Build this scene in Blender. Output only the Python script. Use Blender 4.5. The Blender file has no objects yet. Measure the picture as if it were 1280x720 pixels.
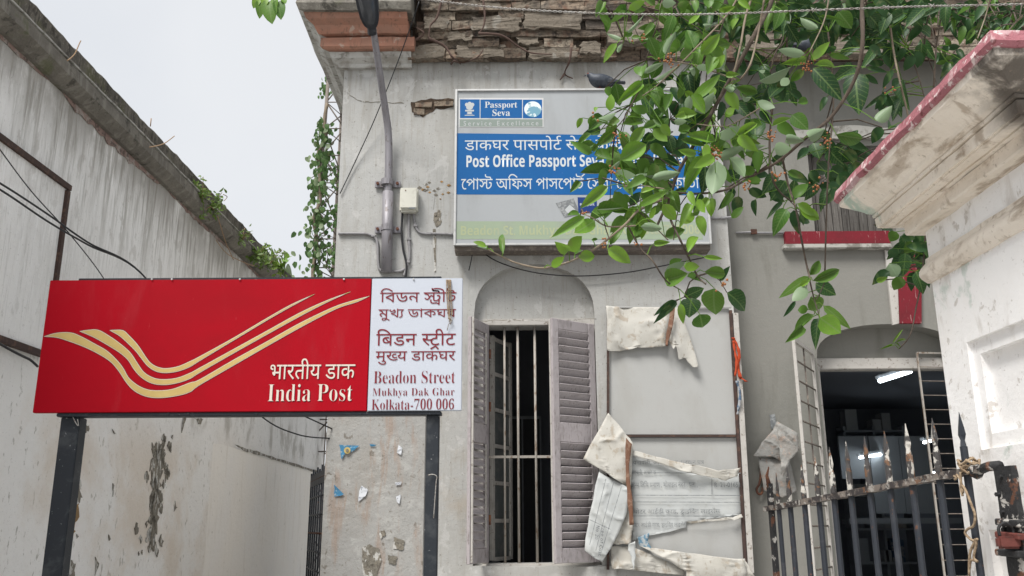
import bpy, bmesh, math, random, json
from mathutils import Vector, Matrix, noise
from mathutils.geometry import tessellate_polygon
random.seed(7)
sc = bpy.context.scene
C = sc.collection
PI = math.pi
V = Vector

# ------------------------------------------------------------------ camera
F = 1110.0
PITCH = math.atan(297 / F)
ROLL = 0.0055
EYE = V((0, 0, 1.6))
c_, s_ = math.cos(PITCH), math.sin(PITCH)
FWD = V((0, c_, s_))
R0, U0 = V((1, 0, 0)), V((0, -s_, c_))
RT = R0 * math.cos(ROLL) - U0 * math.sin(ROLL)
UP = U0 * math.cos(ROLL) + R0 * math.sin(ROLL)
cam_d = bpy.data.cameras.new('camera')
cam = bpy.data.objects.new('camera', cam_d)
C.objects.link(cam)
cam_d.sensor_width = 36
cam_d.lens = F * 36 / 1280
cam_d.clip_start = 0.05
cam_d.clip_end = 3000
m = Matrix((RT, UP, -FWD)).transposed().to_4x4()
m.translation = EYE
cam.matrix_world = m
sc.camera = cam

# ------------------------------------------------------------------ world and sun
SUN_EL, SUN_AZ = math.radians(56), math.radians(214)      # azimuth clockwise from +Y: behind the camera, a little to the left
w = bpy.data.worlds.new('World')
sc.world = w
w.use_nodes = True
nt = w.node_tree
nt.nodes.clear()
wo = nt.nodes.new('ShaderNodeOutputWorld')
bg = nt.nodes.new('ShaderNodeBackground')
sky = nt.nodes.new('ShaderNodeTexSky')
sky.sky_type = 'NISHITA'
sky.sun_disc = False
sky.sun_elevation = SUN_EL
sky.sun_rotation = SUN_AZ
sky.air_density = 1.0
sky.dust_density = 3.0
mx = nt.nodes.new('ShaderNodeMix')
mx.data_type = 'RGBA'
mx.inputs[0].default_value = 0.86
tcw = nt.nodes.new('ShaderNodeTexCoord'); nz = nt.nodes.new('ShaderNodeTexNoise'); nz.inputs['Scale'].default_value = 2.2; nz.inputs['Detail'].default_value = 6
nt.links.new(tcw.outputs['Generated'], nz.inputs['Vector'])
cl = nt.nodes.new('ShaderNodeMix'); cl.data_type = 'RGBA'; cl.inputs[6].default_value = (7.6, 7.85, 8.25, 1); cl.inputs[7].default_value = (8.5, 8.65, 8.85, 1)   # even cloud deck with faint tone
mr = nt.nodes.new('ShaderNodeMapRange'); mr.inputs[1].default_value = .35; mr.inputs[2].default_value = .65
nt.links.new(nz.outputs[0], mr.inputs[0]); nt.links.new(mr.outputs[0], cl.inputs[0]); nt.links.new(cl.outputs[2], mx.inputs[7])
nt.links.new(sky.outputs[0], mx.inputs[6])
nt.links.new(mx.outputs[2], bg.inputs[0])
bg.inputs[1].default_value = 0.0565
nt.links.new(bg.outputs[0], wo.inputs[0])
sd = bpy.data.lights.new('sun', 'SUN')
sun = bpy.data.objects.new('sun', sd)
C.objects.link(sun)
sd.energy = 2.7
sd.angle = math.radians(22)
sd.color = (1.0, 0.975, 0.94)
sdir = V((math.sin(SUN_AZ) * math.cos(SUN_EL), math.cos(SUN_AZ) * math.cos(SUN_EL), math.sin(SUN_EL)))
sun.rotation_euler = sdir.to_track_quat('Z', 'Y').to_euler()
sc.view_settings.view_transform = 'Standard'
sc.view_settings.look = 'None'
sc.view_settings.exposure = 0.95
sc.view_settings.gamma = 1
sc.cycles.diffuse_bounces = 8

# ------------------------------------------------------------------ geometry helpers
def ray(px, py):
    return FWD + RT * ((px - 640) / F) + UP * ((360 - py) / F)
def at(px, py, Y):                       # pixel of the photograph -> point on the vertical plane at distance Y
    d = ray(px, py)
    return EYE + d * (Y / d.y)
def atp(px, py, p0, n):                  # ... -> point on any plane
    d = ray(px, py)
    return EYE + d * ((p0 - EYE).dot(n) / d.dot(n))

def setp(o, label=None, cat=None, group=None, kind=None):
    if label: o['label'] = label
    if cat: o['category'] = cat
    if group: o['group'] = group
    if kind: o['kind'] = kind
    return o
def thing(name, label, cat, loc=(0, 0, 0), group=None, rz=0):
    o = bpy.data.objects.new(name, None)
    C.objects.link(o)
    o.location = loc
    o.rotation_euler = (0, 0, rz)
    o.empty_display_size = 0.2
    return setp(o, label, cat, group)
def link(name, me, mat, parent=None, loc=None):
    o = bpy.data.objects.new(name, me)
    C.objects.link(o)
    if mat is not None and not me.materials: me.materials.append(mat)
    if loc is not None: o.location = loc
    if parent is not None:
        o.parent = parent
        q, off = parent, V((0, 0, 0))
        while q is not None: off += q.location; q = q.parent
        if loc is None: o.location = -off        # geometry given in world coordinates (parents are unrotated)
        else: o.location = V(loc) - off
    return o
def obj(name, bm, mat, parent=None, smooth=False, loc=None):
    me = bpy.data.meshes.new(name)
    bmesh.ops.recalc_face_normals(bm, faces=bm.faces) if not getattr(bm, 'keep', False) and smooth != 'keep' else None
    bm.to_mesh(me)
    bm.free()
    if smooth is True:
        me.shade_smooth()
    return link(name, me, mat, parent, loc)
def box(bm, a, b, jit=0):
    a, b = V(a), V(b)
    vs = [bm.verts.new((x + random.uniform(-jit, jit), y + random.uniform(-jit, jit), z + random.uniform(-jit, jit))) for x in (a.x, b.x) for y in (a.y, b.y) for z in (a.z, b.z)]
    for f in ((0, 1, 3, 2), (4, 6, 7, 5), (0, 4, 5, 1), (2, 3, 7, 6), (0, 2, 6, 4), (1, 5, 7, 3)):
        bm.faces.new([vs[i] for i in f])
    return vs
def nb(): return bmesh.new()
def boxo(name, a, b, mat, parent=None, bev=0, jit=0):
    bm = nb()
    box(bm, a, b, jit)
    if bev: bmesh.ops.bevel(bm, geom=bm.edges[:], offset=bev, segments=2, affect='EDGES')
    return obj(name, bm, mat, parent)
def obox(bm, p, q, wid, thk, side):
    """box running from p to q, wid across (in direction side), thk deep"""
    p, q, side = V(p), V(q), V(side).normalized()
    ax = (q - p).normalized()
    side = (side - ax * side.dot(ax)).normalized()
    dp = ax.cross(side)
    vs = []
    for e in (p, q):
        for a, b in ((-1, -1), (1, -1), (1, 1), (-1, 1)):
            vs.append(bm.verts.new(e + side * a * wid / 2 + dp * b * thk / 2))
    for f in ((3, 2, 1, 0), (4, 5, 6, 7), (0, 1, 5, 4), (1, 2, 6, 5), (2, 3, 7, 6), (3, 0, 4, 7)):
        bm.faces.new([vs[i] for i in f])
def smoothpath(pts, n=6):
    pts = [V(p) for p in pts]
    if len(pts) < 3: return pts
    out = []
    for i in range(len(pts) - 1):
        p0, p1, p2, p3 = pts[max(i - 1, 0)], pts[i], pts[i + 1], pts[min(i + 2, len(pts) - 1)]
        for k in range(n):
            t = k / n
            out.append(0.5 * ((2 * p1) + (p2 - p0) * t + (2 * p0 - 5 * p1 + 4 * p2 - p3) * t * t + (3 * p1 - p0 - 3 * p2 + p3) * t ** 3))
    out.append(pts[-1])
    return out
def tube(bm, pts, r, seg=8, r2=None, cap=True, jit=0):
    pts = [V(p) for p in pts]
    n = len(pts)
    prev = None
    rings = []
    for i, p in enumerate(pts):
        t = (pts[min(i + 1, n - 1)] - pts[max(i - 1, 0)]).normalized()
        if prev is None:
            a = V((0, 0, 1)) if abs(t.z) < .9 else V((1, 0, 0))
            u = t.cross(a).normalized()
        else:
            u = (prev - t * prev.dot(t)).normalized()
        prev = u
        v = t.cross(u)
        rr = r if r2 is None else r + (r2 - r) * i / max(n - 1, 1)
        rr *= 1 + random.uniform(-jit, jit)
        rings.append([bm.verts.new(p + (u * math.cos(k * 2 * PI / seg) + v * math.sin(k * 2 * PI / seg)) * rr) for k in range(seg)])
    for a, b in zip(rings, rings[1:]):
        for k in range(seg):
            bm.faces.new((a[k], a[(k + 1) % seg], b[(k + 1) % seg], b[k]))
    if cap:
        bm.faces.new(rings[0][::-1])
        bm.faces.new(rings[-1])
def tubeo(name, pts, r, mat, parent=None, seg=8, r2=None, sm=True, jit=0):
    bm = nb()
    tube(bm, pts, r, seg, r2, jit=jit)
    return obj(name, bm, mat, parent, sm)
def prism(bm, loops, org, ux, uy, depth):
    """extrude 2-D loops (outer + holes) placed at org along ux,uy ; depth vector"""
    org, ux, uy, depth = V(org), V(ux), V(uy), V(depth)
    P2 = [[V((x, y, 0)) for x, y in lp] for lp in loops]
    ext = max(max(abs(c) for p in lp for c in p) for lp in P2) or 1
    tris = tessellate_polygon([[p * (200 / ext) for p in lp] for lp in P2])
    flat = [p for lp in P2 for p in lp]
    f = [bm.verts.new(org + ux * p.x + uy * p.y) for p in flat]
    if depth.length > 0:
        b = [bm.verts.new(org + ux * p.x + uy * p.y + depth) for p in flat]
    for t in tris:
        try:
            bm.faces.new([f[i] for i in t])
            if depth.length > 0: bm.faces.new([b[i] for i in t][::-1])
        except ValueError: pass
    if depth.length > 0:
        o = 0
        for lp in P2:
            n = len(lp)
            for i in range(n):
                j = (i + 1) % n
                try: bm.faces.new((f[o + i], f[o + j], b[o + j], b[o + i]))
                except ValueError: pass
            o += n
def slab(name, loops, y0, y1, mat, parent=None):
    """wall slab parallel to the facade: loops in world (x,z), from y0 (front) to y1"""
    bm = nb()
    prism(bm, loops, (0, y0, 0), (1, 0, 0), (0, 0, 1), (0, y1 - y0, 0))
    return obj(name, bm, mat, parent)
def rag(pts, amp, n=4, seed=0):
    """ragged closed outline"""
    r = random.Random(seed)
    out = []
    for i in range(len(pts)):
        a, b = V(pts[i]), V(pts[(i + 1) % len(pts)])
        L = (b - a).length
        for k in range(n):
            p = a.lerp(b, k / n)
            j = amp * min(1, L * 8)
            out.append(p + V((r.uniform(-j, j), r.uniform(-j, j))) if k else p + V((r.uniform(-j, j), r.uniform(-j, j))) * .5)
    return [(p.x, p.y) for p in out]
def lathe(bm, prof, org, axis=(0, 0, 1), seg=16):
    org, ax = V(org), V(axis).normalized()
    u = ax.cross(V((0.3, 1, .2))).normalized(); v = ax.cross(u)
    rings = [[bm.verts.new(org + ax * h + (u * math.cos(k * 2 * PI / seg) + v * math.sin(k * 2 * PI / seg)) * max(r, 1e-4)) for k in range(seg)] for r, h in prof]
    for a, b in zip(rings, rings[1:]):
        for k in range(seg): bm.faces.new((a[k], a[(k + 1) % seg], b[(k + 1) % seg], b[k]))
    bm.faces.new(rings[0][::-1]); bm.faces.new(rings[-1])

# ------------------------------------------------------------------ materials
def rgb(h):                               # sRGB 0-255 -> linear
    return tuple(((x / 255) / 12.92 if x / 255 < .04045 else ((x / 255 + .055) / 1.055) ** 2.4) for x in h)
class NT:
    def __init__(s, name):
        s.m = bpy.data.materials.new(name); s.m.use_nodes = True
        s.t = s.m.node_tree; s.t.nodes.clear()
        s.o = s.t.nodes.new('ShaderNodeOutputMaterial')
        s.b = s.t.nodes.new('ShaderNodeBsdfPrincipled')
        s.t.links.new(s.b.outputs[0], s.o.inputs[0])
        s.tc = s.t.nodes.new('ShaderNodeTexCoord')
    def n(s, k, **kw):
        q = s.t.nodes.new(k)
        for a, b in kw.items(): setattr(q, a, b)
        return q
    def l(s, a, b): s.t.links.new(a, b)
    def vec(s, sx=1, sy=1, sz=1, off=(0, 0, 0), src='Object'):
        q = s.n('ShaderNodeMapping'); s.l(s.tc.outputs[src], q.inputs[0])
        q.inputs['Scale'].default_value = (sx, sy, sz); q.inputs['Location'].default_value = off
        return q.outputs[0]
    def noise(s, scale, v, det=5, rough=.6, dist=0):
        q = s.n('ShaderNodeTexNoise'); s.l(v, q.inputs['Vector'])
        q.inputs['Scale'].default_value = scale; q.inputs['Detail'].default_value = det
        q.inputs['Roughness'].default_value = rough; q.inputs['Distortion'].default_value = dist
        return q.outputs[0]
    def ss(s, val, lo, hi, a=0, b=1):
        q = s.n('ShaderNodeMapRange', interpolation_type='SMOOTHSTEP'); s.l(val, q.inputs[0])
        q.inputs[1].default_value = lo; q.inputs[2].default_value = hi
        q.inputs[3].default_value = a; q.inputs[4].default_value = b
        return q.outputs[0]
    def math(s, op, a, b):
        q = s.n('ShaderNodeMath', operation=op)
        for i, x in enumerate((a, b)):
            if hasattr(x, 'links'): s.l(x, q.inputs[i])
            else: q.inputs[i].default_value = x
        return q.outputs[0]
    def mix(s, f, a, b):
        q = s.n('ShaderNodeMix', data_type='RGBA')
        for i, x in ((0, f), (6, a), (7, b)):
            if hasattr(x, 'links'): s.l(x, q.inputs[i])
            elif i == 0: q.inputs[0].default_value = x
            else: q.inputs[i].default_value = (*x, 1)
        return q.outputs[2]
    def sep(s, src='Object'):
        q = s.n('ShaderNodeSeparateXYZ'); s.l(s.tc.outputs[src], q.inputs[0]); return q.outputs
def MAT(name, base, rough=.8, layers=(), bump=(), metal=0, vary=0, spec=.3, emit=None):
    """layers: (scale, (sx,sy,sz), lo, hi, colour, amount[, (axis, v0, v1)])  bump: (scale, strength, (s)) ..."""
    t = NT(name); col = base
    zz = None
    for k, L in enumerate(layers):
        sc_, st, lo, hi, c2, am = L[:6]
        f = t.noise(sc_, t.vec(*st, off=(k * 3.7, k * 1.3, k * 2.1)), 6, .62, .3)
        f = t.ss(f, lo, hi, 0, am)
        if len(L) > 6:
            for (ax, v0, v1) in L[6:]:
                zz = zz or t.sep()
                f = t.math('MULTIPLY', f, t.ss(zz[ax], v0, v1))
        col = t.mix(f, col, c2)
    if vary:
        oi = t.n('ShaderNodeObjectInfo')
        h = t.n('ShaderNodeHueSaturation')
        if hasattr(col, 'links'): t.l(col, h.inputs['Color'])
        else: h.inputs['Color'].default_value = (*col, 1)
        t.l(t.ss(oi.outputs['Random'], 0, 1, 1 - vary, 1 + vary), h.inputs['Value'])
        col = h.outputs[0]
    if hasattr(col, 'links'): t.l(col, t.b.inputs['Base Color'])
    else: t.b.inputs['Base Color'].default_value = (*col, 1)
    t.b.inputs['Roughness'].default_value = rough
    t.b.inputs['Metallic'].default_value = metal
    t.b.inputs['Specular IOR Level'].default_value = spec
    if emit:
        t.b.inputs['Emission Color'].default_value = (*emit[0], 1); t.b.inputs['Emission Strength'].default_value = emit[1]
    prev = None
    for (sc_, st, dist) in bump:
        q = t.n('ShaderNodeBump'); q.inputs['Strength'].default_value = st; q.inputs['Distance'].default_value = dist
        t.l(t.noise(sc_, t.vec(), 8, .65), q.inputs['Height'])
        if prev is not None: t.l(prev, q.inputs['Normal'])
        prev = q.outputs[0]
    if prev is not None: t.l(prev, t.b.inputs['Normal'])
    return t.m
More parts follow.
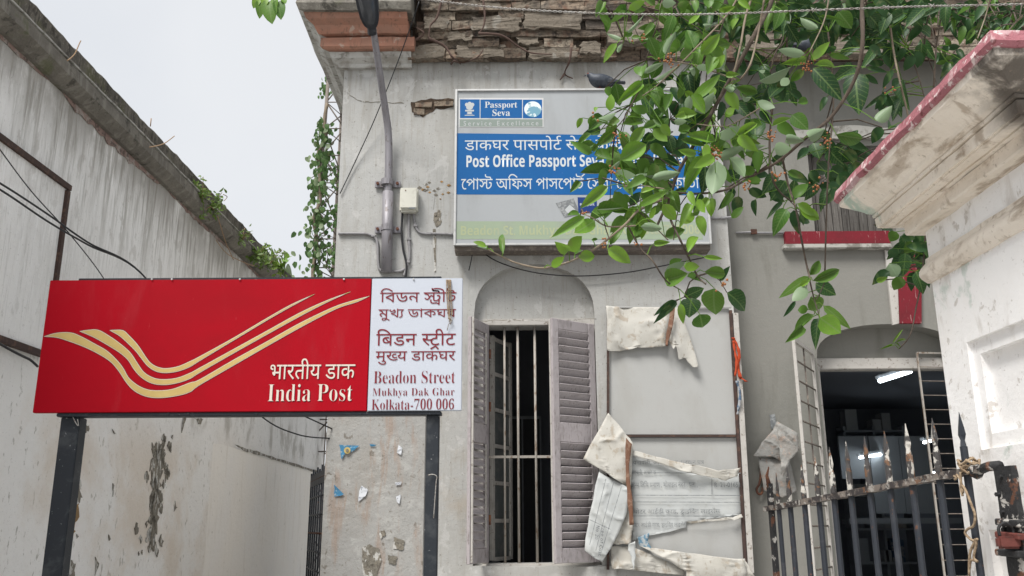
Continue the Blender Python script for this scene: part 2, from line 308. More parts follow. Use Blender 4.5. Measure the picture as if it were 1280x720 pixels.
GLYPHS = '{"g":{"D49":[[49,158,65,153,76,143,82,127,83,80,133,80,133,138,100,138,100,156,179,156,179,138,154,138,154,0,133,0,133,62,83,62,83,48,77,39,68,38,57,43,48,52,41,66,42,75,47,79,63,80,63,120,60,132,54,139,38,142,32,139,28,130,31,122,39,117,54,115,52,97,31,102,23,106,16,112,13,120,12,130,13,139,16,146,21,151,28,155,35,157]],"D66":[[42,138,42,0,22,0,22,138,0,138,0,156,68,156,68,138]],"D52":[[99,10,85,-3,66,13,23,58,10,82,10,88,14,94,21,98,34,97,45,87,56,95,64,111,60,138,0,138,0,156,106,156,106,138,80,138,84,124,82,98,74,85,64,75,42,64,58,46]],"D40":[[120,138,120,0,100,0,100,82,45,79,34,71,32,66,33,51,36,43,57,19,68,10,54,-3,21,31,14,45,11,60,17,81,28,92,41,97,68,100,100,100,100,138,0,138,0,156,146,156,146,138]],"D68":[[-46,154,-53,170,-55,187,-54,197,-50,206,-44,214,-37,219,-27,223,-15,224,3,221,10,217,22,204,32,184,41,156,68,156,68,138,42,138,42,0,22,0,22,138,0,138,0,156,22,156,12,184,7,194,1,201,-6,205,-20,206,-30,200,-34,190,-35,183,-34,173,-26,154]],"D51":[[149,156,149,138,123,138,123,0,102,0,102,45,86,37,71,33,49,35,37,40,27,48,19,59,13,73,10,88,32,97,37,102,40,119,31,138,0,138,0,156],[32,75,40,62,50,53,57,51,73,51,86,56,102,68,102,138,53,138,57,129,60,111,57,95,48,83]],"D37":[[90,56,75,54,62,49,42,66,35,80,34,88,35,96,41,106,52,113,69,116,100,116,100,138,0,138,0,156,148,156,148,138,120,138,120,98,64,98,56,93,54,87,60,74,65,69,73,72,90,74,112,69,121,64,128,57,132,49,134,38,132,28,128,19,121,11,112,5,99,1,84,0,68,1,54,5,40,11,28,19,6,40,22,52,31,41,51,27,61,22,72,19,84,18,100,21,110,27,113,38,113,43,111,48,102,54]],"D25":[[194,138,113,138,113,87,122,94,131,98,142,100,152,99,161,95,169,89,178,72,179,52,172,27,163,10,145,20,155,38,159,52,157,72,154,77,146,82,131,81,122,74,113,64,113,0,93,0,93,44,78,34,64,30,49,30,34,34,22,43,14,56,12,64,13,85,18,96,25,104,35,111,47,115,69,116,85,114,83,95,62,98,46,95,35,86,32,73,35,58,39,53,51,48,57,47,71,49,88,60,93,65,93,138,0,138,0,156,194,156]],"D67":[[22,138,0,138,0,156,20,156,13,176,15,193,20,204,28,212,38,219,51,223,66,224,89,222,110,216,129,205,146,191,162,174,176,154,155,154,129,183,101,200,71,206,51,203,43,199,38,193,35,186,34,174,39,158,41,156,68,156,68,138,42,138,42,0,22,0]],"D48":[[146,138,120,138,120,0,100,0,100,41,84,33,69,30,51,30,35,35,22,44,14,56,12,63,13,85,18,96,27,104,38,111,51,115,75,116,92,114,91,96,64,99,58,98,91,56,100,64,100,138,0,138,0,156,146,156],[32,72,35,57,40,52,53,47,66,46,77,49,42,92,36,87,33,80]],"D44":[[0,156,142,156,142,138,116,138,116,0,96,0,96,74,51,74,51,57,48,50,42,47,30,49,17,60,11,70,9,80,15,91,96,92,96,138,0,138]],"D215":[[92,80,120,83,122,65,88,63,53,69,42,63,66,36,95,10,82,-3,22,58,11,76,10,88,14,94,21,98,34,97,43,91,45,88,51,95,54,124,50,138,0,138,0,156,101,156,101,138,70,138,74,124,72,96,66,83]],"D264":[[130,138,93,138,93,87,54,84,45,80,33,64,32,46,37,34,46,25,57,20,71,18,100,24,114,30,120,12,97,3,80,0,60,1,41,6,32,11,19,25,12,44,12,65,15,74,26,89,42,99,62,104,72,105,72,138,0,138,0,156,130,156],[8,-41,70,-3,80,-3,116,-48,102,-58,72,-21,20,-58]],"D35":[[130,138,93,138,93,87,54,84,45,80,33,64,32,46,37,34,46,25,57,20,71,18,100,24,114,30,120,12,97,3,80,0,60,1,41,6,32,11,19,25,12,44,12,65,15,74,26,89,42,99,62,104,72,105,72,138,0,138,0,156,130,156]],"D50":[[127,138,127,0,107,0,107,62,52,62,50,44,46,39,37,38,26,43,17,52,10,66,11,75,16,79,32,80,32,138,0,138,0,156,153,156,153,138],[107,138,52,138,52,80,107,80]],"D69":[[-62,-3,-44,2,-34,3,-22,2,-5,-7,1,-14,6,-32,4,-42,0,-50,-6,-57,-15,-63,-26,-66,-39,-67,-55,-66,-69,-62,-81,-56,-93,-47,-114,-25,-98,-14,-74,-39,-55,-47,-47,-49,-25,-47,-16,-41,-13,-30,-13,-25,-15,-21,-23,-16,-37,-14,-56,-20]],"D184":[[175,18,144,4,134,2,104,3,87,8,70,15,54,26,38,41,14,70,10,88,14,94,21,98,34,97,43,91,45,88,51,95,54,114,54,123,50,138,0,138,0,156,166,156,166,138,70,138,74,124,74,102,71,91,66,82,51,68,42,63,53,50,78,31,92,25,107,21,131,20,154,26,169,35],[168,54,158,47,138,41,116,43,98,54,91,66,89,80,90,91,94,100,101,108,110,114,120,117,144,118,154,116,152,98,135,101,121,99,116,96,110,86,109,79,112,67,121,60,139,58,154,64,162,70]],"D28":[[151,138,126,138,126,0,105,0,105,42,100,38,81,31,65,30,53,31,42,34,27,47,23,56,22,71,26,84,32,92,26,95,16,105,11,117,10,124,13,138,0,138,0,156,151,156],[42,67,45,56,54,49,67,47,83,49,101,60,105,65,105,138,36,138,31,129,31,118,36,109,45,104,50,103,74,105,77,104,76,87,54,85,45,78]],"D46":[[120,138,120,0,100,0,100,48,78,38,64,36,40,42,32,48,23,64,20,80,20,138,0,138,0,156,146,156,146,138],[100,138,40,138,41,72,48,60,58,55,66,54,79,56,100,70]],"D60":[[147,138,147,0,126,0,126,66,88,63,53,69,42,63,66,36,95,10,82,-3,22,58,11,76,10,88,14,94,21,98,34,97,43,91,45,88,51,95,54,124,50,138,0,138,0,156,173,156,173,138],[92,80,121,83,126,85,126,138,70,138,74,124,72,96,66,83]],"D79":[[42,138,42,0,22,0,22,138,0,138,0,156,68,156,68,138],[22,154,16,176,9,192,1,201,-4,204,-18,206,-32,202,-38,220,-23,224,-6,223,9,218,21,205,32,184,41,154]],"D181":[[-48,154,-60,184,-59,201,-55,209,-49,216,-32,223,-16,224,2,220,5,218,0,202,-16,207,-26,206,-35,201,-38,197,-40,181,-31,160,-27,154]],"D75":[[-42,154,-56,192,-68,204,-82,206,-96,202,-102,220,-88,224,-71,223,-56,218,-44,205,-38,196,-28,170,-24,154]],"D57":[[143,138,117,138,117,0,97,0,97,41,81,33,67,30,50,30,34,35,22,44,14,56,12,63,13,85,18,96,26,104,36,111,49,115,72,116,88,114,87,95,65,98,47,95,40,91,36,86,33,79,32,72,35,58,45,50,59,47,74,50,97,65,97,138,0,138,0,156,143,156]],"D202":[[0,156,93,156,93,138,0,138],[51,74,51,57,48,50,42,47,30,49,17,60,11,70,9,80,15,91,96,92,96,74]],"D271":[[10,1,53,20,33,28,22,37,14,51,12,59,13,81,18,92,31,105,54,113,74,114,74,138,0,138,0,156,134,156,134,138,94,138,94,96,53,93,43,89,37,83,32,71,33,57,36,50,41,44,49,39,59,36,78,35,76,44,79,53,89,60,100,59,110,54,115,45,114,31,106,23,102,22,120,-6,103,-14,90,8,86,18,20,-16]],"D799":[[12,-32,24,29,48,29,50,26,28,-32]],"D54":[[0,138,0,156,173,156,173,138,147,138,147,0,127,0,127,89,115,88,103,80,92,61,89,52,70,58,78,78,66,86,46,88,41,86,34,78,32,73,32,62,41,44,77,10,64,-3,30,28,18,44,14,52,11,69,14,84,17,90,27,100,39,105,58,106,71,103,83,97,88,92,99,100,111,105,126,107,127,106,127,138]],"B55":[[69,156,69,138,43,138,43,0,24,0,24,138,-2,138,-2,156,20,156,5,176,23,203,38,217,56,226,87,229,112,224,128,217,168,190,176,183,166,169,126,198,117,203,100,209,81,211,65,209,51,203,35,187,26,173,40,156]],"B42":[[152,156,152,138,125,138,125,0,106,0,94,19,76,36,55,49,32,58,19,61,9,85,59,111,112,131,106,120,106,138,-2,138,-2,156],[106,118,111,112,58,90,32,76,42,74,71,61,90,48,98,40,110,22,107,22]],"B32":[[180,156,180,138,89,138,89,89,91,82,95,79,105,80,112,84,132,108,147,110,152,103,160,86,164,70,163,51,161,42,152,25,137,13,127,9,104,6,83,9,64,16,47,30,32,51,25,64,7,116,26,121,39,81,46,65,62,42,81,29,92,26,103,25,116,26,126,29,134,35,140,42,144,51,145,68,140,85,134,93,145,98,130,77,109,62,98,60,85,63,79,67,72,77,70,98,70,138,-2,138,-2,156]],"B39":[[154,156,154,138,127,138,127,0,108,0,108,61,112,47,94,68,74,82,61,87,54,88,43,86,38,83,33,74,32,68,34,59,41,52,54,46,44,28,20,45,12,61,12,77,17,90,32,102,51,106,67,104,82,98,101,84,113,71,109,70,108,138,-2,138,-2,156]],"B443":[[34,34,13,54,9,61,24,70,35,54,48,51,53,53,62,62,72,80,78,88,82,97,95,110,99,112,109,112,119,108,134,94,135,86,133,73,113,93,107,94,100,90,70,42,58,33,53,32],[68,68,63,95,54,110,43,117,29,121,10,124,13,143,50,132,66,123,75,109,79,89],[248,156,248,138,147,138,147,48,151,33,159,28,171,28,184,32,199,44,210,61,214,78,210,91,192,95,183,93,180,111,201,114,218,110,226,104,233,87,232,66,221,42,208,28,188,15,172,10,148,12,134,23,129,36,128,84,129,93,128,138,-2,138,-2,156],[203,156,198,170,194,173,183,175,134,177,123,181,112,192,107,202,106,226,107,228,125,227,124,214,127,202,135,196,150,193,198,191,212,184,217,177,220,168,221,156],[221,-48,202,-48,197,-35,187,-28,165,-26,127,-30,106,-24,94,-12,89,0,88,30,90,40,110,37,107,9,110,-1,119,-10,141,-12,176,-8,188,-11,198,-17,202,-22,203,32,221,46]],"B56":[[69,138,43,138,43,0,24,0,24,138,-2,138,-2,156,24,156,19,175,10,190,-4,200,-21,207,-52,212,-100,208,-108,204,-110,201,-110,195,-100,191,-52,190,-41,187,-31,178,-25,160,-25,154,-42,154,-44,166,-51,172,-111,175,-123,181,-129,190,-130,197,-128,206,-123,214,-114,220,-101,225,-85,228,-64,229,-33,227,-7,221,14,211,29,197,39,179,44,156,69,156]],"B30":[[144,156,144,138,43,138,43,45,47,29,55,25,61,24,74,26,95,40,106,57,110,75,108,84,106,87,98,91,79,89,76,107,97,110,114,106,122,100,129,83,126,56,117,38,104,24,91,14,76,8,54,6,36,13,30,19,26,27,24,48,24,138,-2,138,-2,156],[99,156,94,170,90,173,79,175,30,177,19,181,8,192,3,202,2,226,3,228,21,227,20,214,23,202,31,196,46,193,94,191,108,184,113,177,116,168,117,156]],"B44":[[158,156,158,138,132,138,132,0,112,0,112,34,117,20,93,52,81,63,74,67,53,70,43,66,38,57,37,51,40,41,43,37,61,28,54,8,33,20,23,30,18,40,16,52,19,66,22,72,37,84,50,88,65,88,82,83,96,74,108,62,118,47,114,46,112,70,112,138,-2,138,-2,156],[75,77,74,75,55,80,53,97,47,109,42,114,29,120,10,124,13,142,24,138,39,136,57,127,69,112,74,90]],"B57":[[-86,-64,-96,-58,-103,-50,-106,-38,-101,-23,-96,-17,-88,-13,-68,-10,-58,-10,-39,-15,-9,-31,22,-54,11,-68,-28,-39,-46,-30,-62,-26,-80,-27,-86,-32,-88,-38,-86,-46,-76,-51,-66,-51,-53,-44,-46,-34,-43,-15,-43,2,-24,2,-25,-28,-32,-46,-40,-56,-46,-61,-62,-66]],"B21":[[176,156,176,138,150,138,150,0,131,0,109,26,79,47,62,55,42,60,36,83,48,74,75,67,97,56,114,44,127,31,132,24,131,172,144,172,150,156],[112,108,105,93,92,81,74,73,52,69,40,71,36,83,59,86,76,92,88,100,94,116,90,130,84,139,79,143,93,156,107,139,112,125],[36,108,21,115,16,121,13,128,12,141,18,157,37,152,32,138,36,128,49,125,60,129,71,140,79,153,93,156,93,144,86,130,71,115,53,108]],"B202":[[66,156,66,138,49,138,64,143,52,133,45,124,40,110,40,87,48,49,46,24,42,14,34,4,23,-4,-2,-13,-8,4,10,10,24,22,28,37,24,74,20,92,23,120,39,143,43,138,-2,138,-2,156]],"B54":[[69,156,69,138,43,138,43,0,24,0,24,117,15,132,5,137,-2,138,-2,156,14,152,24,141,24,172,37,172,42,156]],"B20":[[204,156,204,138,123,138,123,0,104,0,92,19,84,28,54,50,31,59,19,61,9,85,74,117,109,129,104,119,104,138,-2,138,-2,156],[104,117,109,110,32,76,42,74,61,66,89,47,102,31,107,22,105,22],[190,67,187,56,181,48,171,42,164,40,144,40,142,41,143,59,152,58,164,60,169,66,171,74,169,82,165,90,158,97,135,107,120,110,120,128,145,123,156,119,174,107,186,91,189,82]],"B23":[[160,156,160,138,134,138,134,0,115,0,102,14,85,27,54,41,30,45,21,66,55,90,69,88,49,86,41,87,28,92,19,100,16,105,14,117,17,131,21,137,43,154,60,145,40,133,35,123,34,118,37,108,50,101,68,103,83,110,94,95,39,58,36,63,70,54,95,41,115,23,115,138,-2,138,-2,156]],"B46":[[152,156,152,138,125,138,125,0,106,0,94,19,76,36,55,49,32,58,19,61,9,85,59,111,112,131,106,120,106,138,-2,138,-2,156],[106,118,111,112,58,90,32,76,42,74,71,61,90,48,98,40,110,22,107,22],[46,-2,36,2,33,5,31,13,33,21,42,28,50,28,57,24,61,17,61,9,57,2]],"B61":[[89,156,89,138,84,138,73,134,61,126,50,115,37,93,34,84,32,66,34,45,41,30,56,19,71,17,77,18,87,23,96,8,87,2,66,-1,47,2,38,7,24,21,15,41,12,65,13,78,20,102,26,113,41,130,60,143,70,147,51,138,-2,138,-2,156]],"B40":[[182,156,182,138,155,138,155,0,136,0,136,99,142,83,123,109,102,130,86,138,68,139,46,129,32,114,44,116,59,113,65,108,71,96,72,89,70,80,66,82,115,129,128,116,56,49,42,62,62,82,53,71,48,68,54,78,55,86,51,96,40,100,30,98,24,95,6,113,26,136,48,152,64,157,82,157,98,152,113,143,142,110,137,112,136,172,149,172,155,156]],"B434":[[34,34,13,54,9,61,24,70,35,54,48,51,53,53,62,62,72,80,78,88,82,97,95,110,99,112,109,112,119,108,134,94,135,86,133,73,113,93,107,94,100,90,70,42,58,33,53,32],[68,68,63,95,54,110,43,117,29,121,10,124,13,143,50,132,66,123,75,109,79,89],[248,156,248,138,147,138,147,45,151,29,159,25,165,24,178,26,199,40,210,57,214,75,212,84,207,89,202,91,183,89,180,107,201,110,218,106,226,100,233,83,230,56,221,38,208,24,195,14,180,8,158,6,140,13,134,19,130,27,128,48,129,93,128,138,-2,138,-2,156],[203,156,198,170,194,173,183,175,134,177,123,181,112,192,107,202,106,226,107,228,125,227,124,214,127,202,135,196,150,193,198,191,212,184,217,177,220,168,221,156]],"B8":[[226,156,226,138,200,138,200,0,180,0,169,18,155,33,139,45,146,62,172,40,181,27,180,138,-2,138,-2,156],[94,23,72,26,51,37,32,58,15,90,7,110,26,116,44,74,51,64,66,50,75,45,94,42,103,42,117,46,126,53,131,63,132,84,125,98,119,104,105,108,92,104,88,90,90,83,71,79,68,103,73,112,86,122,97,125,113,124,121,122,129,118,141,107,146,100,151,83,152,74,149,56,140,41,134,35,117,26],[86,116,85,121,79,130,68,137,61,139,67,150,87,143,98,135,102,130,106,117]],"B41":[[212,156,212,138,32,138,28,140,50,132,80,112,84,108,85,94,31,66,28,70,41,68,72,56,97,39,112,25,111,128,158,121,179,109,185,104,198,78,198,67,195,56,184,44,172,40,149,41,150,58,172,60,177,66,178,74,177,82,173,90,156,102,144,106,130,108,130,0,111,0,97,17,80,31,60,42,35,50,21,53,12,76,63,104,32,120,12,126,20,142,20,138,-2,138,-2,156]],"B50":[[173,156,173,138,147,138,147,0,128,0,128,88,133,72,120,88,113,93,107,94,100,90,70,42,58,33,43,32,34,34,13,54,9,61,24,70,35,54,48,51,53,53,62,62,72,80,78,88,86,103,99,112,109,112,119,108,134,94,129,93,128,138,-2,138,-2,156],[68,68,63,95,54,110,43,117,29,121,10,124,13,143,50,132,66,123,75,109,79,89]],"B131":[[-64,177,18,229,28,215,-52,161]],"B372":[[49,119,74,113,85,106,100,90,100,68,85,85,68,97,60,100,52,101,42,99,35,93,32,80,38,71,46,66,36,48,23,58,14,70,12,77,12,92,17,103,25,112,37,117],[226,156,226,138,113,138,113,63,110,68,120,79,132,89,160,107,192,122,208,106,200,88,196,70,195,35,204,-10,185,-15,177,25,176,68,181,91,186,102,190,101,162,87,108,44,94,54,94,90,95,92,94,138,-2,138,-2,156],[156,25,168,22,179,15,184,10,185,-15,178,-2,167,5,148,7,108,0,86,2,75,6,66,13,57,28,56,51,58,58,77,56,75,37,81,25,92,19,107,18,144,25]],"B597":[[48,29,49,26,28,-30,12,-30,23,29]],"B47":[[185,156,185,138,159,138,159,0,140,0,140,84,141,77,130,90,114,95,102,88,100,68,84,66,81,79,71,92,63,97,49,98,36,92,32,83,35,67,39,62,60,50,54,32,32,42,21,52,14,65,12,72,12,87,17,99,26,109,38,115,60,116,75,112,87,103,92,96,88,96,94,105,103,111,113,113,124,111,133,107,143,99,140,96,140,138,-2,138,-2,156]],"B35":[[102,12,76,17,52,31,41,42,23,72,7,116,26,122,32,102,45,70,61,48,69,41,79,36,90,33,109,32,121,34,134,42,142,59,143,76,139,89,132,99,123,105,117,107,105,107,97,103,94,100,92,88,94,80,75,76,72,95,74,107,85,119,90,122,103,125,120,124,129,122,145,113,156,98,160,89,162,79,162,58,160,49,151,32,136,20,115,13],[179,156,179,138,-2,138,-2,156]],"D10":[[118,54,116,44,112,35,106,28,89,21,78,20,64,22,51,27,40,36,29,49,18,67,7,89,25,96,32,79,48,54,57,45,66,40,76,38,87,40,95,46,98,57,93,73,80,87,65,85,64,103,82,106,88,109,92,113,95,124,92,133,85,139,70,140,48,134,43,131,36,148,59,157,74,158,86,157,96,154,104,148,110,141,114,133,115,124,113,112,107,102,98,94,103,89,136,88,148,91,148,138,130,138,130,156,260,156,260,138,234,138,234,0,213,0,213,138,169,138,169,0,148,0,148,72,114,70]],"D43":[[158,138,132,138,132,0,111,0,111,38,106,34,88,27,71,26,59,27,48,30,33,43,29,52,28,67,34,84,37,87,23,95,18,100,11,114,10,123,15,141,28,154,37,157,47,158,62,155,69,151,74,146,77,140,78,133,77,125,68,111,52,120,58,132,55,139,50,142,38,140,31,132,29,117,33,109,43,102,56,99,82,101,83,100,82,83,67,83,55,78,51,74,48,64,51,52,60,45,73,43,89,46,101,52,111,61,111,138,96,138,96,156,158,156]],"D61":[[80,17,95,24,100,32,101,37,98,48,94,52,80,57,59,56,51,54,44,50,39,45,34,31,37,16,49,0,76,-22,62,-36,36,-13,20,8,16,20,14,32,18,49,29,62,21,73,17,88,18,96,26,108,35,113,57,116,90,116,90,138,0,138,0,156,136,156,136,138,110,138,110,98,46,98,39,93,37,87,38,81,46,71,62,75,91,73,106,66,115,56,120,44,119,29,112,14,97,4,87,0]],"D30":[[162,138,136,138,136,0,116,0,116,41,101,33,87,30,67,31,57,34,48,40,41,48,37,58,35,69,38,82,46,93,10,92,10,110,97,110,96,92,78,92,71,90,59,82,56,76,55,68,58,57,62,52,79,47,94,49,101,52,112,60,116,65,116,138,0,138,0,156,162,156]],"D269":[[32,16,20,33,82,70,69,85,58,93,41,95,20,89,14,86,7,104,31,113,51,114,63,111,78,101,96,82,96,138,0,138,0,156,142,156,142,138,116,138,116,0,96,0,96,58]],"D32":[[163,138,163,0,143,0,143,92,94,93,105,82,112,69,114,62,114,47,106,31,96,24,84,20,60,23,44,34,29,53,15,82,8,100,26,106,33,86,41,69,58,46,67,40,76,38,90,42,94,51,95,57,94,64,87,78,82,84,68,94,76,110,143,110,143,138,0,138,0,156,189,156,189,138]],"D41":[[138,138,138,0,118,0,118,45,94,35,86,33,64,34,52,38,41,45,32,54,25,66,21,80,35,84,54,94,63,108,64,117,61,131,58,136,49,141,39,142,30,137,28,130,31,123,38,118,49,115,47,98,28,103,16,113,13,121,12,130,13,138,16,145,21,151,27,155,43,158,50,158,63,154,74,146,81,134,84,117,83,106,80,96,74,87,57,74,46,68,58,55,71,51,87,51,107,59,118,69,118,138,98,138,98,156,164,156,164,138]],"D274":[[11,13,54,38,45,40,32,48,23,64,20,80,20,138,0,138,0,156,146,156,146,138,120,138,120,0,100,0,100,48,23,-3],[100,138,40,138,41,72,48,60,58,55,66,54,78,56,90,62,100,70]],"D39":[[158,138,158,0,138,0,138,138,105,138,105,74,103,62,96,50,88,42,77,38,63,36,49,38,37,43,28,51,22,66,20,88,20,138,0,138,0,156,184,156,184,138],[70,55,76,58,82,65,85,88,85,138,40,138,40,77,46,60,58,54]],"D11":[[68,56,53,54,40,49,20,66,13,80,12,88,15,100,19,106,30,113,55,116,78,116,78,138,0,138,0,156,126,156,126,138,99,138,99,98,42,98,34,93,32,87,38,74,44,69,51,72,69,74,91,69,100,64,106,57,110,49,112,38,111,28,107,20,94,7,84,3,72,1,104,-10,96,-28,44,0,21,5,13,11,12,20,15,25,21,29,32,28,51,17,75,19,82,22,87,26,92,38,89,48,81,54]],"D6":[[-46,197,-39,206,-32,208,-26,206,-19,197,-19,189,-26,180,-32,178,-39,180,-46,189]],"D12":[[68,56,53,54,40,49,20,66,13,80,12,88,15,100,19,106,30,113,55,116,78,116,78,138,0,138,0,156,126,156,126,138,99,138,99,98,42,98,34,93,32,87,38,74,44,69,51,72,69,74,91,69,100,64,106,57,110,49,112,38,111,28,107,20,94,7,84,3,72,1,104,-10,96,-28,44,0,21,5,13,11,12,20,15,25,21,29,32,28,51,17,75,19,82,22,87,26,92,38,89,48,81,54],[73,154,62,178,61,190,62,201,66,209,72,216,89,223,105,224,126,218,120,202,105,207,95,206,86,201,81,192,82,176,94,154]],"D266":[[90,56,75,54,62,49,42,66,35,80,34,88,35,96,41,106,52,113,69,116,100,116,100,138,0,138,0,156,148,156,148,138,120,138,120,98,64,98,56,93,54,87,60,74,65,69,73,72,90,74,112,69,121,64,128,57,132,49,134,38,132,28,128,19,121,11,112,5,99,1,84,0,68,1,54,5,40,11,28,19,6,40,22,52,31,41,51,27,61,22,72,19,84,18,100,21,110,27,113,38,113,43,111,48,102,54],[20,-41,82,-3,92,-3,128,-48,113,-58,84,-21,31,-58]],"D27":[[52,138,52,54,49,48,40,44,31,47,15,62,12,67,10,77,12,84,16,88,32,90,32,138,0,138,0,156,144,156,144,138,118,138,118,0,98,0,98,138]],"D449":[[-42,154,-56,192,-68,204,-82,206,-96,202,-102,220,-88,224,-71,223,-56,218,-44,205,-38,196,-28,170,-24,154],[-28,209,-24,216,-14,220,-5,216,0,205,-2,198,-11,191,-18,191,-24,195,-28,201]]},"s":{"hi_post":[1160,[["D49",0,0],["D66",176,0],["D52",240,0],["D40",343,0],["D68",485,0],["D51",550,0],["D37",760,0],["D66",904,0],["D25",969,0]]],"hi_beadon":[970,[["D67",0,0],["D48",65,0],["D37",208,0],["D44",352,0],["D215",556,0],["D264",653,0],["D68",779,0],["D35",844,0]]],"hi_mukhya":[1171,[["D50",0,0],["D69",150,0],["D184",150,0],["D51",312,0],["D37",522,0],["D66",666,0],["D25",730,0],["D28",921,0],["D52",1069,0]]],"hi_board":[3355,[["D37",0,0],["D66",144,0],["D25",209,0],["D28",400,0],["D52",547,0],["D46",714,0],["D66",856,0],["D60",921,0],["D46",1090,0],["D79",1232,0],["D35",1297,0],["D181",1412,0],["D60",1488,0],["D75",1657,0],["D57",1657,0],["D66",1796,0],["D25",1926,0],["D75",2061,0],["D202",2116,0],["D271",2206,0],["D799",2336,0],["D25",2468,0],["D79",2658,0],["D54",2723,0],["D25",2892,0],["D66",3083,0],["D40",3148,0],["D66",3290,0]]],"bn_beadon":[1064,[["B55",0,0],["B42",66,0],["B32",216,0],["B39",394,0],["B443",610,0],["B56",855,0],["B30",922,0]]],"bn_mukhya":[1211,[["B44",0,0],["B57",156,0],["B21",156,0],["B202",330,0],["B32",458,0],["B54",636,0],["B20",703,0],["B23",904,0],["B46",1062,0]]],"bn_board":[4409,[["B61",0,0],["B40",86,0],["B54",266,0],["B434",332,0],["B8",643,0],["B55",866,0],["B41",932,0],["B50",1142,0],["B40",1378,0],["B54",1556,0],["B50",1623,0],["B61",1794,0],["B40",1880,0],["B54",2059,0],["B30",2126,0],["B131",2267,0],["B61",2332,0],["B50",2419,0],["B42",2589,0],["B54",2738,0],["B61",2870,0],["B20",2956,0],["B372",3158,0],["B597",3382,0],["B20",3513,0],["B47",3714,0],["B20",3897,0],["B54",4099,0],["B35",4166,0],["B54",4342,0]]],"n1":[3223,[["D67",0,0],["D44",65,0],["D51",204,0],["D50",348,0],["D66",498,0],["D57",563,0],["D54",702,0],["D68",871,0],["D799",936,0],["D10",1068,0],["D43",1324,0],["D66",1478,0],["D52",1542,0],["D25",1710,0],["D66",1900,0],["D37",1965,0],["D799",2109,0],["D46",2241,0],["D61",2383,0],["D30",2516,0],["D66",2674,0],["D44",2739,0],["D46",2943,0],["D269",3085,0]]],"n2":[3562,[["D32",0,0],["D202",186,0],["D50",275,0],["D67",490,0],["D40",554,0],["D67",697,0],["D41",762,0],["D274",987,0],["D50",1129,0],["D66",1278,0],["D39",1343,0],["D799",1589,0],["D50",1721,0],["D79",1870,0],["D48",1935,0],["D66",2078,0],["D11",2143,0],["D54",2266,0],["D44",2500,0],["D6",2639,0],["D48",2639,0],["D52",2782,0],["D799",2949,0],["D46",3081,0],["D40",3223,0],["D66",3365,0],["D799",3495,0]]],"n3":[3117,[["D57",0,0],["D79",139,0],["D35",204,0],["D52",330,0],["D10",497,0],["D12",753,0],["D37",876,0],["D68",1020,0],["D25",1150,0],["D66",1340,0],["D37",1405,0],["D799",1549,0],["D266",1681,0],["D66",1825,0],["D11",1890,0],["D67",2013,0],["D57",2078,0],["D6",2216,0],["D27",2216,0],["D54",2422,0],["D66",2592,0],["D11",2656,0],["D60",2779,0],["D449",2948,0],["D60",2948,0]]]}}'
# ---- palette
DK = (.018, .018, .02)
m_plaster = MAT('weathered_whitewash', (.395, .395, .382), .9, [
    (.55, (1, 1, 1), .42, .7, (.345, .335, .31), .7),
    (2.2, (2.2, 2.2, .5), .5, .75, (.29, .275, .245), .55),
    (9, (3, 3, .5), .56, .74, (.25, .235, .21), .4),
    (30, (1, 1, 1), .60, .72, (.30, .28, .25), .5),
    (1.3, (1, 1, 1), .56, .66, (.48, .475, .455), .6),
    (3.2, (2.5, 2.5, .3), .46, .64, (.22, .205, .175), .6, (2, 5.3, 6.3)),
    (14, (2.2, 2.2, .14), .54, .64, (.30, .285, .25), .45),
    (46, (1, 1, 1), .63, .67, (.17, .155, .13), .7),
    (6, (1, 1, .8), .60, .63, (.47, .465, .45), .6),
    (1.6, (1, 1, 1), .55, .7, (.34, .27, .19), .35, (2, 3.4, 2.2))],
    bump=[(3, .35, .03), (28, .5, .006), (140, .25, .002)])
m_plaster_b = MAT('grey_whitewash_painted_shade', (.205, .20, .18), .9, [  # bay whitewash darkened: the tree's shade is put into this colour
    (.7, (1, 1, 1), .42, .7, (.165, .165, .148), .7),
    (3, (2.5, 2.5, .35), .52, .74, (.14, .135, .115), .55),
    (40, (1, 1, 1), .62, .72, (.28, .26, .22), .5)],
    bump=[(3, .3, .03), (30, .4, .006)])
m_render = MAT('old_grey_render', (.335, .33, .315), .92, [
    (1.6, (1, 1, 1), .42, .62, (.30, .285, .26), .7),
    (7, (1, 1, 1.6), .54, .64, (.42, .415, .395), .6),
    (26, (1, 1, 1), .58, .68, (.20, .18, .155), .6),
    (3.0, (3, 1, .5), .50, .66, (.30, .2, .14), .5),
    (16, (1, 1, .7), .62, .67, (.16, .14, .115), .8)],
    bump=[(5, .5, .03), (30, .6, .008), (120, .3, .002)])
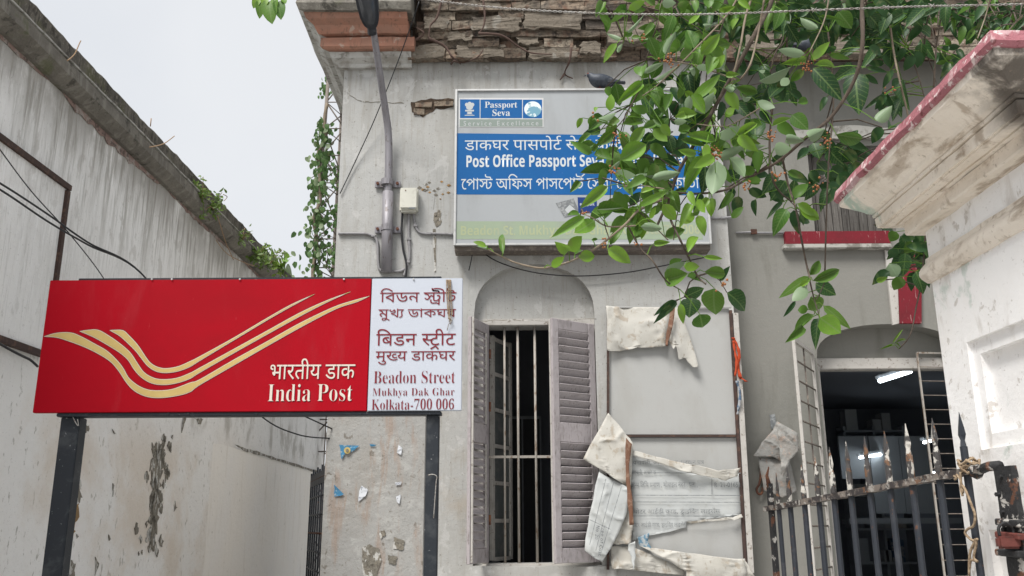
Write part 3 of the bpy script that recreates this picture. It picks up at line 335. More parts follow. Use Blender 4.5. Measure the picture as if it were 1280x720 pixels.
m_left = MAT('streaked_limewash', (.78, .77, .75), .92, [
    (1.1, (1, 1, .5), .42, .68, (.68, .67, .65), .4),
    (5, (1, 1.4, .16), .48, .68, (.44, .43, .40), .45, (2, 2.6, 4.3)),
    (2.0, (1, 1.5, .25), .46, .66, (.34, .33, .30), .55, (2, 3.6, 4.9)),
    (11, (1, 1.6, .12), .5, .66, (.80, .795, .78), .55, (2, 2.6, 4.0)),
    (26, (1, 1.6, .10), .54, .62, (.50, .49, .46), .4, (2, 2.4, 3.4)),
    (34, (1, 1.6, .16), .56, .62, (.84, .835, .82), .6, (2, 2.6, 3.6)),
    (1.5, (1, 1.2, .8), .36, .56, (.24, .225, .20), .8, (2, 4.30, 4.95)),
    (9, (1, 1.5, .12), .48, .60, (.27, .255, .225), .7, (2, 3.7, 4.7)),
    (7, (1, 1, .6), .56, .63, (.42, .40, .37), .5, (2, 3.4, 4.3)),
    (2.6, (1, 1, .45), .50, .64, (.34, .32, .285), .7, (2, 2.5, 2.75), (2, 3.6, 3.0), (1, 8, 10)),
    (16, (1, 1, .5), .60, .66, (.30, .285, .25), .7, (2, 3.6, 2.2)),
    (.6, (1, 1, 1), .44, .6, (.64, .575, .50), .9, (2, 2.9, 2.1)),
    (60, (1, 1, 1), .62, .7, (.22, .2, .18), .5)],
    bump=[(2.5, .5, .04), (18, .7, .014), (90, .4, .003)])
m_left_low = MAT('cream_limewash', (.80, .765, .71), .92, [
    (.9, (1, 1, .6), .42, .68, (.78, .76, .73), .75),
    (6, (1, 1.6, .18), .54, .7, (.60, .55, .48), .45),
    (22, (1, 1, .5), .64, .70, (.40, .37, .32), .6)],
    bump=[(2.5, .4, .03), (18, .5, .01)])
m_moss = MAT('blackened_mossy_plaster', (.15, .138, .118), .97, [
    (3, (1, 1, 1), .42, .6, (.21, .195, .165), .85),
    (9, (1, 1.5, .3), .50, .64, (.27, .255, .22), .6),
    (7, (1, 1, 1), .56, .66, (.07, .065, .055), .9),
    (3.5, (1, 1, 1), .58, .7, (.10, .115, .045), .55),
    (40, (1, 1, 1), .58, .68, (.25, .23, .19), .5)],
    bump=[(6, .7, .03), (30, .9, .02), (110, .6, .005)])
m_peel = MAT('exposed_old_mortar', (.19, .175, .145), .97, [
    (9, (1, 1, 1), .45, .6, (.23, .205, .165), .8),
    (30, (1, 1, 1), .52, .66, (.11, .097, .08), .8), (13, (1, 1.4, .5), .54, .565, (.52, .51, .48), .9)], bump=[(24, .9, .02), (90, .6, .005)])
m_ochre = MAT('exposed_ochre_mortar', (.36, .215, .09), .97, [
    (9, (1, 1, 1), .45, .6, (.22, .15, .08), .8),
    (24, (1, 1, 1), .52, .66, (.13, .10, .07), .8)], bump=[(24, .9, .02)])
m_brickold = MAT('weathered_cornice_brick', (.15, .115, .085), .97, [
    (2.2, (1, 1, 1), .42, .60, (.21, .18, .14), .9),
    (30, (1, 1, 1), .50, .60, (.07, .055, .042), .7),
    (9, (1, 1, 1), .5, .66, (.12, .06, .04), .6),
    (14, (1, 1, 1), .52, .64, (.05, .04, .033), .85),
    (2.2, (1, 1, 1), .48, .62, (.045, .04, .036), .8, (2, 6.5, 6.75)),
    (50, (1, 1, 1), .6, .7, (.27, .24, .19), .5)], bump=[(16, .6, .015), (60, .8, .006)], vary=.4)
m_brickcore = MAT('dark_brick_rubble', (.06, .042, .03), .98, [
    (9, (1, 1, 1), .5, .64, (.13, .095, .065), .8)], bump=[(16, 1, .03)])
m_terra = MAT('terracotta_paint', (.36, .18, .125), .9, [
    (4, (1, 1, 1), .45, .64, (.29, .17, .125), .7),
    (8, (3, 3, .6), .54, .68, (.17, .11, .08), .8),
    (6, (1, 1, 1), .60, .66, (.44, .36, .30), .7),
    (2.5, (1, 1, 1), .50, .62, (.05, .045, .04), .9, (2, 6.62, 6.85))], bump=[(12, .6, .015), (60, .5, .004)])
m_eave = MAT('stained_eave_plaster', (.46, .455, .43), .95, [
    (5, (1, 1, 1), .46, .64, (.27, .25, .22), .8),
    (9, (1, 2, .5), .54, .66, (.12, .11, .09), .7),
    (6, (1, 1, 1), .62, .7, (.15, .25, .20), .5)], bump=[(10, .6, .02)])
m_pillar = MAT('pillar_limewash', (.86, .85, .84), .88, [
    (1.8, (1, 1, 1), .45, .68, (.78, .75, .71), .5),
    (7, (1, 1, .4), .54, .70, (.42, .37, .31), .5),
    (16, (1, 1, 1), .60, .68, (.34, .29, .24), .5),
    (4, (1, 1, 1), .60, .68, (.44, .52, .46), .6),
    (50, (1, 1, 1), .62, .72, (.36, .33, .3), .5)], bump=[(4, .35, .02), (30, .5, .005), (110, .3, .0015)])
m_moss2 = MAT('dark_mossy_parapet', (.105, .095, .08), .97, [
    (5, (1, 1.5, .4), .42, .6, (.17, .155, .13), .8), (12, (1, 1.5, .5), .50, .62, (.055, .05, .042), .85),
    (3.5, (1, 1, 1), .52, .66, (.11, .115, .05), .5), (36, (1, 1, .7), .56, .66, (.26, .24, .2), .6)],
    bump=[(6, .7, .03), (30, .9, .02), (110, .6, .005)])
m_pcorn = MAT('mouldy_cornice_plaster', (.80, .73, .64), .92, [
    (2.4, (1, 1, 1), .42, .62, (.68, .60, .50), .6),
    (5, (1.6, .6, 1.6), .52, .64, (.30, .22, .15), .75, (1, 4.2, 2.9)),
    (7, (1, 1.3, 1), .56, .68, (.30, .22, .15), .6),
    (5, (1, 1, 1), .36, .56, (.05, .04, .033), .9, (1, 2.80, 2.58)),
    (4, (1, 1, 1), .56, .64, (.34, .46, .39), .8, (1, 3.5, 3.75)),
    (40, (1, 1, 1), .60, .70, (.30, .24, .18), .6)], bump=[(5, .5, .02), (26, .8, .008), (100, .5, .002)])
m_pink = MAT('chipped_pink_oxide', (.35, .135, .155), .85, [
    (9, (1, 1, 1), .50, .58, (.50, .33, .34), .9),
    (24, (1, 1, 1), .55, .62, (.74, .64, .62), .8),
    (30, (1, 1, 1), .60, .66, (.16, .05, .05), .8)], bump=[(14, .9, .015), (50, .8, .006)])
m_redox = MAT('red_oxide_paint', (.15, .008, .016), .75, [
    (4, (1, 1, 1), .48, .66, (.11, .009, .014), .7),
    (18, (3, 1, .4), .60, .66, (.45, .30, .28), .5),
    (30, (1, 1, 1), .62, .7, (.07, .02, .02), .6)], bump=[(20, .4, .005)])
m_wood = MAT('grey_shutter_paint', (.335, .305, .31), .75, [
    (9, (1, 1, 1), .5, .66, (.25, .225, .225), .7),
    (22, (3, 3, .5), .56, .68, (.13, .11, .10), .7),
    (34, (1, 1, 1), .62, .7, (.40, .37, .35), .5)], bump=[(30, .4, .004)], vary=.08)
m_frame = MAT('off_white_joinery', (.43, .41, .38), .75, [
    (7, (1, 1, 1), .5, .66, (.33, .31, .28), .7),
    (26, (1, 1, 1), .58, .66, (.14, .11, .085), .7)], bump=[(30, .4, .004)])
m_oldwood = MAT('bare_dark_planks', (.095, .088, .080), .9, [
    (12, (3, 3, .25), .48, .64, (.045, .04, .036), .8),
    (20, (4, 4, .2), .56, .66, (.20, .19, .175), .6)], bump=[(30, .7, .006)], vary=.25)
m_bars = MAT('dull_grey_bars', (.34, .315, .28), .7, [(30, (1, 1, .4), .52, .64, (.16, .10, .06), .8)], bump=[(60, .4, .002)])
m_grille = MAT('brown_grille_steel', (.12, .10, .085), .65, [(24, (1, 1, 1), .5, .64, (.26, .22, .18), .7)], bump=[(60, .4, .002)])
m_black = MAT('black_painted_steel', (.018, .022, .028), .5, [
    (10, (1, 1, 1), .52, .68, (.05, .055, .06), .7), (45, (1, 1, 1), .66, .7, (.45, .45, .45), .5)], bump=[(60, .3, .002)])
m_gate = MAT('blue_black_gate_paint', (.026, .030, .038), .5, [
    (9, (1, 1, 1), .52, .66, (.05, .052, .06), .8), (30, (1, 1, 1), .64, .68, (.16, .07, .035), .8)], bump=[(60, .4, .003)])
m_spear = MAT('flaking_white_spear_paint', (.46, .44, .40), .75, [
    (22, (1, 1, .7), .44, .48, (.035, .032, .033), .95), (20, (1, 1, 1), .57, .60, (.17, .09, .05), .9)], bump=[(40, .9, .006)])
m_rail = MAT('flaking_rail_paint', (.17, .145, .125), .8, [
    (14, (1, 1, 1), .45, .52, (.035, .03, .03), .95), (26, (1, 1, 1), .55, .60, (.36, .34, .31), .8), (17, (1, 1, 1), .60, .64, (.15, .075, .04), .9)], bump=[(40, .8, .005)])
m_hinge = MAT('rough_bitumen_steel', (.022, .022, .023), .6, [
    (20, (1, 1, 1), .57, .61, (.42, .40, .37), .9), (14, (1, 1, 1), .57, .62, (.13, .055, .03), .8)], bump=[(30, 1, .008)])
m_rust = MAT('brown_rust', (.10, .043, .028), .9, [(20, (1, 1, 1), .5, .62, (.22, .10, .05), .7), (12, (1, 1, 1), .52, .64, (.045, .025, .02), .8)], bump=[(50, .7, .004)])
m_redrust = MAT('red_brown_padlock_paint', (.12, .035, .028), .7, [(30, (1, 1, 1), .5, .62, (.07, .03, .025), .8)], bump=[(50, .6, .004)])
m_rope = MAT('coir_rope', (.32, .24, .16), .95, [(60, (1, 1, 1), .45, .62, (.16, .11, .07), .8)], bump=[(120, .9, .004)])
m_cable = MAT('black_cable', (.02, .02, .022), .5)
m_wire = MAT('galvanised_wire', (.36, .35, .33), .5, [(60, (1, 1, 1), .45, .6, (.14, .10, .08), .7)], metal=.3)
m_pole = MAT('galvanised_pole', (.24, .23, .245), .5, [
    (8, (1, 1, .4), .46, .66, (.19, .18, .19), .8), (30, (1, 1, .3), .58, .66, (.10, .08, .07), .7)], metal=.25, bump=[(60, .2, .001)])
m_conduit = MAT('grey_pvc_conduit', (.25, .245, .25), .6, [(20, (1, 1, 1), .5, .66, (.16, .15, .15), .7)])
m_lamp = MAT('lamp_housing', (.03, .033, .04), .45)
m_lens = MAT('lamp_lens', (.055, .06, .07), .2, spec=.5)
m_meter = MAT('ivory_plastic_box', (.58, .57, .50), .5, [(18, (1, 1, 1), .5, .7, (.46, .44, .38), .5)])
m_red = MAT('red_sign_vinyl', (.33, .0022, .010), .6, [(1.2, (1, 1, 1), .4, .7, (.27, .004, .010), .8), (5, (1, 1, .25), .52, .75, (.31, .02, .028), .5), (60, (1, 1, .3), .66, .72, (.42, .05, .06), .4)], spec=.08, bump=[(3, .08, .02)])
m_white = MAT('white_sign_vinyl', (.47, .50, .56), .4, [(3, (1, 1, .4), .5, .7, (.42, .45, .50), .6)], spec=.35, bump=[(3, .08, .02)])
m_gold = MAT('gold_vinyl', (.47, .34, .12), .5, [(5, (1, 1, 1), .4, .7, (.54, .42, .17), .5)])
m_cream_t = MAT('cream_lettering', (.60, .54, .47), .5)
m_maroon = MAT('maroon_lettering', (.17, .012, .02), .5)
m_shadow_line = MAT('dark_red_outline', (.13, .004, .01), .5)
m_bface = MAT('faded_grey_sign_face', (.32, .335, .345), .5, [
    (2.5, (1, 1, .35), .45, .7, (.265, .275, .275), .7), (14, (1, 1, .2), .58, .72, (.25, .255, .245), .35)], spec=.3, bump=[(2, .1, .02)])
m_alu = MAT('aluminium_trim', (.50, .50, .49), .45, [(14, (1, 1, 1), .5, .7, (.33, .33, .32), .6)], metal=.35)
m_blue = MAT('blue_sign_vinyl', (.003, .088, .27), .55, [(3, (1, 1, .4), .48, .7, (.006, .095, .31), .7), (40, (1, 1, 1), .66, .7, (.1, .2, .38), .4)], spec=.2)
m_blue2 = MAT('deep_blue_vinyl', (.006, .03, .15), .45)
m_btext = MAT('white_lettering', (.50, .53, .54), .5)
m_green_band = MAT('faded_green_band', (.27, .33, .235), .55, [(5, (1, 1, .3), .48, .7, (.26, .295, .24), .7)])
m_green_text = MAT('faded_yellow_lettering', (.34, .375, .225), .55, [(8, (1, 1, .3), .48, .7, (.29, .32, .24), .7)])
m_greyband = MAT('grey_green_band', (.20, .24, .215), .55)
m_emblem = MAT('emblem_silver', (.42, .44, .44), .5)
m_globe = MAT('globe_print', (.62, .68, .68), .5, [(9, (1, 1, 1), .50, .54, (.09, .26, .36), .9)])
m_sheet = MAT('dull_white_sheet', (.37, .37, .358), .6, [
    (3, (1, 1, .5), .45, .7, (.33, .325, .305), .7), (20, (1, 1, .3), .6, .7, (.34, .32, .28), .4), (60, (1, 1, 1), .66, .7, (.15, .13, .11), .6)], bump=[(3, .15, .02)])
m_flex = MAT('cream_banner_flex', (.45, .435, .395), .7, [
    (3, (1, 1, 1), .45, .65, (.40, .38, .335), .7), (9, (1, 1, 1), .54, .64, (.31, .26, .20), .7), (30, (1, 1, .4), .58, .66, (.24, .2, .15), .6)], bump=[(8, .3, .01)])
m_flexw = MAT('printed_banner_flex', (.44, .455, .45), .7, [
    (3, (1, 1, 1), .45, .65, (.46, .47, .455), .7), (16, (1, 1, 1), .57, .68, (.36, .36, .33), .5)], bump=[(8, .3, .01)])
m_print = MAT('faded_grey_print', (.15, .16, .165), .7, [(30, (1, 1, 1), .45, .6, (.30, .31, .31), .8)])
m_torn = MAT('scorched_flex_edge', (.16, .08, .05), .8, [(20, (1, 1, 1), .5, .6, (.26, .17, .12), .7)])
m_plastic = MAT('cloudy_plastic', (.25, .245, .23), .45, [(9, (1, 1, 1), .48, .6, (.22, .20, .18), .7), (16, (1, 1, 1), .55, .64, (.36, .25, .19), .5)], bump=[(14, .8, .02)])
m_orange = MAT('orange_cloth', (.42, .06, .02), .85, [(20, (1, 1, 1), .5, .62, (.4, .05, .02), .7)])
m_bluecloth = MAT('blue_rag', (.08, .13, .20), .85, [(14, (1, 1, 1), .48, .56, (.4, .4, .4), .8)])
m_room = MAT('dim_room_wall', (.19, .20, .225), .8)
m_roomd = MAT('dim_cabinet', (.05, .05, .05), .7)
m_shelf = MAT('office_partition', (.34, .36, .38), .7)
m_glass = MAT('dusty_pane', (.11, .12, .12), .25, [(9, (1, 1, 1), .45, .65, (.17, .17, .16), .7)], spec=.6)
m_tube = MAT('lit_tube', (.9, .95, 1), .5, emit=((.86, .95, 1.0), 5.0))
m_ground = MAT('yard_concrete', (.46, .45, .43), .95, [(1.5, (1, 1, 1), .45, .65, (.33, .32, .30), .8), (20, (1, 1, 1), .55, .68, (.12, .11, .10), .6)], bump=[(8, .5, .03)])
m_brassy = MAT('paper_scrap_blue', (.05, .19, .33), .7, [(30, (1, 1, 1), .56, .62, (.35, .4, .42), .7)])
m_scrap = MAT('paper_scrap_white', (.58, .60, .63), .7, [(30, (1, 1, 1), .58, .62, (.15, .16, .2), .7)])
m_scrapy = MAT('paper_scrap_yellow', (.50, .38, .14), .7)
m_bark = MAT('pale_bark', (.21, .17, .125), .95, [(20, (1, 1, .4), .48, .64, (.12, .095, .07), .8), (34, (1, 1, 1), .58, .68, (.32, .29, .24), .6)], bump=[(50, .8, .004)])
m_barkd = MAT('dark_bark', (.075, .058, .045), .95, [(30, (1, 1, .4), .5, .64, (.14, .11, .085), .7)], bump=[(50, .8, .004)])
m_fruit = MAT('small_orange_fig', (.30, .11, .045), .6, [(60, (1, 1, 1), .45, .6, (.26, .14, .05), .7)])
m_root = MAT('dry_root', (.085, .055, .045), .95)
m_mast = MAT('rusty_mast_steel', (.17, .145, .125), .8)
m_stem = MAT('dry_weed_stem', (.30, .20, .12), .9)
m_lintel = MAT('stained_ledge', (.36, .35, .32), .9, [(8, (1, 1, 1), .48, .62, (.14, .13, .11), .8)], bump=[(20, .6, .01)])

def leafmat(name, top, top2, under, gloss=.45):
    t = NT(name)
    oi = t.n('ShaderNodeObjectInfo'); ge = t.n('ShaderNodeNewGeometry')
    col = t.mix(t.ss(oi.outputs['Random'], .1, .9), top, top2)
    col = t.mix(t.ss(t.noise(1.7, t.vec(), 4), .45, .7, 0, .4), col, tuple(x * 1.35 for x in top2))
    # pale midrib and side veins, printed on the blade's own coordinates
    q = t.sep()
    rib = t.ss(t.math('ABSOLUTE', q[0], 0), .02, .055, .55, 0)
    col = t.mix(rib, col, (.16, .25, .08))
    ax_ = t.math('ABSOLUTE', q[0], 0)
    vv = t.math('SINE', t.math('MULTIPLY', t.math('SUBTRACT', q[1], t.math('MULTIPLY', ax_, .55)), 52), 0)
    col = t.mix(t.ss(vv, .82, 1, 0, .35), col, (.15, .24, .075))
    col = t.mix(t.ss(t.noise(9, t.vec(), 5), .56, .66, 0, .45), col, (.16, .17, .06))
    und = t.mix(rib, under, tuple(x * 1.25 for x in under))
    col = t.mix(ge.outputs['Backfacing'], col, und)
    t.l(col, t.b.inputs['Base Color'])
    t.b.inputs['Roughness'].default_value = gloss
    t.b.inputs['Specular IOR Level'].default_value = .3
    tr = t.n('ShaderNodeBsdfTranslucent'); t.l(col, tr.inputs[0])
    ms = t.n('ShaderNodeMixShader'); ms.inputs[0].default_value = .25
    t.l(t.b.outputs[0], ms.inputs[1]); t.l(tr.outputs[0], ms.inputs[2]); t.l(ms.outputs[0], t.o.inputs[0])
    return t.m
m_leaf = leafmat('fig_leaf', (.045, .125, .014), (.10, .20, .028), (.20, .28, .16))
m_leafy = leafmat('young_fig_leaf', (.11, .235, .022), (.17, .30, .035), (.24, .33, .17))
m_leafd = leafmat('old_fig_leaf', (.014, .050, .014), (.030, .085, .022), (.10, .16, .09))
m_weed = leafmat('weed_leaf', (.10, .17, .03), (.17, .25, .05), (.2, .27, .12), .6)
m_vine = leafmat('vine_leaf', (.07, .14, .045), (.14, .22, .08), (.17, .22, .12), .6)

# ------------------------------------------------------------------ setting
def groundsheet():
    bm = nb()
    vs = [bm.verts.new(p) for p in ((-80, -40, 0), (80, -40, 0), (80, 140, 0), (-80, 140, 0))]
    bm.faces.new(vs)
    return setp(obj('ground', bm, m_ground), kind='structure')
groundsheet()

YF = 8.5                                  # front wall of the post office
YR = 8.78                                 # recessed right-hand bay
XC = at(424, 220, YF).x                   # left corner
XS = at(918, 400, YF).x                   # step to the right-hand bay
po = thing('post_office_building', 'old two storey whitewashed office building with a broken brick cornice', 'building', (XC, YF, 0))
def px(*a): q = at(*a); return (q.x, q.z)
def W(pts, Y): return [px(x, y, Y) for x, y in pts]

# arched niche outline
nl, nr = at(592, 520, YF).x, at(747, 520, YF).x
ntop, nspr = at(670, 330, YF).z, at(592, 392, YF).z
nbot = at(670, 707, YF).z
nc = (nl + nr) / 2; nw = (nr - nl) / 2
arch = [(nl, nbot), (nr, nbot)] + [(nc + nw * math.cos(a * PI / 16), nspr + (ntop - nspr) * math.sin(a * PI / 16) ** .85) for a in range(0, 17)]
ZT = 7.22
slab('front_wall', [[(XC, 0), (XS, 0), (XS, ZT - .2), (XC, ZT - .2)], arch], YF, YF + .3, m_plaster, po)
# niche back with the window opening
ND = YF + .10
wl, wr = at(607, 550, ND).x, at(742, 550, ND).x
wt, wb = at(670, 408, ND).z, at(670, 704, ND).z
slab('niche_wall', [[(nl - .1, nbot - .1), (nr + .1, nbot - .1), (nr + .1, ntop + .1), (nl - .1, ntop + .1)], [(wl, wb), (wr, wb), (wr, wt), (wl, wt)]], ND, YF + .28, m_plaster, po).data.name = 'niche_wall'
# upper front wall behind cornice, body, side wall, roof slab
YB_ = 11.6
boxo('side_wall', (XC, YF + .3, 0), (XC + .3, YB_, ZT - .2), m_left, po)
boxo('rear_wall', (XC, YB_, 0), (XS, YB_ + .3, ZT - .2), m_plaster, po)
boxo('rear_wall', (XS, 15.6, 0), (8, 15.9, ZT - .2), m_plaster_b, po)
boxo('roof', (XC, YF, ZT - .2), (XS, YB_ + .3, ZT - .05), m_moss, po)
boxo('roof', (XS + .002, YR, ZT - .4), (8, 15.9, ZT - .25), m_moss, po)
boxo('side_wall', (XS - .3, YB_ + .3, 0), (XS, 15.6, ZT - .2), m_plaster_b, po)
# recessed right bay
al, ar = at(1028, 520, YR).x, at(1216, 520, YR).x
at_, as_ = at(1107, 405, YR).z, at(1028, 447, YR).z
ac, aw = (al + ar) / 2, (ar - al) / 2
darch = [(al, .02), (ar, .02)] + [(ac + aw * math.cos(a * PI / 18), as_ + (at_ - as_) * math.sin(a * PI / 18) ** .8) for a in range(0, 19)]
UWl, UWr = at(1013, 230, YR).x, at(1113, 230, YR).x
UWb, UWt = at(1060, 289, YR).z, at(1060, 182, YR).z
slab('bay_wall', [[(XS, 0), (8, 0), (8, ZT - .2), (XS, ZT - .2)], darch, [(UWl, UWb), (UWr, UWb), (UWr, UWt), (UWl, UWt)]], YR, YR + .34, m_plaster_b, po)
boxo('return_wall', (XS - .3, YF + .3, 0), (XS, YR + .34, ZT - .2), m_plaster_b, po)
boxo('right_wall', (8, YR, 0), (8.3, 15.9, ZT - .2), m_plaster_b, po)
# door opening: tympanum, beam
DY = YR + .2
dt = at(1100, 462, DY).z
dl, dr = at(1033, 560, DY).x, at(1230, 560, DY).x
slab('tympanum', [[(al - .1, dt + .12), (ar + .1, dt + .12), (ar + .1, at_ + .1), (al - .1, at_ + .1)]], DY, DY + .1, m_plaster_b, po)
boxo('door_beam', (al - .05, DY - .03, dt), (ar + .05, DY + .12, dt + .117), m_frame, po, .008)
boxo('door_jamb', (al - .02, DY - .02, 0), (dl, DY + .12, dt - .002), m_frame, po)
# window planks of the upper window
k = 0
xx = UWl
while xx < UWr - .02:
    wd = random.uniform(.075, .11)
    e = min(xx + wd, UWr)
    yj = random.uniform(0, .015)
    boxo('plank', (xx + .004, YR + .12 + yj, UWb), (e - .004, YR + .15 + yj, UWt), m_oldwood, po)
    xx = e
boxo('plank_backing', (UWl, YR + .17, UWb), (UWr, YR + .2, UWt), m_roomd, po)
boxo('window_head', (UWl - .02, YR + .02, UWt - .06), (UWr + .02, YR + .11, UWt), m_oldwood, po)
# hood ledge with a broken dark top, above the upper window
a = at(1000, 168, YR); b = at(1120, 168, YR)
bm = nb()
top = rag(W([(992, 172), (1128, 172), (1128, 160), (1060, 157), (992, 163)], YR - .05), .012, 5, 3)
prism(bm, [top], (0, YR - .05, 0), (1, 0, 0), (0, 0, 1), (0, .05, 0))
obj('window_hood', bm, m_lintel, po)
# red sill band with its white ledge, and the red pilaster with a white border
z0, z1 = at(1050, 307, YR).z, at(1050, 291, YR).z
xr0, xr1 = at(982, 300, YR - .06).x, at(1113, 300, YR - .06).x
boxo('red_sill_band', (xr0, YR - .06, z0), (xr1, YR, z1), m_redox, po, .004)
boxo('sill_ledge', (xr0 - .03, YR - .085, z0 - .055), (xr1 + .0, YR, z0 - .003), m_lintel, po, .01)
bm = nb(); prism(bm, [W([(1122, 318), (1152, 318), (1152, 404), (1125, 404)], YR - .04)], (0, YR - .04, 0), (1, 0, 0), (0, 0, 1), (0, .04, 0))
obj('red_pilaster', bm, m_redox, po)
bm = nb(); prism(bm, [W([(1106, 312), (1121, 318), (1124, 404), (1116, 406)], YR - .025)], (0, YR - .025, 0), (1, 0, 0), (0, 0, 1), (0, .025, 0))
obj('white_border', bm, m_frame, po)
# interior rooms
def room(x0, x1, y0, y1, z0, z1):
    bm = nb(); box(bm, (x0, y0, z0), (x1, y1, z1))
    f = min(bm.faces, key=lambda f: f.calc_center_median().y)
    bmesh.ops.delete(bm, geom=[f], context='FACES')
    for q in bm.faces: q.normal_flip()
    return obj('inner_room', bm, m_room, po)
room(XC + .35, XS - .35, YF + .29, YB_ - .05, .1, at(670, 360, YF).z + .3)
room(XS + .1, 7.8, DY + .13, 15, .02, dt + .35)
# ---- things inside seen through the door
for (x0, y0, x1, y1, Y, lab) in ((1100, 476, 1138, 464, 10.4, 'lit fluorescent tube just inside the doorway, the largest and nearest'),
                                 (1075, 572, 1101, 568, 13.0, 'lit fluorescent tube glowing in the middle of the dark doorway'),
                                 (1155, 553, 1171, 549, 12.0, 'lit fluorescent tube seen through the right door grille, upper of the two'),
                                 (1157, 593, 1168, 591, 14.0, 'lit fluorescent tube seen through the right door grille, lower and smallest')):
    p, q = at(x0, y0, Y), at(x1, y1, Y + .5)
    t = thing('tube_light', lab, 'tube light', p, 'tube lights in the dark office')
    tubeo('tube', [p, q], .02 if Y > 11 else .027, m_tube, t)
    bm = nb(); obox(bm, p + V((0, .05, .05)), q + V((0, .05, .05)), .06, .04, (0, 1, 0)); obj('batten', bm, m_shelf, t)
t = thing('office_counter', 'pale office partition dimly seen behind the gate through the doorway', 'partition', at(1050, 560, 13.5))
for i in range(3):
    a = at(1052 + i * 38, 590, 13.5); b = at(1084 + i * 38, 545, 13.5)
    boxo('panel', (a.x, 13.5, a.z - (.6 if i else .1)), (b.x, 13.55, b.z), m_shelf, t)
boxo('counter_top', (at(1052, 590, 13.4).x, 13.3, at(1052, 655, 13.4).z), (at(1190, 590, 13.4).x, 13.6, at(1052, 648, 13.4).z), m_shelf, t)
t = thing('steel_rack', 'dim steel rack of bundles at the back of the dark doorway', 'rack', at(1090, 640, 14.6))
xa_, xb_ = at(1060, 600, 14.2).x, at(1135, 600, 14.2).x
for x_ in (xa_, (xa_ + xb_) / 2, xb_): boxo('upright', (x_, 14.2, .02), (x_ + .04, 14.5, 3.1), m_shelf, t)
rk = random.Random(9)
for i_ in range(6):
    z_ = .5 + i_ * .5; boxo('shelf', (xa_, 14.15, z_), (xb_, 14.5, z_ + .03), m_shelf, t)
    x_ = xa_ + .06
    while x_ < xb_ - .2:
        w_ = rk.uniform(.08, .22); h_ = rk.uniform(.15, .4)
        if rk.random() < .8: boxo('bundle', (x_, 14.2, z_ + .031), (x_ + w_, 14.45, z_ + h_), rk.choice((m_flexw, m_flex, m_bluecloth, m_shelf)), t)
        x_ += w_ + .02
t = thing('cabinet', 'dark steel cupboard dimly seen through the barred window', 'cupboard', at(660, 700, 11))
a = at(630, 720, 11); b = at(676, 520, 11)
boxo('carcass', (a.x, 11, .12), (b.x, 11.4, b.z), m_shelf, t)
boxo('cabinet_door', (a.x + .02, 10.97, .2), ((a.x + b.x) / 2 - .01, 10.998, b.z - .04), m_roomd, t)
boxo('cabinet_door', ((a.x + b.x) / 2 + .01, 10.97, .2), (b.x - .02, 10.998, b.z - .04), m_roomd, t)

# ---- window: frame, bars, inner sash, shutters
fw = .075
fr = ND - .04
for nm, a, b in (('frame_post', (wl - .03, fr, wb), (wl + .03, fr + .1, wt)), ('frame_post', (wr - .035, fr, wb), (wr + .05, fr + .1, wt)),
                 ('frame_head', (wl - .03, fr - .003, wt + .002), (wr + .05, fr + .1, wt + .07)), ('frame_sill', (wl - .03, fr - .02, wb - .05), (wr + .05, fr + .1, wb - .002))):
    boxo(nm, a, b, m_frame, po, .006)
bm = nb(); box(bm, (nl - .06, YF - .06, nbot - .10), (nr + .12, YF + .1, nbot - .004), .006)
bmesh.ops.subdivide_edges(bm, edges=bm.edges[:], cuts=6, use_grid_fill=True)
for v in bm.verts: v.co += noise.noise_vector(v.co * 7) * .012
obj('window_sill', bm, m_plaster, po)
YB = ND + .03
for pxx, top, r in ((631, 416, .011), (648, 416, .0125), (671, 416, .0125)):
    a = at(pxx - (1 if pxx > 660 else 0), 560, YB).x
    tubeo('window_bar', [(a, YB, wb), (a, YB, wt)], r, m_bars, po)
zz = at(650, 571, YB).z
boxo('window_crossbar', (wl + .03, YB - .008, zz - .012), (wr - .03, YB + .008, zz + .012), m_bars, po)
# inner glazed sash, swung inward against the left jamb
sa, sb = V((wl + .05, YB + .10, 0)), V((wl + .24, YB + .52, 0))
ux = (sb - sa).normalized()
bm = nb(); H = wt - wb - .06
def sashbar(s0, s1, z0, z1, name='inner_sash'):
    bm = nb(); p = sa + ux * s0; q = sa + ux * s1
    if s1 - s0 < .1: obox(bm, p.lerp(q, .5) + V((0, 0, wb + z0)), p.lerp(q, .5) + V((0, 0, wb + z1)), s1 - s0, .035, ux)
    else: obox(bm, p + V((0, 0, wb + (z0 + z1) / 2)), q + V((0, 0, wb + (z0 + z1) / 2)), z1 - z0, .03, (0, 0, 1))
    return obj(name, bm, m_frame, po)
L = (sb - sa).length
sashbar(0, .05, .02, H); sashbar(L - .05, L, .02, H)
n = 6
for i in range(n + 1):
    z = .03 + i * (H - .06) / n
    sashbar(.052, L - .052, z - .018, z + .018, 'glazing_bar')
for i in range(n):
    z0 = .03 + i * (H - .06) / n + .02; z1 = .03 + (i + 1) * (H - .06) / n - .02
    bm = nb(); p = sa + ux * .05; q = sa + ux * (L - .05)
    obox(bm, p + V((0, 0, wb + (z0 + z1) / 2)), q + V((0, 0, wb + (z0 + z1) / 2)), z1 - z0, .006, (0, 0, 1))
    obj('pane', bm, m_glass, po)
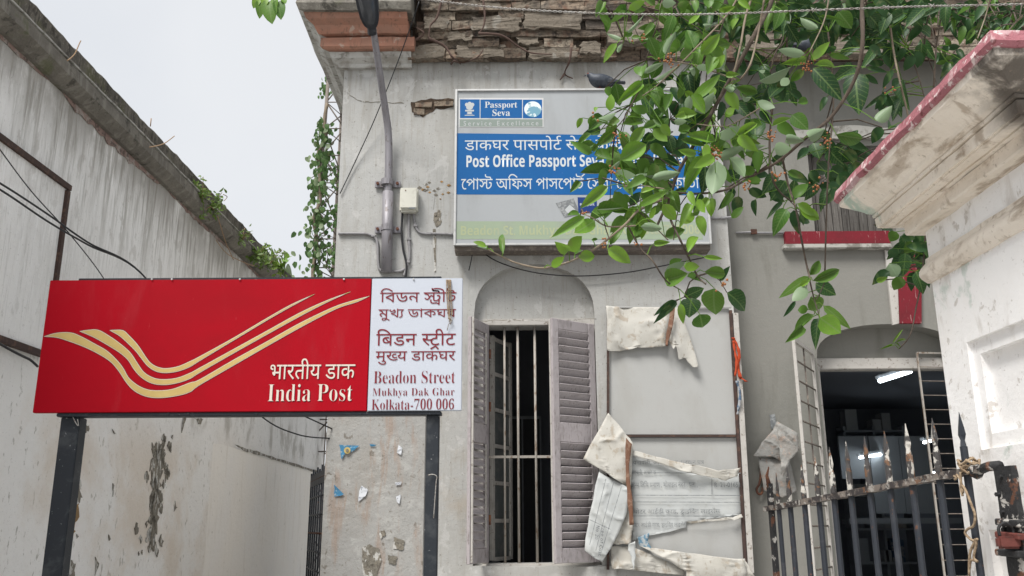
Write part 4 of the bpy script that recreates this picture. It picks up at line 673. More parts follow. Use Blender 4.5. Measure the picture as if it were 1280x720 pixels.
def shutter(hinge, free, zb, zt, lab, flip=1):
    """louvred shutter leaf between two plan points"""
    h, f = V((hinge[0], hinge[1], 0)), V((free[0], free[1], 0))
    u = (f - h).normalized(); L = (f - h).length; nrm = V((u.y, -u.x, 0)) * flip
    root = bpy.data.objects.new('shutter', None); C.objects.link(root); root.parent = po
    root.location = V((h.x, h.y, zb)) - V(po.location); setp(root, lab)
    bm0 = nb()
    def part(name, s0, s1, z0, z1, th, mat, off=0, tilt=None, bev=.004):
        bm = nb()
        c = h + u * ((s0 + s1) / 2) + nrm * off + V((0, 0, zb + (z0 + z1) / 2))
        w_, hh = s1 - s0, z1 - z0
        M = Matrix((u, nrm, V((0, 0, 1)))).transposed()
        if tilt: M = M @ Matrix.Rotation(tilt, 3, 'X')
        for x in (-.5, .5):
            for y in (-.5, .5):
                for z in (-.5, .5): bm.verts.new(M @ V((x * w_, y * th, z * hh)) + c)
        bm.verts.ensure_lookup_table()
        for q in ((0, 1, 3, 2), (4, 6, 7, 5), (0, 4, 5, 1), (2, 3, 7, 6), (0, 2, 6, 4), (1, 5, 7, 3)): bm.faces.new([bm.verts[i] for i in q])
        if bev: bmesh.ops.bevel(bm, geom=bm.edges[:], offset=bev, segments=1, affect='EDGES')
        o = obj(name, bm, mat, root)
        return o
    Hh = zt - zb; st = .075
    part('stile', 0, st, 0, Hh, .035, m_wood); part('stile', L - st, L, 0, Hh, .035, m_wood)
    part('edge_strip', L - .022, L - .002, .01, Hh - .01, .02, m_frame, .032)
    mid = Hh * .52
    for z0, z1 in ((.002, .13), (mid - .09, mid + .09), (Hh - .1, Hh - .002)): part('rail', st + .001, L - st - .001, z0, z1, .033, m_wood)
    part('louvre_stop', st + .001, st + .02, .135, mid - .095, .012, m_frame, .022, bev=0); part('louvre_stop', st + .001, st + .02, mid + .095, Hh - .105, .012, m_frame, .022, bev=0)
    for z0, z1 in ((.13, mid - .09), (mid + .09, Hh - .1)):
        cnt = int((z1 - z0) / .072)
        for i in range(cnt):
            z = z0 + (i + .5) * (z1 - z0) / cnt
            part('slat', st + .003, L - st - .003, z - .036 + random.uniform(-.004, .004), z + .036, .009, m_wood, 0, .62 + random.uniform(-.08, .08), 0)
    for z in (Hh * .15, Hh * .62, Hh * .85):
        p = h + V((0, 0, zb + z)) + nrm * .025
        bm = nb(); tube(bm, [p, p + V((0, 0, .09))], .012, 6); obj('hinge', bm, m_rust, root)
    return root
zb, zt = wb + .01, wt + .0
rf = at(691, 550, YF - .27); shutter((wr + .02, YF + .03), (rf.x, YF - .27), zb, zt, 'right grey louvred shutter leaf, half open', 1)
lf = at(586, 550, YF - .36); shutter((wl + .02, YF + .03), (lf.x, YF - .36), zb, zt, 'left grey louvred shutter leaf, folded right back', -1)

# ---- broken cornice of exposed bricks, one object per brick
def topx(x): return at(x, 60, YF).x
prof = [(0.00, 0), (.03, 0), (.045, .05)]
CZ = at(640, 80, YF).z                    # underside of the broken cornice
X0, X1 = at(512, 60, YF - .1).x, at(760, 60, YF - .1).x
XR = 7.6
# core mass behind the bricks
boxo('cornice_core', (X0 + .02, YF - .05, CZ + .03), (XR, YF + .02, ZT - .02), m_brickcore, po)
boxo('cornice_core', (XS, YF + .02, CZ + .16), (XR, YR, ZT - .23), m_brickcore, po)
courses = [(.000, .115, .13), (.118, .105, .135), (.226, .08, .155), (.309, .10, .175), (.412, .10, .185), (.515, .10, .215), (.618, .10, .22), (.721, .10, .22)]
rnd = random.Random(11)
for ci, (dz, hh, out) in enumerate(courses):
    x = X0 + rnd.uniform(-.06, .04) + (.12 if ci > 1 else 0)
    while x < XR:
        L = rnd.uniform(.26, .5)
        if x > XS + .2: L *= 1.5
        o2 = out + rnd.uniform(-.012, .008) - (.05 if rnd.random() < .12 else 0)
        z = CZ + dz
        if x > X0 + 1.9 and ci < 2 and x < XS: o2 *= .8
        if rnd.random() < .04: x += L * .4; continue
        if z + hh > ZT - (.02 if x < at(985, 20, YF).x else .19): break
        bm = nb(); box(bm, (x + .003, YF - o2, z + .001), (x + L - .003, YF - .04, z + hh - .002))
        bmesh.ops.subdivide_edges(bm, edges=bm.edges[:], cuts=3, use_grid_fill=True)
        sd = V((ci * 3.1, x, 2))
        for v in bm.verts:
            nz = noise.noise_vector(v.co * 9 + sd)
            nf = noise.noise_vector(v.co * 26)
            v.co += V((nz.x * .009 + nf.x * .005, nz.y * .018 + nf.y * .012 + .03 * noise.noise(v.co * 2.2), nz.z * .008 + nf.z * .005))
        obj('brick', bm, m_brickold, po, False)
        x += L
# lumps of old mortar and plaster still clinging to the courses
m_clump = MAT('clinging_mortar', (.17, .145, .115), .97, [(5, (1, 1, 1), .45, .6, (.17, .145, .115), .8), (30, (1, 1, 1), .52, .62, (.10, .085, .065), .7), (4, (1, 1, 1), .6, .66, (.25, .235, .205), .7), (2.2, (1, 1, 1), .46, .6, (.06, .052, .045), .85, (2, 6.62, 6.8))], bump=[(14, .6, .015), (60, .9, .006)])
for k, (x_, y_, w_, h_) in enumerate(((535, 64, 40, 16), (600, 63, 60, 15), (690, 64, 60, 15), (738, 60, 26, 14), (575, 44, 30, 10), (620, 30, 60, 16), (690, 26, 70, 20), (545, 28, 30, 14), (730, 12, 50, 12), (660, 48, 24, 10), (790, 40, 60, 24), (870, 62, 60, 18), (960, 50, 70, 24), (1060, 56, 80, 20), (600, 8, 50, 12))):
    Y_ = YF - (.135 if y_ > 60 else .165 if y_ > 42 else .20)
    a, b = at(x_ - w_ / 2, y_ + h_ / 2, Y_), at(x_ + w_ / 2, y_ - h_ / 2, Y_)
    bm = nb(); prism(bm, [rag([(a.x, a.z), (b.x, a.z), (b.x, b.z), (a.x, b.z)], .018, 6, k)], (0, Y_, 0), (1, 0, 0), (0, 0, 1), (0, .1, 0))
    bmesh.ops.subdivide_edges(bm, edges=bm.edges[:], cuts=2, use_grid_fill=True)
    for v in bm.verts: v.co += noise.noise_vector(v.co * 6) * .02 + noise.noise_vector(v.co * 30) * .008
    obj('clinging_mortar', bm, m_clump, po)
# terracotta plastered end of the cornice, mitred round the left corner
def cornice_run(name, prof, mat, xr, jit=0, yend=11.9, seed=0):
    bm = nb(); cols = []
    xs = [xr]
    x = xr
    while x > XC + .1: x -= .12; xs.append(max(x, XC))
    rows = []
    for i, x in enumerate(xs[:-1]): rows.append([(x, YF - o, z) for o, z in prof])
    rows.append([(XC - o, YF - o, z) for o, z in prof])
    y = YF + .25
    while y < yend: rows.append([(XC - o, y, z) for o, z in prof]); y += .3
    R = []
    for r in rows:
        R.append([bm.verts.new(V(p) + noise.noise_vector(V(p) * 6) * jit) for p in r])
    for a, b in zip(R, R[1:]):
        for k in range(len(prof) - 1): bm.faces.new((a[k], a[k + 1], b[k + 1], b[k]))
    bm.faces.new(R[0])
    o = obj(name, bm, mat, po)
    o.data.materials.append(m_eave)
    for p in o.data.polygons:
        if p.center.y > YF + .06 or p.center.x < XC - .20: p.material_index = 1
    return o
c0 = CZ
cornice_run('cornice_soffit', [(-.02, c0 - .06), (.05, c0 - .06), (.06, c0 - .02), (.12, c0 + .02), (.14, c0 + .075), (-.02, c0 + .075)], m_eave, X0 + .02, .006)
cornice_run('terracotta_moulding', [(-.02, c0 + .08), (.19, c0 + .08), (.215, c0 + .10), (.215, c0 + .20), (.18, c0 + .225), (-.02, c0 + .225)], m_terra, X0 + .06, .008)
cornice_run('terracotta_moulding', [(-.02, c0 + .23), (.24, c0 + .23), (.255, c0 + .25), (.285, c0 + .30), (.35, c0 + .34), (.375, c0 + .40), (-.02, c0 + .40)], m_terra, X0 + .0, .008)
cornice_run('cornice_coping', [(-.02, c0 + .405), (.42, c0 + .405), (.45, c0 + .47), (.43, c0 + .57), (.36, ZT), (-.02, ZT)], m_moss, X0 + .05, .02)
# side eave in front of the sky (grey board-like edge)
# roots on the brickwork
rt = thing('fig_roots', 'dry brown roots creeping over the broken brick cornice above the blue sign', 'roots', at(600, 60, YF - .3))
for pts in ([(552, 0), (546, 22), (538, 32), (536, 48)], [(536, 48), (556, 58), (566, 72), (578, 78), (596, 72), (604, 62)], [(604, 0), (606, 20), (604, 34), (598, 42)],
            [(598, 42), (626, 44), (648, 58), (664, 66), (690, 68)], [(564, 80), (568, 76), (576, 80)], [(714, 60), (712, 76), (706, 92), (716, 98)], [(520, 50), (530, 42), (520, 34)], [(480, 10), (500, 20), (516, 28)], [(706, 92), (700, 100)]):
    P = [at(x, y, YF - .30 if y < 50 else YF - .22 if y < 78 else YF - .03) for x, y in pts]
    tubeo('root', smoothpath(P, 5), .014, m_root, rt, 6, .006, jit=.2)

# ---- wall damage on the facade
def patch(name, pts, Y, mat, par, seed=0, amp=.012, n=4, d=.004, lab=None):
    bm = nb()
    prism(bm, [rag(W(pts, Y - d), amp, n, seed)], (0, Y - d, 0), (1, 0, 0), (0, 0, 1), (0, d, 0))
    o = obj(name, bm, mat, par)
    if lab: o['label'] = lab
    return o
patch('broken_plaster', [(513, 128), (538, 123), (567, 124), (567, 134), (545, 136), (528, 147), (515, 140)], YF, m_brickcore, po, 2)
for (x0, y0, x1, y1) in ((519, 127, 540, 133), (543, 126, 566, 132), (517, 135, 530, 142)):
    a, b = at(x0, y1, YF - .03), at(x1, y0, YF - .03)
    bm = nb(); box(bm, (a.x, YF - .018, a.z), (b.x, YF - .002, b.z), .005); obj('brick', bm, m_brickold, po)
for i, pts in enumerate(([(548, 262), (552, 265), (551, 280), (546, 284), (542, 275)], [(543, 266), (546, 265), (546, 271), (542, 271)], [(541, 286), (544, 286), (545, 340), (542, 340)],
                         [(452, 684), (462, 680), (474, 686), (476, 700), (470, 722), (455, 722)], [(492, 672), (506, 676), (503, 688), (491, 686)], [(485, 694), (497, 696), (494, 706), (486, 704)],
                         [(474, 666), (480, 662), (482, 668), (476, 674)])):
    patch('bare_mortar', pts, YF - (.024 if i > 2 else 0), m_peel, po, 20 + i, .01)
for i, pts in enumerate(([(530, 232), (545, 228), (562, 232), (558, 242), (540, 240)],)):
    pass
for k in range(16):
    r = random.Random(k + 5); x, y = r.gauss(546, 12), r.gauss(236, 5)
    s = r.uniform(1, 3.5)
    patch('bare_mortar', [(x - s, y), (x, y - s * .7), (x + s, y), (x, y + s * .6)], YF, m_ochre if k % 2 else m_peel, po, k, .004, 2, .003)
def crack(pts, Y, w=.006, par=po):
    bm = nb(); P = [at(x, y, Y) for x, y in pts]
    r = random.Random(int(pts[0][0])); L = []; R_ = []
    Q = smoothpath(P, 4)
    for p in Q:
        j = r.uniform(-.008, .008); ww = w * r.uniform(.3, 1)
        L.append(bm.verts.new((p.x + j, Y - .003, p.z + j + ww / 2))); R_.append(bm.verts.new((p.x + j + ww * .4, Y - .003, p.z + j - ww / 2)))
    for i in range(len(Q) - 1): bm.faces.new((L[i], L[i + 1], R_[i + 1], R_[i]))
    return obj('crack', bm, m_peel, po)
crack([(432, 112), (440, 121), (455, 127), (475, 128), (505, 129)], YF, .012)
crack([(470, 112), (474, 122), (472, 130)], YF)
crack([(600, 402), (640, 400), (690, 401), (745, 399)], YF + .0, .008)
crack([(544, 240), (542, 262)], YF, .008)
crack([(905, 560), (907, 600), (905, 640)], YF, .006)
# rendered panel low on the left
a = px(405, 522, YF - .02); b = px(532, 522, YF - .02)
XP = px(530, 620, YF - .02)[0]
slab('render_panel', [[(XC + .003, .02), (XP, .02), (XP, at(500, 500, YF).z), (XC + .003, at(500, 500, YF).z)]], YF - .02, YF, m_render, po)
# scraps of old posters
ps = [('blue poster scrap with a round yellow mark on the grey render', [(424, 556), (449, 557), (440, 565), (432, 566), (427, 574)], m_brassy),
      ('small torn blue paper scrap low on the grey render', [(418, 606), (430, 618), (424, 620), (418, 621)], m_brassy),
      ('largest white paper scrap peeling off the grey render', [(452, 607), (460, 612), (457, 620), (448, 627), (449, 614)], m_scrap),
      ('white paper scrap peeling off right of the blue poster scrap', [(498, 556), (503, 560), (501, 569), (496, 566)], m_scrap),
      ('folded white paper scrap in the middle of the right row of scraps', [(494, 603), (502, 602), (501, 606), (495, 607)], m_scrap),
      ('pointed white paper scrap, lowest of the right row of scraps', [(495, 621), (501, 618), (499, 630), (496, 627)], m_scrap),
      ('thin blue paper sliver right of the blue poster scrap', [(462, 555), (470, 556), (469, 558), (463, 558)], m_brassy)]
for i, (lab, pts, mt) in enumerate(ps):
    Y = YF - .03
    q = rag(W(pts, Y), .004, 3, i)
    c = q[0]
    bm = nb(); prism(bm, [q], (0, Y, 0), (1, 0, 0), (0, 0, 1), (0, .002, 0))
    for v in bm.verts: v.co.y -= abs(noise.noise(v.co * 20)) * .012
    if i == 0:
        t = thing('poster_scrap', lab, 'paper scrap', (c[0], Y, c[1]), 'poster scraps on the render')
        obj('paper', bm, mt, t)
        g = at(434, 563, Y - .012); bm = nb(); tube(bm, [g, g + V((0, .004, 0))], .031, 14); obj('round_mark', bm, m_scrapy, t)
        g = at(434, 563, Y - .018); bm = nb(); tube(bm, [g, g + V((0, .004, 0))], .014, 12); obj('round_mark', bm, m_peel, t)
    else:
        setp(obj('poster_scrap', bm, mt), lab, 'paper scrap', 'poster scraps on the render')

# ------------------------------------------------------------------ left neighbour
vp = ray(660, 657); D = V((vp.x, vp.y, 0)).normalized(); NL = V((D.y, -D.x, 0))      # wall direction, normal to the right
PL = V((-3.6, 0, 0))
def onl(px_, py_, off=0): return atp(px_, py_, PL + NL * off, NL)
def tl(p): return (V(p) - PL).dot(D), V(p).z
lb = thing('neighbouring_building', 'streaked grey lime-washed building with a blackened mossy parapet', 'building', PL + D * 1)
Zb = onl(150, 182).z; Zm = onl(150, 140, .14).z; Zt = onl(120, 83, .03).z
print('Z left', Zb, Zm, Zt, onl(10, 57).z, onl(300, 328).z)
T0, T1 = 1.0, tl(onl(408, 500))[0]
m_lip = MAT('pinkish_brick_scar', (.27, .19, .165), .97, [(9, (1, 1, 1), .48, .6, (.38, .35, .32), .8), (20, (1, 1, 1), .52, .62, (.10, .08, .07), .85)], bump=[(24, .9, .02)])
def lrun(name, prof, mat, t0=T0, t1=T1, jit=0, step=.22, freq=4):
    """profile (offset to the right, z) swept along the neighbour's wall"""
    bm = nb(); R = []
    t = t0
    while t < t1 + step:
        tt = min(t, t1)
        r = []
        for k, (o, z) in enumerate(prof):
            p = PL + D * tt + NL * o + V((0, 0, z))
            r.append(bm.verts.new(p + noise.noise_vector(p * freq) * jit * (1 if o > -.3 else 0)))
        R.append(r); t += step
    n = len(prof)
    for a, b in zip(R, R[1:]):
        for k in range(n): bm.faces.new((a[k], a[(k + 1) % n], b[(k + 1) % n], b[k]))
    bm.faces.new(R[0]); bm.faces.new(R[-1][::-1])
    return obj(name, bm, mat, lb)
lrun('wall', [(0, 0), (0, Zb + .05), (-.4, Zb + .05), (-.4, 0)], m_left, jit=.006)
def vsub(a, b, n, o): return [(o, a + (b - a) * i / n) for i in range(n + 1)]
lrun('string_course', [(-.3, Zb)] + [(.05, Zb - .01), (.10, Zb + .02)] + vsub(Zb + .05, Zm - .012, 6, .14) + [(.135, Zm), (-.3, Zm + .02)], m_moss, jit=.006, step=.1, freq=4)
lrun('parapet', [(-.32, Zm)] + vsub(Zm + .01, Zt - .02, 6, .015) + [(0, Zt), (-.15, Zt + .012), (-.3, Zt - .01), (-.32, Zt - .05)], m_moss2, jit=.014, step=.08, freq=8)
lrun('drip_edge', [(.10, Zm + .004), (.147, Zm + .004), (.147, Zm + .018), (.10, Zm + .022)], m_lintel, jit=.006, step=.08, freq=9)
# peeled lip under the string course: ragged strips showing brick
for k, (ta, tb_, dep) in enumerate(((2.6, 4.6, .13), (4.7, 6.1, .05), (6.3, 8.2, .10), (8.4, 10.5, .06), (10.8, 12.5, .05))):
    n_ = int((tb_ - ta) / .07); up_, lo_ = [], []
    for i in range(n_ + 1):
        t = ta + (tb_ - ta) * i / n_; e_ = math.sin(PI * i / n_) ** .5
        up_.append((t, Zb + .03)); lo_.append((t, Zb - .01 - dep * e_ * (.45 + .9 * abs(noise.noise(V((t * 5, k, 0)))) + .3 * noise.noise(V((t * 17, k, 1))))))
    bm = nb(); prism(bm, [lo_ + up_[::-1]], PL + NL * .003, D, (0, 0, 1), NL * .006)
    obj('bare_mortar', bm, m_lip, lb)
def lpatch(pts, mat, seed, amp=.03, n=4, name='bare_mortar', off=.004):
    bm = nb(); q = rag([tl(onl(x, y)) for x, y in pts], amp, n, seed)
    prism(bm, [q], PL + NL * off, D, (0, 0, 1), NL * .006)
    return obj(name, bm, mat, lb)
lpatch([(190, 556), (198, 560), (204, 552), (203, 575), (200, 600), (196, 640), (193, 668), (188, 680), (185, 670), (188, 640), (190, 600), (190, 575)], m_peel, 1, .06, 7)
rq = random.Random(77)
for k in range(46):
    y_ = rq.uniform(545, 700); x_ = 199 - (y_ - 550) * .09 + rq.gauss(0, 8); s_ = rq.uniform(1.5, 5)
    lpatch([(x_ - s_ * .6, y_), (x_, y_ - s_ * 1.6), (x_ + s_ * .6, y_), (x_ + s_ * .1, y_ + s_ * 1.8)], m_peel, k, .03, 3)
for i, pts in enumerate(([(205, 585), (212, 592), (206, 604)], [(214, 552), (213, 566), (209, 560)], [(232, 522), (226, 540), (229, 522)], [(242, 523), (253, 524), (250, 531)], [(139, 536), (145, 542), (141, 541)],
                         [(218, 626), (221, 634), (217, 640)], [(86, 700), (93, 706), (92, 722), (86, 722)], [(140, 604), (142, 607), (140, 621)], [(95, 667), (97, 671), (95, 673)], [(135, 668), (138, 674), (135, 676)], [(106, 530), (111, 536), (106, 541)],
                         [(118, 696), (122, 704), (117, 722)])):
    lpatch(pts, m_peel, 40 + i, .02, 3)
lpatch([(88, 592), (97, 592), (101, 605), (99, 630), (84, 632)], m_peel, 70, .03, 4)
lpatch([(84, 632), (99, 628), (96, 650), (90, 668), (82, 668), (80, 650)], m_ochre, 71, .03, 4)
# lower, thicker skin of wall with a ragged top ledge
ts = [tl(onl(x, y, .05)) for x, y in ((270, 552), (301, 562), (345, 576), (400, 592))]
bm = nb(); F_, G_, H_g = [], [], []
t = ts[0][0] - .6; tend = T1 - .9
while t < tend:
    zz_ = ts[1][1] + (ts[3][1] - ts[1][1]) * (t - ts[1][0]) / (ts[3][0] - ts[1][0]) + .02 * noise.noise(V((t * 2.3, 0, 0))) + .008 * noise.noise(V((t * 11, 0, 5)))
    f_ = min(1, max(0, (t - ts[0][0] + .3) / 1.2)); f_ = f_ * f_ * (3 - 2 * f_)
    of = -.012 + .052 * f_
    P_ = [PL + D * t + NL * of + V((0, 0, zz_ * k / 6)) for k in range(7)] + [PL + D * t - NL * .03 + V((0, 0, zz_ + .006))]
    F_.append([bm.verts.new(p) for p in P_]); t += .14
for a, b in zip(F_, F_[1:]):
    for k in range(7): bm.faces.new((a[k], a[k + 1], b[k + 1], b[k]))
bm.faces.new(F_[-1][:] + [bm.verts.new(PL + D * (t - .14) - NL * .03)])
obj('lower_wall_skin', bm, m_left_low, lb)
lpatch([(288, 556), (301, 560), (320, 565), (345, 574), (375, 583), (401, 590), (401, 593), (375, 586), (345, 577), (320, 569), (301, 563.5)], m_peel, 5, .008, 5, 'crack', .045)
# framed rusty panel high on the wall
fp = thing('framed_wall_panel', 'blank weathered panel in a rusty brown frame on the left wall', 'panel', onl(40, 330))
ft, fz = tl(onl(75.5, 234)); _, fb = tl(onl(45, 443))
t0 = 1.6
bm = nb(); prism(bm, [[(t0, fb), (ft, fb), (ft, fz), (t0, fz)]], PL + NL * .03, D, (0, 0, 1), NL * .02); obj('board', bm, m_left, fp)
m_dframe = MAT('dark_brown_frame', (.055, .035, .03), .8, [(20, (1, 1, 1), .5, .62, (.12, .07, .05), .7)])
def lbar(n_, a, b, par, mat, w=.042, d=.05, off=.05):
    mat = m_dframe
    bm = nb(); p = PL + NL * off + D * a[0] + V((0, 0, a[1])); q = PL + NL * off + D * b[0] + V((0, 0, b[1]))
    obox(bm, p, q, w, d, (0, 0, 1) if abs(a[1] - b[1]) < .1 else D)
    return obj(n_, bm, mat, par)
lbar('frame_bar', (t0, fz), (ft + .03, fz), fp, m_rust); lbar('frame_bar', (t0, fb), (ft + .03, fb), fp, m_rust); lbar('frame_bar', (ft, fb + .032), (ft, fz - .032), fp, m_rust)
p = [onl(x, y, .12) for x, y in ((-20, 418), (0, 430), (18, 440), (30, 446), (38, 450), (47, 458))]
setp(tubeo('sagging_cable', smoothpath(p, 5), .009, m_cable, None, 6), 'short black cable sagging along the bottom of the rusty framed panel', 'cable')
# grille gate at the end of the passage
gg = thing('passage_grille', 'dark iron grille closing the passage between the streaked wall and the office', 'grille', at(400, 700, 11.5))
gp, gq = at(389, 604, 13.2), at(412, 590, 11.0)
gx = V((gp.x, gp.y, 0)); gd = V((gq.x - gp.x, gq.y - gp.y, 0)); gL = gd.length; gd.normalize(); gz = (gp.z + gq.z) / 2
for i in range(9):
    p = gx + gd * (gL * i / 8); tubeo('grille_bar', [p + V((0, 0, .1)), p + V((0, 0, gz + .12 + (.04 if i % 2 else 0)))], .014, m_gate, gg, 5)
for i in range(10):
    z = .1 + (gz - .1) * i / 9; tubeo('grille_rail', [gx + V((0, 0, z)), gx + gd * gL + V((0, 0, z))], .013, m_gate if i % 3 else m_rust, gg, 5)
bm = nb(); obox(bm, gx + V((0, 0, gz)), gx + gd * gL + V((0, 0, gz)), .16, .02, (0, 0, 1)); obj('top_plate', bm, m_gate, gg)
# ------------------------------------------------------------------ lettering
GD = json.loads(GLYPHS)
def fit(polysets, box_, Y, mat, parent, label, th=.0015, name='lettering', dirv=None):
    """polysets: list of loop-groups in font units; scaled to fill the pixel box (x0,y0,x1,y1) on the plane at distance Y"""
    x0, y0, x1, y1 = box_
    ym = (y0 + y1) / 2
    A, B = at(x0, ym, Y), at(x1, ym, Y)
    z1, z0 = at((x0 + x1) / 2, y0, Y).z, at((x0 + x1) / 2, y1, Y).z
    xs = [p[0] for g in polysets for lp in g for p in lp]; ys = [p[1] for g in polysets for lp in g for p in lp]
    mx0, mx1, my0, my1 = min(xs), max(xs), min(ys), max(ys)
    kx, kz = (B.x - A.x) / (mx1 - mx0), (z1 - z0) / (my1 - my0)
    bm = nb()
    for i, g in enumerate(polysets):
        Q = [[((x - mx0) * kx, (y - my0) * kz) for x, y in lp] for lp in g]
        # non-zero winding fill by horizontal bands (strokes of a letter may overlap)
        hgt = z1 - z0
        ys_ = sorted({round(p[1], 7) for lp in Q for p in lp} | {hgt * k / 60 for k in range(-6, 70)})
        E_ = [(lp[k - 1], lp[k]) for lp in Q for k in range(len(lp)) if lp[k - 1][1] != lp[k][1]]
        lo_, hi_ = min(p[1] for lp in Q for p in lp), max(p[1] for lp in Q for p in lp)
        for ya_, yb_ in zip(ys_, ys_[1:]):
            if yb_ <= lo_ or ya_ >= hi_ or yb_ - ya_ < 1e-6: continue
            ym2 = (ya_ + yb_) / 2; cr_ = []
            for (p, q_) in E_:
                if min(p[1], q_[1]) < ym2 < max(p[1], q_[1]):
                    g_ = lambda y: p[0] + (q_[0] - p[0]) * (y - p[1]) / (q_[1] - p[1])
                    cr_.append((g_(ym2), g_(ya_), g_(yb_), 1 if q_[1] > p[1] else -1))
            cr_.sort(); wn = 0
            for c_ in cr_:
                if wn == 0: st_ = c_
                wn += c_[3]
                if wn == 0 and c_[0] - st_[0] > 1e-6:
                    vs_ = [bm.verts.new((A.x + x_, Y, z0 + y_)) for x_, y_ in ((st_[1], ya_), (c_[1], ya_), (c_[2], yb_), (st_[2], yb_))]
                    bm.faces.new(vs_)
    o = obj(name, bm, mat, parent)
    if label: o['label'] = label
    return o
def indic(key):
    out = []
    for nm, gx_, gy_ in GD['s'][key][1]:
        out.append([[(lp[i] + gx_, lp[i + 1] + gy_) for i in range(0, len(lp), 2)] for lp in GD['g'][nm]])
    return out
def serif(s):
    o = ''
    for ch in s:
        if 'A' <= ch <= 'Z': o += chr(0x1D400 + ord(ch) - 65)
        elif 'a' <= ch <= 'z': o += chr(0x1D41A + ord(ch) - 97)
        elif '0' <= ch <= '9': o += chr(0x1D7CE + ord(ch) - 48)
        else: o += ch
    return o
def sansb(s):
    o = ''
    for ch in s:
        if 'A' <= ch <= 'Z': o += chr(0x1D5D4 + ord(ch) - 65)
        elif 'a' <= ch <= 'z': o += chr(0x1D5EE + ord(ch) - 97)
        elif '0' <= ch <= '9': o += chr(0x1D7EC + ord(ch) - 48)
        else: o += ch
    return o
def latin(s, box_, Y, mat, parent, label, off=0, space=1, name='lettering', matrix=None):
    cu = bpy.data.curves.new('t', 'FONT'); cu.body = s; cu.size = 1; cu.offset = off; cu.space_character = space; cu.resolution_u = 3
    o = bpy.data.objects.new('t', cu); C.objects.link(o)
    dg = bpy.context.evaluated_depsgraph_get()
    me = bpy.data.meshes.new_from_object(o.evaluated_get(dg))
    bpy.data.objects.remove(o); bpy.data.curves.remove(cu)
    me.name = name
    me.materials.clear()
    xs = [v.co.x for v in me.vertices]; ys = [v.co.y for v in me.vertices]
    mx0, mx1, my0, my1 = min(xs), max(xs), min(ys), max(ys)
    if matrix is not None:
        for v in me.vertices: v.co = matrix @ V(((v.co.x - mx0) / (mx1 - mx0), (v.co.y - my0) / (my1 - my0), 0))
    else:
        x0, y0, x1, y1 = box_
        ym = (y0 + y1) / 2
        A, B = at(x0, ym, Y), at(x1, ym, Y)
        z1, z0 = at((x0 + x1) / 2, y0, Y).z, at((x0 + x1) / 2, y1, Y).z
        for v in me.vertices:
            v.co = V((A.x + (v.co.x - mx0) / (mx1 - mx0) * (B.x - A.x), Y, z0 + (v.co.y - my0) / (my1 - my0) * (z1 - z0)))
    q = link(name, me, mat, parent)
    if label: q['label'] = label
    return q
def flatshape(name, pts, Y, mat, parent, d=0, lab=None):
    bm = nb(); prism(bm, [W(pts, Y)], (0, Y, 0), (1, 0, 0), (0, 0, 1), (0, d, 0))
    o = obj(name, bm, mat, parent)
    if lab: o['label'] = lab
    return o

# ------------------------------------------------------------------ red sign on two posts
YS = 5.2
sx0, sx1 = at(52, 430, YS).x, at(577.5, 436, YS).x
sz1, sz0 = at(315, 349, YS).z, at(315, 514.5, YS).z
xd = at(461.5, 436, YS).x
sg = thing('post_office_sign', 'long red and white post office sign board on two black posts', 'sign', ((sx0 + sx1) / 2, YS + .05, 0))
boxo('red_panel', (sx0, YS, sz0), (xd - .002, YS + .035, sz1), m_red, sg, .003)
boxo('white_panel', (xd + .002, YS, sz0), (sx1, YS + .035, sz1), m_white, sg, .003)
boxo('top_frame', (at(100, 345, YS + .05).x, YS + .037, sz1 - .03), (at(552, 348, YS + .05).x, YS + .10, sz1 + .022), m_black, sg, .003)
boxo('bottom_frame', (at(75, 517, YS + .05).x, YS + .01, sz0 - .022), (at(552, 522, YS + .05).x, YS + .10, sz0 - .002), m_black, sg, .003)
boxo('back_panel', (sx0 + .03, YS + .037, sz0 + .01), (sx1 - .03, YS + .045, sz1 - .035), m_black, sg)
for xa, xb in ((76, 100), (533, 549)):
    a, b = at(xa, 525, YS + .04).x, at(xb, 525, YS + .04).x
    boxo('post', (a, YS + .04, 0), (b, YS + .04 + (b - a) * .8, sz0 - .023), m_black, sg, .004)
for x in (190, 215, 300, 430, 517):
    p = at(x, 349, YS - .002); bm = nb(); tube(bm, [p, p + V((0, -.006, 0))], .006, 6); obj('rivet', bm, m_alu, sg)
    p = at(x + 20, 517, YS - .002); bm = nb(); tube(bm, [p, p + V((0, .006, 0))], .006, 6); obj('rivet', bm, m_black, sg)
def sa_(pts): return [at(50 + x / 4.8, 360 + y / 4.8, YS) for x, y in pts]
def sb_(pts): return [at(250 + x / 4.8, 360 + y / 4.8, YS) for x, y in pts]
